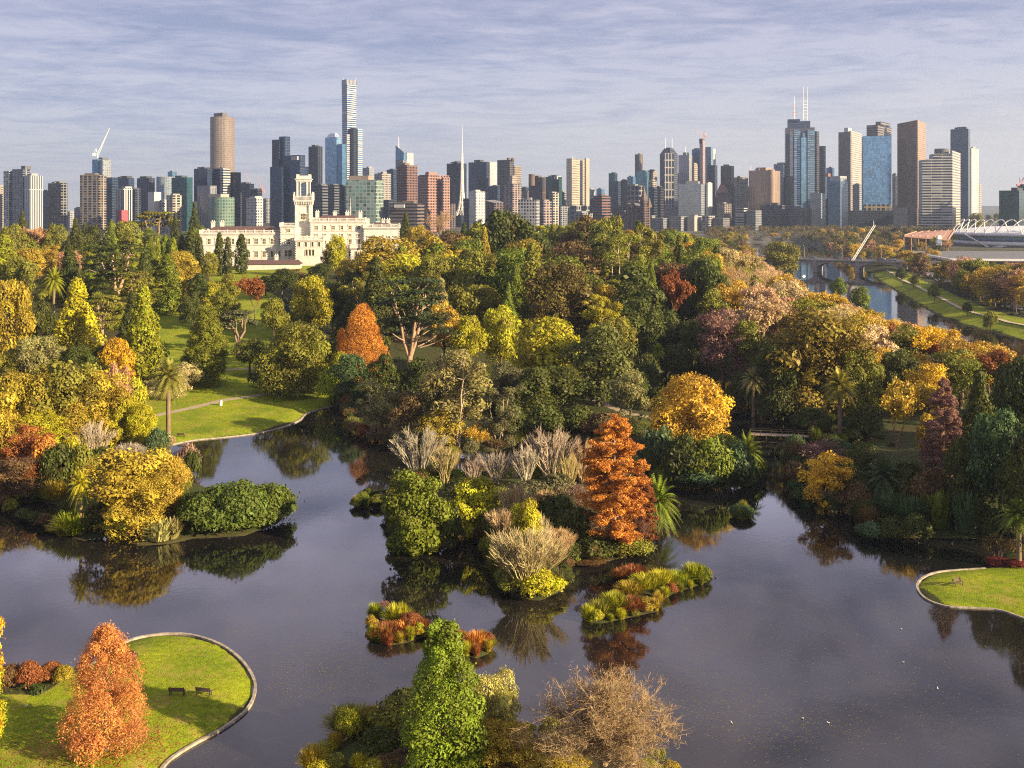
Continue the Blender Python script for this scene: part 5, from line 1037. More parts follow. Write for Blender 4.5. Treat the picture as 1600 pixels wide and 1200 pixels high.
b_ = building('glass_tower', 'unfinished blue glass tower with a white crane on its roof', 152, 173, 250, 1500, 'grid', (.46, .40, .33), LBL, .4, -36, plant_=False); vol(b_, 'tower_body', 144, 154, 249, 1500, 'glass', BLU, BLU, .9, dd=4); vol(b_, 'annexe', 163, 177, 277, 1500, 'dark', SLT, NAVY, .85, dd=-10); vol(b_, 'plant_room', 154, 164, 246, 1500, 'blank', DGRY, DGRY, .6, bot=250.1, dd=8)
building('apartment_tower', 'dark twin topped tower right of the white crane tower', 177, 209, 278, 1600, 'dark', CHAR, NAVY, .75)
building('apartment_tower', 'pale framed tower in front of the dark twin topped tower', 180, 207, 294, 1420, 'vband', WHT, GLD, .45, -36)
b_ = building('apartment_tower', 'slim dark tower beside the red cladding', 203, 214, 295, 1500, 'apt', SLT, GLD, .7)
building('hoarding_block', 'bright red clad block at the foot of the left skyline', 181, 196, 328.5, 1380, 'blank', (.62, .05, .09), (.5, .05, .08), .6, plant_=False)
building('office_tower', 'dark ribbed tower left of the pale rounded tower', 214, 241, 278, 1550, 'apt', CHAR, NAVY, .7)
building('apartment_tower', 'pale grey glass tower with a curved front left of the teal tower', 240, 269, 276, 1520, 'grid', GREYW, LBL, .5, shape='cyl', plant_=False)
building('glass_tower', 'teal green glass tower left of the bronze cylinder', 268, 296, 277, 1480, 'glass', TEAL, TEAL, .85)
building('glass_tower', 'short teal glass wing beside the teal tower', 294, 303, 315, 1500, 'glass', TEAL, TEAL, .8, plant_=False)
b_ = building('apartment_block', 'white cubic block stepping down before the pale curved tower', 231, 251, 300, 1300, 'blank', WHT, GL, .5, plant_=False); vol(b_, 'body', 249, 260, 312, 1300, 'apt', WHT, GL, .4, dd=4)
building('apartment_block', 'cream gridded block in front of the teal green tower', 260, 284, 305, 1280, 'apt', CRM, GL, .4)
b_ = building('cylinder_tower', 'tall bronze cylindrical tower with a square cap', 323.5, 361, 182, 1780, 'fine', (.36, .26, .19), (.20, .16, .13), shape='cyl', plant_=False); vol(b_, 'cap', 334, 351, 176, 1780, 'blank', (.22, .16, .13), GL, .8, bot=182.2, dd=12)
b_ = building('apartment_tower', 'dark glass slab with a white curved fin below the bronze cylinder', 303, 327, 263, 1500, 'glass', SLT, NAVY, .85); vol(b_, 'tower_body', 326, 346, 263, 1500, 'dark', SLT, NAVY, .9, dd=5); vol(b_, 'fin', 344, 360, 263, 1500, 'hband', WHT, GL, .3, dd=-2, zt=[263, 264, 264, 260]); vol(b_, 'tower_body', 357, 370.5, 269, 1500, 'dark', CHAR, GLD, .8, dd=6)
b_ = building('office_block', 'green glass curved block with cream top left of the palace', 324, 361, 308, 1250, 'grid', (.22, .32, .22), (.10, .22, .17), shape='cyl', plant_=False); vol(b_, 'crown', 325, 358, 303, 1250, 'blank', CRM, CRM, .6, bot=308.1, dd=6); vol(b_, 'slab', 308, 333, 290, 1250, 'vband', GREYW, DGRY, .8, dd=30)
building('office_tower', 'blackish glass block behind the two red and white cranes', 370, 393, 287, 1700, 'dark', NAVY, GLD, .85); building('office_tower', 'low dark block under construction below the cranes', 390, 407, 296, 1650, 'dark', CHAR, GLD, .7)
building('office_block', 'white banded low block left of the palace tower', 385, 411, 309, 1200, 'fine', WHT, GL, .6)
b_ = building('office_tower', 'large dark navy twin tower left of the palace tower', 440, 471, 242, 1450, 'dark', SLT, NAVY, .92, plant_=False); vol(b_, 'tower_body', 425, 437, 218, 1450, 'dark', NAVY, GLD, .9, dd=20); vol(b_, 'tower_body', 436, 451, 213, 1450, 'dark', SLT, NAVY, .6, dd=18); vol(b_, 'tower_body', 422, 442, 260, 1450, 'glass', NAVY, NAVY, .9, dd=10); vol(b_, 'sign_panel', 455, 465, 244, 1450, 'blank', (.6, .58, .56), WHT, .92, bot=250, dd=-1.2, dmax=3)
building('office_tower', 'plain charcoal tower between the palace tower and the light blue tower', 482, 504, 228.5, 1700, 'vband', CHAR, GLD, .65); building('office_tower', 'dark banded block right of the palace tower', 487, 508, 289, 1350, 'hband', DGRY, GLD, .8)
b_ = building('glass_tower', 'light blue glass tower left of the tallest skyscraper', 508, 529, 214, 1750, 'glass', LBL, LBL, .85, plant_=False); vol(b_, 'crown', 510, 528, 208, 1750, 'glass', LBL, WHT, .8, bot=214.1, dd=5, taper=.6); vol(b_, 'side_wing', 525, 537, 225, 1750, 'glass', BLU, BLU, .8, dd=-6)
# -- the tallest skyscraper
b_ = thing('skyscraper', 'tallest skyscraper with blue glass edge and white banded face', 'skyscraper', ((545 - 800) * 1900 / F, 1900, hz(-300, 1900)), 0, 'buildings of the city skyline')
vol(b_, 'tower_body', 535, 556, 245, 1900, 'glass', BLU, (.07, .17, .30), .35, -36, bot=None); vol(b_, 'upper_body', 535, 556, 131, 1900, 'hband', (.72, .72, .72), (.04, .10, .20), .36, -36, bot=245.01, taper=1.10)
vol(b_, 'crown', 533.6, 557.4, 124, 1900, 'vband', (.50, .50, .50), (.2, .2, .22), .32, -36, bot=131.01, taper=.97); vol(b_, 'lower_wing', 553, 566.5, 201, 1900, 'hband', (.62, .62, .60), BLU, .45, -36, dd=6); vol(b_, 'dark_spine', 546, 553, 200, 1900, 'dark', CHAR, GLD, .9, dd=-6, dmax=8)
vol(b_, 'white_fin', 541, 546, 210, 1900, 'hband', WHT, (.10, .16, .26), .2, -36, dd=-8, dmax=9); mast(b_, 556, 121, 126, 1900, .4); mast(b_, 537, 121.5, 126, 1900, .4)
building('office_block', 'navy striped block at the foot of the tallest skyscraper', 508, 526, 289, 1500, 'hband', DGRY, GLD, .8); building('office_block', 'black block with a notched roof below the tallest skyscraper', 521, 543, 291, 1520, 'dark', NAVY, GLD, .8)
b_ = building('office_block', 'pale green mosaic glass block behind the palace right half', 541, 599, 281, 1150, 'mosaic', (.45, .52, .42), (.20, .33, .26), .80, -14, plant_=False); vol(b_, 'plant_room', 545, 583, 274.5, 1150, 'blank', TANW, CRM, .8, -14, bot=281.1, dd=8)
building('office_tower', 'beige gridded tower between the mosaic block and the pointed tower', 585, 611, 271, 1750, 'grid', (.56, .48, .40), GL, .45); building('office_tower', 'slim dark blue tower left of the pointed tower', 604, 619, 265, 1800, 'dark', SLT, NAVY, .7)
b_ = building('pointed_tower', 'tower with a slanted blue glass top and thin spire', 618, 635, 239, 1950, 'glass', LBL, BLU, .75, plant_=False, zt=[238, 240, 229, 226]); vol(b_, 'white_shaft', 632, 646, 238.5, 1950, 'fine', WHT, (.3, .33, .36), .25, dd=5); mast(b_, 623, 213, 232, 1950, .7, WHITEP); vol(b_, 'tower_body', 619, 634, 250, 1950, 'grid', GREYW, NAVY, .7, dd=-8)
building('office_tower', 'red-brown tower in front of the pointed tower', 620, 652.5, 258, 1500, 'grid', BRICK, GLD, .48); b_ = building('hotel', 'low brown banded hotel with a white sign box', 608, 663, 318, 1150, 'hband', (.24, .16, .12), GLD, .8, -14); vol(b_, 'sign_box', 616, 632, 319.5, 1150, 'blank', (.75, .72, .68), WHT, .95, -14, bot=324.5, dd=-2, dmax=3)
b_ = building('office_block', 'terracotta office block with a dark left side', 655, 702, 273, 1400, 'grid', TERRA, GLD, .29, -36); vol(b_, 'side_wing', 690, 703, 277, 1400, 'grid', TERRA, GL, .2, dd=10)
building('office_tower', 'blue-black tower left of the white lattice spire', 698, 729, 255, 1800, 'vband', NAVY, GLD, .72); b_ = building('office_tower', 'charcoal tower with a white chamfered side right of the spire', 732, 765, 253, 1850, 'dark', CHAR, NAVY, .85); vol(b_, 'white_side', 761, 776.5, 252.5, 1850, 'ribs', WHT, (.55, .5, .44), .15, dd=12)
b_ = building('office_tower', 'stepped brown tower with round turrets on top', 777, 803, 249.5, 1800, 'grid', (.17, .14, .13), GLD, .75, plant_=False); vol(b_, 'tower_body', 799, 814.5, 259, 1800, 'grid', TANW, GL, .3, dd=8); vol(b_, 'turret', 792, 797.5, 246.5, 1800, 'blank', (.2, .13, .12), GL, bot=250, shape='cyl'); vol(b_, 'turret', 798.5, 804, 247, 1800, 'blank', (.2, .13, .12), GL, bot=251, shape='cyl')  # right block in tan: the tower's sunlit side put into its wall colour
b_ = building('apartment_block', 'tan stepped block with a rounded gable below the stepped brown tower', 787, 815, 287, 1500, 'apt', PNK, GL, .5); vol(b_, 'body', 795, 808, 274, 1500, 'fine', CRM, GL, .4, dd=10, taper=.85)
b_ = building('office_block', 'white framed block right of the lattice spire', 733, 758, 299, 1350, 'grid', WHT, (.35, .36, .36), .42); vol(b_, 'side_block', 724, 737, 310, 1350, 'dark', DGRY, GLD, .7, dd=12)
building('brick_block', 'brown brick block with a pink gable', 757, 787, 316, 1400, 'apt', (.20, .13, .11), GLD, .5, zt=[317, 316, 312, 313], plant_=False); building('office_tower', 'dark slab between the charcoal tower and the stepped brown tower', 762, 781, 291, 1700, 'dark', SLT, NAVY, .8)
b_ = building('office_tower', 'brown columned tower left of the green-black block', 826, 853, 277, 1750, 'vband', BRNW, GLD, .78); vol(b_, 'turret', 826, 836, 272, 1750, 'blank', BRNW, GL, shape='cyl', bot=290); b_ = building('office_tower', 'green-black glass block left of the cream slab', 851, 878, 276, 1780, 'glass', (.04, .08, .08), (.03, .09, .08), .82); vol(b_, 'white_cap', 866, 877, 274.5, 1780, 'blank', WHT, WHT, .4, bot=280, dd=-2, dmax=14)
building('office_block', 'low grey and white gridded block near the wood edge', 810, 843, 312, 1200, 'grid', (.46, .47, .50), GLD, .85, -12); building('apartment_block', 'cream and pink low block left of the cream slab', 841, 862, 314, 1250, 'apt', PNK, GL, .4); building('apartment_block', 'small cream tower block at the cream slab foot', 858, 873, 301, 1300, 'apt', CRM, GL, .4)
b_ = building('slab_tower', 'cream concrete slab tower standing alone', 885, 916.5, 247.5, 1650, 'hband', (.66, .55, .40), (.42, .35, .26), .27, -30, plant_=False); vol(b_, 'corner_rib', 915, 918, 247.5, 1650, 'blank', (.60, .48, .34), WHT, .3, dd=20); vol(b_, 'podium', 880, 921, 321, 1640, 'wide', GREYW, GL, .5); mast(b_, 894, 243.5, 248, 1650, .4)
building('brick_block', 'red brick office block right of the cream slab', 928, 954, 305.5, 1400, 'hband', (.28, .12, .08), GLD, .48); building('office_block', 'glassy notched block behind the red brick office', 932, 945, 295, 1600, 'glass', LBL, BLU, .6)
building('office_tower', 'slim teal-black tower right of the cream slab', 951, 962.5, 270.5, 1800, 'glass', (.04, .07, .09), (.04, .10, .13), .8); building('office_tower', 'dark tower with a lit cream side next to the teal-black one', 958, 970, 284, 1750, 'dark', SLT, NAVY, .65); building('office_tower', 'blue-black block with flat roof left of the grey gridded block', 970, 982, 281.5, 1700, 'dark', NAVY, GLD, .85)
building('apartment_tower', 'slim brown tower with a white cap', 992, 1004.5, 241, 1950, 'vband', (.36, .25, .20), GLD, .55); building('glass_tower', 'short blue glass tower left of the slim brown tower', 980, 991, 276, 1850, 'glass', BLU, BLU, .8); building('glass_tower', 'teal glass block below the slim brown tower', 994, 1013, 268, 1800, 'glass', (.10, .19, .24), (.10, .22, .28), .85); building('office_tower', 'charcoal tower left of the gabled lattice tower', 1011, 1022, 266, 1820, 'dark', CHAR, GLD, .8); building('office_tower', 'tan lit tower left of the gabled lattice tower', 1018, 1027, 269, 1780, 'fine', (.60, .48, .36), GL, .3)
building('office_block', 'grey block with square windows left of the brown church spire', 981, 1005, 290, 1550, 'wide', (.36, .34, .32), GLD, .75); building('apartment_block', 'cream stepped block right of the brown church spire', 1013, 1026, 282, 1600, 'apt', CRM, GL, .5); building('office_tower', 'narrow slate block under the gabled lattice tower', 1014, 1024, 293, 1500, 'dark', SLT, GLD, .8); building('office_tower', 'plum coloured block between church spire and lattice tower', 1024, 1034, 292, 1560, 'dark', (.12, .09, .10), GLD, .8)
# church
b_ = thing('cathedral', 'brown stone church with a tall pointed spire in front of the towers', 'church', ((1003 - 800) * 1350 / F, 1350, hz(169, 1350)), 0, 'buildings of the city skyline'); BST = (.22, .115, .07)
vol(b_, 'nave', 978, 1016, 322, 1350, 'apt', BST, GLD, .6, zt=[323, 322, 317, 318]); vol(b_, 'tower', 1000, 1010, 312, 1350, 'apt', BST, GLD, .6, dd=-6); vol(b_, 'spire', 1000.5, 1009.5, 290, 1350, 'blank', BST, GLD, .6, bot=312.1, taper=.06, dd=-5); vol(b_, 'spire', 984, 989, 308, 1350, 'blank', BST, GLD, .6, bot=324, taper=.08); vol(b_, 'spire', 1011, 1015, 309, 1350, 'blank', BST, GLD, .6, bot=324, taper=.08, dd=4)
# gabled tower
b_ = building('gabled_tower', 'tall tower with a gabled top and white lattice front', 1031, 1059, 240, 1900, 'dark', (.17, .15, .16), (.05, .06, .08), .60, plant_=False); vol(b_, 'gabled_top', 1031.5, 1058.5, 230, 1900, 'dark', (.17, .15, .16), GLD, .6, bot=240.1, taper=.45); vol(b_, 'lattice_front', 1038.5, 1053, 239, 1900, 'lattice', (.76, .68, .58), (.06, .07, .09), .99, -2, dd=-6, dmax=4); mast(b_, 1039.5, 215, 232, 1900, .55); mast(b_, 1050, 216, 232, 1900, .55)
b_ = building('office_tower', 'pale grey ribbed tower with a dish on its roof', 1060, 1083, 242, 1850, 'vband', (.50, .48, .47), (.22, .22, .25), .72, plant_=False); vol(b_, 'plant_room', 1067, 1076, 238, 1850, 'blank', GREYW, GL, .6, bot=242.1, dd=10); mast(b_, 1071, 229, 238, 1850, .5)
building('glass_tower', 'deep blue glass tower behind the pink construction core', 1081, 1097, 233, 1950, 'glass', (.10, .14, .22), (.10, .15, .24), .8); b_ = building('construction_core', 'pinkish concrete lift core under construction with a crane', 1093, 1101.5, 219, 1850, 'fine', (.52, .38, .36), (.3, .2, .2), .6, plant_=False); vol(b_, 'formwork', 1092.5, 1099, 216.5, 1850, 'blank', (.06, .05, .05), GL, .7, bot=224, dd=-2)
b_ = building('glass_tower', 'blue-grey tower with a white right edge', 1102, 1113, 229.5, 1900, 'vband', LBL, (.16, .20, .28), .8, plant_=False); vol(b_, 'white_edge', 1111, 1118.5, 232, 1900, 'fine', WHT, LBL, .25, dd=6); vol(b_, 'lower_body', 1106, 1121, 258, 1900, 'vband', SLT, NAVY, .72, dd=-8)
building('office_tower', 'slim lit tan tower in front of the deep blue glass tower', 1082, 1090, 256, 1750, 'fine', (.62, .50, .38), GL, .35); building('office_block', 'wide grey-blue panelled block below the ribbed tower', 1060, 1102, 287, 1550, 'ribs', (.33, .34, .38), (.18, .24, .30), .85, -16); building('office_block', 'plain white slab below the white edged tower', 1103, 1113, 286, 1600, 'blank', WHT, WHT, .3)
building('apartment_tower', 'square brown tower standing alone in the middle of the skyline', 1126, 1147, 259, 1900, 'grid', (.20, .13, .11), GLD, .8); b_ = building('brick_hall', 'red brick hall with a low dome', 1119, 1142, 301, 1700, 'apt', BRICK, GL, .7, plant_=False); vol(b_, 'dome', 1121, 1140, 288, 1700, 'blank', (.36, .15, .09), BRICK, shape='cyl', bot=301, taper=.35)
building('apartment_block', 'tan block left of the copper ribbed building', 1147, 1169, 277, 1750, 'apt', (.46, .36, .27), GL, .55)
b_ = building('office_tower', 'wide copper coloured ribbed building left of the blue twin mast tower', 1170, 1219, 266, 1650, 'vband', (.56, .36, .21), (.26, .17, .12), .62, -36); vol(b_, 'core', 1201, 1212, 265, 1650, 'blank', (.50, .30, .18), GL, shape='cyl', dd=-4); mast(b_, 1173, 259, 266, 1650, .6)
building('office_tower', 'grey stepped tower behind the copper ribbed building', 1209, 1231, 256, 1850, 'dark', (.30, .31, .34), (.12, .15, .19), .7)
# twin mast tower
b_ = building('skyscraper', 'large dark blue tower with two tall masts', 1227.5, 1273, 199, 1850, 'grid', (.15, .14, .17), (.05, .08, .12), .80, -12, plant_=False)
vol(b_, 'upper_body', 1231, 1266, 189, 1850, 'dark', (.13, .14, .18), NAVY, .8, -12, bot=199.1, dd=6); vol(b_, 'crown', 1231, 1250, 186, 1850, 'dark', (.10, .13, .18), NAVY, .8, -12, bot=189.1, dd=8); vol(b_, 'right_shoulder', 1270, 1280, 205, 1850, 'dark', (.19, .14, .15), GLD, .6, -36, dd=10)
for a, c in ((1241, 1250.5), (1262, 1273)): vol(b_, 'glass_bay', a, c, 202.5, 1850, 'hband', (.14, .20, .27), (.30, .44, .54), .9, -12, dd=-5, dmax=6)
vol(b_, 'glass_spine', 1252, 1260, 215, 1850, 'glass', (.22, .42, .52), (.25, .45, .55), .9, -12, dd=-9, dmax=8); vol(b_, 'spine_top', 1254, 1258, 208, 1850, 'glass', (.25, .45, .55), LBL, .9, -12, dd=-8, dmax=8, bot=215.1); vol(b_, 'side_bay', 1234, 1239, 205, 1850, 'hband', (.2, .2, .24), (.16, .2, .28), .9, -12, dd=-3, dmax=6)
vol(b_, 'lower_wing', 1228, 1240, 275, 1850, 'dark', (.07, .07, .09), GLD, .8, -12, dd=-12)
REDM = plain('red_mast_paint', (.45, .08, .06), .6)
mm = mast(b_, 1241.5, 151, 186, 1850, .7, WHITEP, dd=20); ml = MB(); k = 1870 / F
for (y, w) in ((164, 3), (169, 3.4), (176, 3.6), (181, 4)): ml.tube([((1241.5 - w - 800) * k - b_.location.x, 20, H - (y - YH) * k - b_.location.z), ((1241.5 + w - 800) * k - b_.location.x, 20, H - (y - YH) * k - b_.location.z)], .55, 4)
ml.obj('cross_arm', REDM, b_); lad = MB()
for x in (1255.5, 1261.5): lad.tube([((x - 800) * k - b_.location.x, 20, H - (188 - YH) * k - b_.location.z), ((x - 800) * k - b_.location.x, 20, H - (136 - YH) * k - b_.location.z)], [.7, .3], 4)
for y in range(158, 188, 5): lad.tube([((1255.5 - 800) * k - b_.location.x, 20, H - (y - YH) * k - b_.location.z), ((1261.5 - 800) * k - b_.location.x, 20, H - (y - YH) * k - b_.location.z)], .5, 4)
lad.obj('ladder_mast', WHITEP, b_)
building('apartment_tower', 'slim grey curved tower right of the twin mast tower', 1279, 1292, 228, 1950, 'apt', (.30, .29, .29), GLD, shape='cyl', plant_=False); b_ = building('office_block', 'grey glass block with a frame roof right of the twin mast tower', 1294, 1325, 283, 1500, 'glass', (.15, .18, .21), GLB, .6); vol(b_, 'roof_frame', 1297, 1323, 275, 1500, 'wide', (.55, .55, .55), DGRY, .6, bot=283.1, dd=4); vol(b_, 'orange_band', 1290, 1297, 271, 1520, 'blank', (.5, .16, .08), BRICK, .6, bot=276, dd=40)
b_ = building('office_tower', 'tall tower with shade-toned ribbed left face and sunlit-toned cream right face', 1310, 1330, 206, 1850, 'ribs', (.26, .19, .17), (.06, .06, .07), .92, plant_=False); vol(b_, 'cream_lit_side', 1328, 1347, 204, 1850, 'hband', (.74, .60, .44), (.36, .30, .24), .10, -30, dd=3); vol(b_, 'plant_room', 1319, 1331, 199.5, 1850, 'blank', WHT, WHT, .5, bot=205.9, dd=8)  # dark left and cream right walls carry shade and sunlight in their colours
building('office_tower', 'thin dark tower between the cream faced tower and the blue glass tower', 1344, 1352, 238, 1950, 'dark', (.2, .18, .17), GLD, .6)
b_ = building('glass_tower', 'blue glass office tower with a yellow lit base', 1349, 1393, 212, 1650, 'glass', (.15, .25, .35), (.17, .33, .48), .86, -14, plant_=False); vol(b_, 'rear_tower', 1354, 1393, 195, 1650, 'hband', (.34, .25, .19), GLD, .45, -36, dd=45); vol(b_, 'rear_cap', 1368, 1391, 190, 1650, 'hband', (.40, .29, .21), GLD, .35, -36, dd=52, bot=195.1); vol(b_, 'yellow_base', 1350, 1393, 319.5, 1645, 'wide', (.60, .44, .14), GLD, .86, -14, bot=330, dd=-4, dmax=8); vol(b_, 'podium', 1332, 1396, 329, 1600, 'dark', (.05, .05, .06), GLD, .9, -10)
building('office_tower', 'small grey tower behind the tall brown tower', 1394, 1405, 272, 1900, 'apt', (.36, .34, .33), GL, .5)
b_ = building('office_tower', 'tall brown tower with its right face coloured in a sunlit copper tone', 1402, 1433.5, 189, 1700, 'grid', (.26, .125, .075), (.07, .04, .03), .97, -36, plant_=False, zt=[187.5, 187, 191, 192]); vol(b_, 'lit_toned_side', 1433, 1456, 187.5, 1700, 'fine', (.56, .35, .22), (.30, .19, .13), .04, -36, dd=.6, zt=[187.3, 190, 190, 188], dmax=50); vol(b_, 'podium', 1420, 1441, 325, 1560, 'apt', BRICK, GL, .6)  # right face has a lighter wall colour standing in for sunlight
b_ = building('hotel', 'hotel tower with white horizontal bands and a round roof drum', 1441, 1488, 246, 1450, 'hband', (.66, .62, .56), GLD, .97, -12, plant_=False, zt=[243, 243, 249, 250]); vol(b_, 'lit_toned_side', 1487, 1501, 235, 1450, 'hband', (.74, .62, .46), (.25, .2, .16), .08, -30, dd=2); vol(b_, 'drum', 1465, 1486, 232, 1450, 'blank', (.13, .13, .14), GL, shape='cyl', bot=247, dd=8); vol(b_, 'upper_floors', 1458, 1488, 240, 1450, 'hband', (.66, .62, .56), GLD, .95, -12, bot=247.5, dd=3)  # end face coloured warmer and lighter so it reads as sunlit
building('glass_tower', 'blue-black glass tower behind the banded hotel', 1485, 1516, 201, 1600, 'grid', (.12, .17, .24), (.06, .10, .16), .9); building('apartment_tower', 'slim white tower behind the blue-black glass tower', 1514, 1529.5, 231, 1800, 'fine', WHT, (.45, .42, .40), .25); building('apartment_tower', 'thin low tan tower at the right end of the skyline', 1528, 1533.5, 287, 1850, 'fine', CRM, GL, .4, plant_=False)
building('office_block', 'dark green glass block at the right edge of the skyline', 1561, 1618, 297.5, 1150, 'glass', (.03, .05, .045), (.03, .07, .06), .55, -36); building('apartment_tower', 'short dark block behind the dark green right edge block', 1590, 1612, 290, 1400, 'dark', CHAR, GLD, .5)
for nm, lb, xl, xr, tp, D, st, wl, g, s_ in (
 ('office_tower', 'pale blue glass tower behind the cream gridded block at left', 262, 272, 268, 1900, 'glass', LBL, BLU, .7), ('office_tower', 'blue-grey tower between the navy twin tower and the charcoal tower', 470, 484, 262, 1950, 'ribs', (.34, .38, .44), LBL, .7), ('apartment_tower', 'pale gridded tower right of the tallest skyscraper', 566, 584, 262, 1950, 'fine', (.50, .52, .56), GLB, .6), ('office_tower', 'grey glass tower between the red-brown and terracotta buildings', 644, 660, 276, 1900, 'glass', (.2, .24, .3), GLB, .7), ('office_tower', 'pale block between the terracotta block and the lattice spire', 686, 700, 288, 1800, 'fine', (.48, .48, .50), GLB, .5),
 ('office_tower', 'light blue tower behind the green-black glass block', 842, 856, 284, 1950, 'glass', LBL, LBL, .7), ('office_block', 'grey-blue block behind the cream slab podium', 868, 888, 300, 1800, 'ribs', (.36, .39, .44), GLB, .7), ('apartment_tower', 'white slim tower left of the red brick office', 918, 930, 296, 1850, 'fine', WHT, GLB, .5), ('office_tower', 'pale tower left of the gabled lattice tower', 1003, 1013, 284, 1950, 'fine', (.52, .50, .48), GLB, .5), ('glass_tower', 'light glass block between the gabled tower and the ribbed tower', 1054, 1064, 272, 1980, 'glass', LBL, BLU, .6), ('office_tower', 'pale grey tower right of the square brown tower', 1146, 1160, 288, 1900, 'ribs', (.46, .47, .50), GLB, .6), ('apartment_tower', 'pale flats left of the copper ribbed building', 1158, 1172, 291, 1800, 'apt', (.48, .46, .45), GLB, .6), ('office_tower', 'blue glass tower right of the grey curved tower', 1291, 1304, 262, 1980, 'glass', BLU, BLU, .7), ('office_tower', 'grey tower peeping between cream faced and twin mast towers', 1303, 1313, 284, 1900, 'apt', (.38, .38, .40), GLB, .6),
 ('office_block', 'pale block behind the lower grey frame roof block', 1332, 1350, 288, 1800, 'ribs', (.44, .45, .48), GLB, .6), ('apartment_tower', 'blue-grey flats left of the teal tower', 224, 242, 289, 1800, 'fine', (.40, .43, .48), GLB, .6), ('apartment_block', 'pale flats in the gap right of the speckled tower', 101, 117, 331, 1700, 'fine', (.50, .48, .46), GLB, .5), ('office_block', 'pale blue-grey block under the bronze cylinder', 361, 374, 301, 1600, 'ribs', (.42, .45, .50), GLB, .6), ('office_block', 'grey glass block behind the white framed block', 756, 772, 300, 1750, 'glass', (.22, .27, .33), GLB, .7)):
    building(nm, lb, xl, xr, tp, D, st, wl, g, s_)
# -- low buildings along the foot of the city
for nm, lb, xl, xr, tp, D, st, wl, g, s_ in (
 ('office_block', 'long dark office block below the copper ribbed building', 1188, 1226, 320.5, 1300, 'hband', (.15, .15, .17), GLD, .9), ('office_block', 'banded grey office block below the twin mast tower', 1224, 1252, 321, 1310, 'hband', (.27, .29, .33), (.07, .09, .12), .7), ('office_block', 'pale blue-grey stepped block below the twin mast tower', 1266, 1290, 302, 1380, 'hband', (.42, .47, .52), (.18, .24, .30), .7), ('office_block', 'navy glass block beside the pale blue-grey stepped block', 1286, 1299, 311, 1400, 'dark', NAVY, GLD, .8),
 ('office_block', 'white striped low block left of the long dark office', 1149, 1168, 325, 1250, 'hband', WHT, GLD, .7), ('office_block', 'grey gridded low block beside the white striped one', 1166, 1190, 329, 1240, 'fine', GREYW, GL, .6), ('apartment_block', 'tan low apartment block right of the middle', 1120, 1143, 318, 1300, 'apt', (.42, .33, .26), GL, .5), ('office_block', 'plum grey block behind the white striped low block', 1138, 1170, 314, 1450, 'dark', (.17, .14, .16), GLD, .8), ('office_block', 'greenish low office behind the tan apartment block', 1105, 1140, 313, 1500, 'hband', (.20, .23, .24), GLD, .8),
 ('apartment_block', 'round white low block near the bridge road', 1296, 1312, 327, 1250, 'apt', (.55, .55, .54), GL, .5), ('office_block', 'pale flat box left of the brick block', 1394, 1422, 324, 1400, 'blank', (.50, .49, .50), GL, .85), ('office_block', 'dark base block under the cream faced tower', 1322, 1350, 312, 1600, 'dark', (.10, .09, .10), GLD, .7), ('office_block', 'slate block right of the grey frame roof block', 1300, 1330, 300, 1550, 'dark', SLT, GLD, .7),
 ('office_block', 'bright cream flat roofed hall at the wood edge', 1074, 1096, 338, 1100, 'blank', (.66, .60, .48), WHT, .5), ('office_block', 'grey hall with white end beside the cream hall', 1046, 1076, 338, 1120, 'fine', (.50, .49, .48), GL, .6), ('office_block', 'white arcaded hall below the gabled tower', 1034, 1066, 327, 1300, 'grid', (.58, .59, .64), (.10, .13, .18), .9), ('office_block', 'white end wall block right of the cream hall', 1097, 1117, 337, 1130, 'apt', (.56, .52, .46), GL, .5), ('office_block', 'long dark shed right of the red brick office', 944, 980, 322, 1300, 'fine', (.16, .17, .18), GLD, .8), ('office_block', 'brown brick hall left of the church', 962, 984, 331, 1250, 'apt', (.25, .15, .12), GLD, .7),
 ('apartment_block', 'grey rooftops block below the cream slab', 862, 890, 322, 1300, 'apt', (.42, .42, .44), GL, .5), ('apartment_block', 'pale stepped flats right below the cream slab', 896, 926, 333, 1150, 'apt', (.50, .47, .46), GL, .5), ('apartment_block', 'rose coloured flats left of the grey rooftops', 846, 868, 324, 1220, 'apt', PNK, GL, .5), ('office_block', 'slate roofed block left of the red brick office', 918, 932, 312, 1500, 'dark', (.2, .2, .23), GLD, .6), ('office_block', 'low brown flats below the terracotta block', 664, 702, 321, 1250, 'apt', (.17, .11, .10), GLD, .8),
 ('office_block', 'dark low shed between palace and green mosaic block', 596, 612, 312, 1350, 'dark', DGRY, GLD, .7), ('office_block', 'tan brick low block left of the spire foot', 690, 712, 318, 1350, 'apt', (.26, .17, .14), GLD, .6), ('apartment_block', 'mauve flats behind the skyline wood', 815, 832, 300, 1600, 'apt', (.30, .24, .24), GL, .5), ('office_block', 'small green roofed block behind the wood', 812, 826, 293, 1750, 'dark', (.12, .15, .15), GLD, .7), ('apartment_block', 'pale block left of the palace among the pines', 296, 312, 334, 1250, 'apt', (.44, .40, .36), GL, .5), ('office_block', 'far tan block in the gap left of the palace tower', 408, 424, 310, 1800, 'apt', (.48, .42, .38), GL, .5),
 ('office_block', 'low mauve shed right of the bright cream hall', 1114, 1140, 341, 1150, 'fine', (.30, .27, .27), GL, .6), ('office_block', 'low grey terrace below the arcaded hall', 980, 1050, 341, 1080, 'fine', (.36, .37, .40), GL, .8), ('office_block', 'dark terrace at the foot of the panelled block', 1066, 1108, 322, 1400, 'hband', (.18, .19, .20), GLD, .8), ('office_block', 'brown flats right of the banded grey office', 1252, 1268, 325, 1280, 'apt', (.28, .20, .18), GLD, .6)):
    building(nm, lb, xl, xr, tp, max(D, 1200) * 1.22, st, tuple(c * .85 for c in wl), g, s_, plant_=crg.random() < .75)
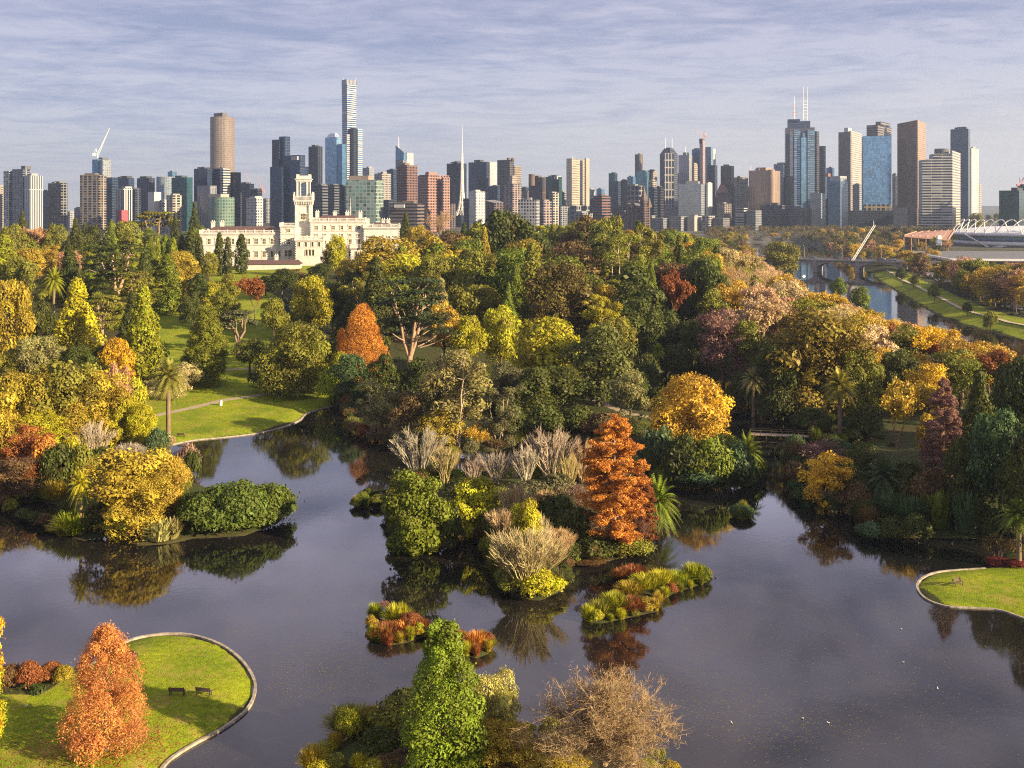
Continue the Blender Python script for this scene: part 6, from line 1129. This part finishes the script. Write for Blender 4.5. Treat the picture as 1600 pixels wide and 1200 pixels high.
# white lattice spire
b_ = thing('lattice_spire', 'tall white lattice spire flaring out at its foot', 'spire', ((722 - 800) * 1672 / F, 1672, hz(-80, 1672)), 0); k = 1672 / F; m = MB(); m2 = MB(); zb = b_.location.z
def sp(px, py, ang=0):
    r = (px - 722) * k; return Vector((r * math.cos(ang), r * math.sin(ang), H - (py - YH) * k - zb))
prof = [(735.5, 337), (729, 327), (726.3, 314), (724.9, 300), (724.2, 285), (723.8, 262), (723.3, 240)]
for a in [math.pi * i / 4 + .2 for i in range(8)]:
    m.tube([sp(x, y, a) for x, y in prof], [.75, .7, .65, .6, .55, .5, .45], 4)
    for i in range(len(prof) - 1):
        x0, y0 = prof[i]; x1, y1 = prof[i + 1]; m2.tube([sp(x0, y0, a), sp(x1, y1, a + math.pi / 4)], .35, 3); m2.tube([sp(x0, y0, a + math.pi / 4), sp(x1, y1, a)], .35, 3)
m.tube([sp(722, 300), sp(722, 240), sp(722, 226)], [1.6, 1.3, 1.0], 6); m.obj('ribs', WHITEP, b_); m2.obj('bracing', WHITEP, b_); m = MB(); m.tube([sp(722, 227), sp(722, 195)], [.7, .2], 5); m.obj('mast', STEEL, b_)
m = MB()
for a, x, y in ((.3, 752, 350), (2.2, 752, 350), (3.6, 758, 352), (5.2, 752, 350)): m.tube([sp(729, 327, a), sp(740, 338, a), sp(x, y, a)], [.7, .7, .6], 4)
m.obj('skirt_legs', WHITEP, b_)
# cranes
def crane(label, px, base, top, tip, ctip, D, mat, luff=True):
    k = D / F; r = thing('tower_crane', label, 'crane', ((px - 800) * k, D, H - (base - YH) * k), 0, 'tower cranes on the skyline'); P = lambda x, y: Vector(((x - px) * k, 0, (base - y) * k))
    m = MB(); m.tube([P(px, base), P(px, top)], .9, 4); m.obj('tower', mat, r); m = MB(); n = 14; a, b2 = P(px, top), P(*tip)
    off = Vector((0, 0, 1.5)); m.tube([a + off, b2], .38, 3); m.tube([a - off + Vector((1, 0, 0)), b2], .38, 3)
    for i in range(n):
        u, v = i / n, (i + 1) / n; m.tube([(a + off).lerp(b2, u), (a - off + Vector((1, 0, 0))).lerp(b2, v)], .2, 3)
    m.obj('jib', mat, r); m = MB(); c = P(*ctip); m.tube([a, c], .6, 4); m.box(c.x - 2, c.x + 2, -1.5, 1.5, c.z - 3, c.z + .5); m.tube([a, P(px + (ctip[0] - px) * .5, top - 9)], .4, 3); m.tube([P(px + (ctip[0] - px) * .5, top - 9), c], .25, 3); m.obj('counter_jib', mat, r)
RW = plain('red_crane_paint', (.55, .25, .24), .6)
crane('white luffing crane on the unfinished blue glass tower', 152.5, 247, 241, (171, 200), (147, 240), 1508, WHITEP); crane('left of the two red and white cranes behind the palace', 394, 300, 299, (382, 265), (397, 300), 1710, RW); crane('right of the two red and white cranes behind the palace', 408, 300, 297, (403.5, 277), (411, 298), 1660, RW); crane('small crane on the pinkish concrete core', 1099, 221, 213, (1089.5, 204), (1103, 212), 1853, RW); crane('thin crane at the right edge of the skyline', 1594, 291, 287, (1601, 276), (1591, 288), 1410, RW)

# ------------------------------------------------------------------ river bridge, arena, cars, park furniture, birds
CONC = plain('bridge_concrete', (.28, .26, .25), .85, 0, .2, .3); ASPH = plain('asphalt', (.055, .055, .058), .9, 0, .2, .4); TIMB = plain('dark_timber', (.10, .07, .045), .8, 0, .25, 3.0)
ba, bb = Vector((176, 738, 8.6)), Vector((268, 684, 8.6)); L = (bb - ba).length; bz = math.atan2(bb.y - ba.y, bb.x - ba.x)
br = thing('road_bridge', 'low arched concrete road bridge with cars crossing the river', 'bridge', (ba.x, ba.y, 0), bz)
m = MB(); m.box(-40, L + 30, -8, 8, 7.9, 8.6); m.box(-40, L + 30, -8.4, -8.01, 7.6, 8.5); m.obj('deck', CONC, br)
m = MB(); m.box(-40, L + 30, -6.5, 6.5, 8.604, 8.64); m.obj('roadway', ASPH, br)
for y in (-7.9, 7.7):
    m = MB(); m.box(-40, L + 30, y, y + .2, 9.5, 9.7)
    for i in range(int((L + 70) / 2)): m.box(-40 + 2 * i, -39.7 + 2 * i, y, y + .2, 8.6, 9.5)
    m.obj('parapet', CONC, br)
spans = [(14, 40), (42.5, 68), (70.5, 96)]
for x0, x1 in spans:
    m = MB(); n = 14
    for i in range(n):
        t0, t1 = i / n, (i + 1) / n; a0, a1 = x0 + (x1 - x0) * t0, x0 + (x1 - x0) * t1; z0, z1 = 3.2 + 4.0 * math.sin(math.pi * t0) ** .7, 3.2 + 4.0 * math.sin(math.pi * t1) ** .7
        m.add([(a0, -7.6, z0), (a1, -7.6, z1), (a1, -7.6, 7.89), (a0, -7.6, 7.89), (a0, 7.6, z0), (a1, 7.6, z1), (a1, 7.6, 7.89), (a0, 7.6, 7.89)], [(0, 1, 2, 3), (7, 6, 5, 4), (4, 5, 1, 0)])
    m.obj('arch', CONC, br)
for x in (12.7, 41.2, 69.2, 97.2):
    m = MB(); m.box(x - 1.29, x + 1.29, -8.2, 8.2, -2.5, 7.88); m.obj('pier', CONC, br)
for i, x in enumerate((4, 30, 56, 82)):
    k_ = ('leftmost', 'second', 'third', 'last')[i]; p = br.matrix_basis @ Vector((x, 7.2, 8.6)); lp = thing('street_lamp', f'{k_} street lamp along the river bridge counting from the left', 'street lamp', p, bz, 'street lamps on the bridge')
    m = MB(); m.tube([(0, 0, 0), (0, 0, 8), (0, -.8, 8.8), (0, -2.2, 9)], [.12, .1, .08, .07], 5); m.obj('pole', STEEL, lp); m = MB(); m.box(-.2, .2, -2.9, -2.0, 8.9, 9.06); m.obj('lamp_head', WHITEP, lp)
# leaning twin mast
mt = thing('leaning_mast', 'leaning white twin mast sculpture by the river bridge', 'mast', (228, 694, 8.6)); m = MB()
for s in (-.6, .6): m.tube([(s, 0, 0), (s + 16.2, 4, 23.6)], [.26, .2], 6)
for i in range(12): u = (i + .5) / 12; m.tube([(-.6 + 16.2 * u, 4 * u, 23.6 * u), (.6 + 16.2 * u, 4 * u, 23.6 * u)], .12, 4)
m.obj('twin_poles', WHITEP, mt); m = MB(); m.box(-1.4, 1.4, -1.2, 1.2, 0, 1.0); m.obj('footing', CONC, mt); m = MB(); m.tube([(15.6, 4, 23.2), (15.4, 4, 26.5)], [.2, .1], 5); m.obj('finial', WHITEP, mt)
# roads beside the river
def strip(name, pts, w, mat, lift=.14):
    q = []
    for i in range(len(pts) - 1):
        a, b = Vector(pts[i]), Vector(pts[i + 1]); n = max(int((b - a).length / 5), 1); q += [a.lerp(b, k / n) for k in range(n)]
    q.append(Vector(pts[-1])); V = []; Q = []
    for i, p in enumerate(q):
        d = (q[min(i + 1, len(q) - 1)] - q[max(i - 1, 0)]).normalized(); nn = Vector((-d.y, d.x)) * w / 2; z = max(hz(p.x, p.y), hz(p.x + nn.x, p.y + nn.y), hz(p.x - nn.x, p.y - nn.y)) + lift
        V += [(p.x + nn.x, p.y + nn.y, z), (p.x - nn.x, p.y - nn.y, z)]
        if i: Q.append((2 * i - 2, 2 * i - 1, 2 * i + 1, 2 * i))
    return tag(link(name, mesh_np(name, V, np.array(Q), mat)), kind='structure'), q
RR = [(x + 34, y) for x, y in RB[1:]]
_, RQ = strip('road', RR, 9, ASPH)
_, LQ = strip('road', [(104, 360), (106, 434), (124, 530), (148, 618), (168, 700)], 9, ASPH)
strip('path', [(x + 12, y) for x, y in RB], 2.2, plain('pale_gravel', (.42, .35, .24), .9, 0, .2, 1.0), .08)
# cars
PAINT, t, b = newmat('car_paint'); oi = N(t, 'ShaderNodeObjectInfo'); t.links.new(oi.outputs['Color'], b.inputs['Base Color']); b.inputs['Roughness'].default_value = .25
m = MB(); prof = [(-2.15, .45), (-2.2, .8), (-1.95, 1.0), (-1.2, 1.06), (-.75, 1.45), (.85, 1.48), (1.55, 1.05), (2.1, .95), (2.2, .6), (2.1, .42)]
n = len(prof)
for (x0, x1) in ((-.85, .85),): m.add([(x0 * (.86 if z > 1.2 else 1), y, z) for y, z in prof] + [(x1 * (.86 if z > 1.2 else 1), y, z) for y, z in prof], [tuple(range(n)), tuple(reversed(range(n, 2 * n)))] + [(i, n + i, n + (i + 1) % n, (i + 1) % n) for i in range(n)], 0)
m.add([(-.74, -1.18, 1.09), (.74, -1.18, 1.09), (.70, -.80, 1.43), (-.70, -.80, 1.43)], [(0, 1, 2, 3)], 1); m.add([(-.74, 1.52, 1.10), (.74, 1.52, 1.10), (.70, .92, 1.46), (-.70, .92, 1.46)], [(3, 2, 1, 0)], 1)
for s in (-1, 1): m.add([(s * .87, -1.05, 1.06), (s * .87, 1.38, 1.06), (s * .77, .8, 1.42), (s * .77, -.72, 1.42)], [(0, 1, 2, 3)], 1)
for y in (-1.35, 1.35):
    for s in (-.80, .80): m.tube([(s - .1, y, .33), (s + .1, y, .33)], .33, 10, 2)
CARM = m.mesh('parked_car', [PAINT, plain('car_glass', (.02, .025, .03), .1), plain('tyre_rubber', (.02, .02, .02), .9)])
CC = [('white', (.75, .75, .74)), ('silver', (.5, .51, .52)), ('black', (.02, .02, .022)), ('red', (.45, .03, .03)), ('dark blue', (.03, .06, .18)), ('grey', (.2, .2, .21))]
cnt = {}; rc = random.Random(4)
def car(p, rz, where, group):
    nm, c = rc.choice(CC); cnt[(nm, where)] = i = cnt.get((nm, where), 0) + 1
    o = link('parked_car' if 'parked' in group else 'car', CARM, None, c); o.location = p; o.rotation_euler = (0, 0, rz); tag(o, f'{nm} car, {ORD[i - 1].replace("nearest", "first")} of its colour {where}', 'car', group)
for i in range(13):
    for ln in (-3.2, 3.2):
        if rc.random() < .62: car(br.matrix_basis @ Vector((2 + i * 7.4 + rc.uniform(-1, 1), ln, 8.645)), bz + math.pi / 2 * (1 if ln > 0 else -1), 'on the bridge from the left', 'cars crossing the bridge')
for q, side, wh in ((RQ, 3.3, 'along the bank road from the front'), (LQ, 3.3, 'along the avenue left of the river')):
    for i in range(2, len(q) - 2, 1):
        if rc.random() < .55:
            d = (q[i + 1] - q[i]).normalized(); nn = Vector((-d.y, d.x)); p = q[i] + nn * side; car((p.x, p.y, hz(q[i].x, q[i].y) + .3), math.atan2(d.y, d.x) - math.pi / 2, wh, 'cars parked along the river roads')
# arena with white arches
D0 = 990.0; k = D0 / F; ar_ = thing('stadium', 'white stadium with a row of looping arches over its roof', 'stadium', ((1632 - 800) * (D0 + 70) / F, D0 + 70, hz(505, 1000)), 0); zb = ar_.location.z
def er(rx, ry, n=48, a0=math.pi * .80, a1=math.pi * 2.2): return [(rx * math.cos(a), ry * math.sin(a)) for a in np.linspace(a0, a1, n)]
def zrow(y): return H - (y - YH) * k - zb
def ring(name, mat, rings, n=48):
    m = MB(); vs = []; fs = []
    for (rx, ry, z) in rings: vs += [(x, y, z) for x, y in er(rx, ry, n)]
    for j in range(len(rings) - 1): fs += [(j * n + i, j * n + i + 1, j * n + n + i + 1, j * n + n + i) for i in range(n - 1)]
    m.add(vs, fs); return m.obj(name, mat, ar_, True)
GREYM = plain('pale_grey_cladding', (.62, .64, .67), .5, 0, .08, .2)
ring('lower_wall', plain('stadium_concrete', (.60, .61, .63), .8), [(80, 62, -1), (82, 64, zrow(386))]); ring('white_band', GREYM, [(86, 68, zrow(386)), (88, 70, zrow(384)), (88, 70, zrow(380)), (84, 66, zrow(379))])
ring('glass_band', facade('glass', (.6, .62, .64), (.20, .27, .30)), [(82, 64, zrow(379.5)), (84, 66, zrow(371))]); ring('white_band', GREYM, [(84, 66, zrow(371)), (92, 73, zrow(370)), (93, 74, zrow(367)), (90, 71, zrow(365))])
ring('roof', plain('stadium_roof_sheet', (.68, .69, .70), .5, 0, .08, .2), [(90, 71, zrow(365.2)), (82, 64, zrow(361)), (60, 46, zrow(357)), (20, 15, zrow(355)), (1, 1, zrow(354.5))])
aa = np.linspace(math.pi * .95, math.pi * 1.75, 19)
for i in range(len(aa) - 2):
    m = MB(); a0, a1 = aa[i], aa[i + 2]; pts = []
    for u in np.linspace(0, 1, 13):
        a = a0 + (a1 - a0) * u; r = 1 - .10 * math.sin(math.pi * u); pts.append((91 * r * math.cos(a), 72 * r * math.sin(a), zrow(365) + 13.0 * math.sin(math.pi * u) ** .8))
    m.tube(pts, .55, 5); m.obj('arch', WHITEP, ar_)
m = MB(); m.tube([(-90 * 1, -20, zrow(368)), (-74, -40, zrow(390)), (-40, -58, zrow(378.5)), (-20, -64, zrow(386)), (4, -66, zrow(392))], 1.0, 6); m.obj('curved_support', WHITEP, ar_)
cp = thing('canopy', 'terracotta coloured fan shaped canopy left of the white stadium', 'canopy', (430, 990, hz(430, 990))); zb = cp.location.z; m = MB(); kk = 990 / F
zA = lambda y, D: H - (y - YH) * D / F - zb
P4 = [((1413 - 800) * 960 / F, 960, 368), ((1482 - 800) * 960 / F, 960, 374), ((1492 - 800) * 1040 / F, 1040, 359), ((1432 - 800) * 1040 / F, 1040, 362)]
vs = [(x - 430, y - 990, zA(r, y)) for x, y, r in P4]; m.add(vs + [(x, y, z - 1.2) for x, y, z in vs], [(0, 1, 2, 3), (7, 6, 5, 4), (0, 4, 5, 1), (1, 5, 6, 2), (2, 6, 7, 3), (3, 7, 4, 0)]); m.obj('roof', plain('terracotta_roof', (.33, .18, .13), .7, 0, .2, .2), cp)
for i in range(7): u = i / 6; a, c = Vector(vs[0]).lerp(Vector(vs[1]), u), Vector(vs[3]).lerp(Vector(vs[2]), u); mm_ = MB(); mm_.tube([a + Vector((0, 0, .3)), c + Vector((0, 0, .3))], .5, 4); mm_.tube([a + Vector((0, 1, -1.2)), Vector((a.x, a.y + 1, -.5))], .4, 5); mm_.obj('rib', plain('canopy_rib', (.58, .28, .17), .7), cp)
vl = thing('pavilion', 'low wide pavilion with a flat dark grey roof at the right edge', 'building', (345, 760, hz(345, 760))); zb = vl.location.z
m = MB(); m.prism([(-36, -42), (60, -60), (80, 60), (-20, 70)], 0, 5.4 - 0); m.obj('wall', facade('grid', (.5, .5, .5), (.08, .1, .12)), vl); m = MB(); m.prism([(-44, -50), (70, -66), (90, 70), (-28, 80)], 5.45, 6.3); m.obj('roof', plain('dark_membrane_roof', (.13, .13, .135), .8, 0, .15, .1), vl); m = MB(); m.prism([(-45.5, -51.5), (70, -68), (70, -66.1), (-44, -50.1)], 5.2, 6.7); m.prism([(-45.5, -51.5), (-44.1, -50), (-28.1, 80), (-29.5, 80)], 5.2, 6.7); m.obj('roof_edge', GREYM, vl)
ws = thing('trestle_tower', 'small blue and white trestle tower beside the stadium', 'tower', ((1467 - 800) * 860 / F, 860, hz(354, 860))); m = MB()
for a, c in ((-2.5, -1), (2.5, 1)):
    for e in (-2.5, 2.5): m.tube([(a, e, -.5), (c, e * .4, 15)], .35, 4)
for z in (4, 8, 12): u = z / 15; w_ = 2.5 - 1.5 * u; m.box(-w_, w_, -w_, w_, z, z + .3)
m.obj('legs', plain('pale_blue_paint', (.30, .42, .58), .6), ws); m = MB(); m.box(-1.6, 1.6, -1.6, 1.6, 15, 18); m.obj('cabin', WHITEP, ws)
# footbridge
p = at(1230, 684, .3); fb = thing('footbridge', 'low timber footbridge over the dark right arm of the lake', 'footbridge', (p.x, p.y, .0), math.radians(-12)); m = MB(); m.box(-7, 9, -.9, .9, .55, .7); m.obj('deck', plain('weathered_boards', (.34, .26, .19), .85, 0, .25, 2.), fb)
for y in (-.92, .88):
    m = MB(); m.box(-7, 9, y, y + .05, 1.5, 1.6)
    for i in range(9): m.box(-7 + 2 * i - .05, -7 + 2 * i + .05, y, y + .06, .5, 1.5)
    m.obj('handrail', TIMB, fb)
for x in (-4, 0, 4, 8):
    m = MB(); m.tube([(x, -.7, -1.5), (x, -.7, .54)], .14, 6); m.tube([(x, .7, -1.5), (x, .7, .54)], .14, 6); m.obj('pile', TIMB, fb)
# benches
def bench(px, py, rz, label):
    p = at(px, py, .0); o = thing('park_bench', label, 'bench', p, rz, 'benches on the lawns'); o.scale = (.78, .78, .85)
    m = MB()
    for i in range(4): m.box(-.95, .95, -.25 + i * .13, -.14 + i * .13, .43, .47)
    m.obj('seat', TIMB, o); m = MB()
    for i in range(3): m.box(-.95, .95, .28 + i * .03, .31 + i * .03, .54 + i * .13, .65 + i * .13)
    m.obj('backrest', TIMB, o)
    for x in (-.8, .8):
        for y in (-.2, .24): m = MB(); m.box(x - .04, x + .04, y - .04, y + .04, -.05, .43 if y < 0 else .92); m.obj('leg', plain('bench_iron', (.03, .03, .03), .6), o)
bench(205, 1028, math.radians(158), 'dark park bench alone near the stone kerb behind the salmon conifer'); bench(277, 1088, math.radians(178), 'left of the two dark benches side by side on the round lawn'); bench(319, 1090, math.radians(168), 'right of the two dark benches side by side on the round lawn'); bench(1497, 918, math.radians(30), 'dark bench on the right lawn tip'); bench(283, 683, math.radians(170), 'dark bench near the foot of the tall lone palm')
p = at(345, 634); o = thing('litter_bin', 'white litter bin beside the lawn footpath', 'bin', p); m = MB(); m.tube([(0, 0, 0), (0, 0, .95)], [.3, .33], 12); m.obj('body', WHITEP, o); m = MB(); m.tube([(0, 0, .95), (0, 0, 1.1), (0, 0, 1.2)], [.35, .3, .1], 12); m.obj('lid', STEEL, o)
p = at(264, 690); o = thing('notice_board', 'white notice board at the foot of the tall lone palm', 'sign', (p.x, p.y - .7, p.z), 0); m = MB(); m.box(-.35, .35, -.03, .03, .7, 1.6); m.obj('board', WHITEP, o); m = MB(); m.box(-.3, -.24, .031, .08, -.2, 1.5); m.box(.24, .3, .031, .08, -.2, 1.5); m.obj('post', TIMB, o)
# birds
FEA = plain('white_feathers', (.80, .79, .76), .7, 0, .05); DFE = plain('dark_feathers', (.035, .03, .03), .7); BIL = plain('orange_bill', (.6, .2, .03), .5)
def bird(px, py, label, mat, on_land=False, s=1.0, group='white gulls on the lake'):
    p = at(px, py, .0); o = thing('gull' if mat is FEA else 'waterfowl', label, 'bird', (p.x, p.y, p.z + (.07 if on_land else .0)), rc.uniform(0, 6.28), group); o.scale = (s * .46, s * .46, s * .46)
    m = MB(); m.tube([(-.30, 0, .16), (-.24, 0, .14), (-.1, 0, .11), (.06, 0, .11), (.16, 0, .17), (.19, 0, .27), (.20, 0, .33)], [.015, .05, .105, .11, .07, .045, .05], 9); m.tube([(.19, 0, .33), (.23, 0, .345), (.27, 0, .34)], [.045, .055, .03], 8); m.obj('body', mat, o, True)
    m = MB(); m.tube([(.27, 0, .34), (.34, 0, .325)], [.018, .006], 5); m.obj('bill', BIL, o)
    for y in (-1, 1): m = MB(); m.tube([(.08, y * .10, .16), (-.1, y * .115, .16), (-.34, y * .04, .18)], [.04, .05, .01], 6); m.obj('wing', plain('grey_wing', (.35, .36, .38), .7) if mat is FEA else DFE, o, True)
    if on_land:
        for y in (-.05, .05): m = MB(); m.tube([(0, y, .05), (.02, y, -.12)], .012, 4); m.obj('leg', BIL, o)
bird(41, 1108, 'white gull standing on the bench lawn at left', FEA, True, 1.2)
for x, y, l in ((1411, 1036, 'white gull on the water below the right lawn tip'), (1465, 1079, 'white gull on the water right of centre bottom, brightest of them'), (1143, 1131, 'white gull on the water right of the bare tan tree'), (1254, 1127, 'left of two tiny gulls close together at the bottom right'), (1294, 1133, 'right of two tiny gulls close together at the bottom right'), (1408, 985, 'tiny pale bird on the water left of the lawn tip reflection'), (822, 1143, 'white gull by the water above the golden bush')): bird(x, y, l, FEA)
for x, y, l in ((468, 770, 'dark water bird just right of the big low island shrub'), (476, 783, 'second dark water bird off the right of the low island shrub'), (462, 788, 'third dark water bird touching the low island shrub shore'), (1118, 905, 'dark water bird at the right tip of the reed islet')): bird(x, y, l, DFE, False, 1.2, 'dark water birds on the lake')
bo = at(1256, 432); o = thing('river_boat', 'small white boat on the river left below the bridge', 'boat', (bo.x, bo.y, 0), .5); o.scale = (.42, .42, .42); m = MB(); m.prism([(-3.4, -.9), (2.2, -1), (3.8, 0), (2.2, 1), (-3.4, .9)], -.3, .9); m.obj('hull', WHITEP, o); m = MB(); m.box(-2, 1, -.7, .7, .91, 2.2); m.obj('cabin', WHITEP, o)

# ------------------------------------------------------------------ air: even pale haze round the whole scene
hmz = bpy.data.materials.new('haze'); hmz.use_nodes = True; t = hmz.node_tree; t.nodes.clear()
pv = N(t, 'ShaderNodeVolumePrincipled'); pv.inputs['Color'].default_value = (.62, .76, 1.0, 1); pv.inputs['Density'].default_value = HAZE; pv.inputs['Anisotropy'].default_value = .45
ou = N(t, 'ShaderNodeOutputMaterial'); t.links.new(pv.outputs[0], ou.inputs['Volume'])
m = MB(); m.box(-6200, 6200, -40, 6200, -3, 330); tag(m.obj('haze', hmz), kind='stuff')
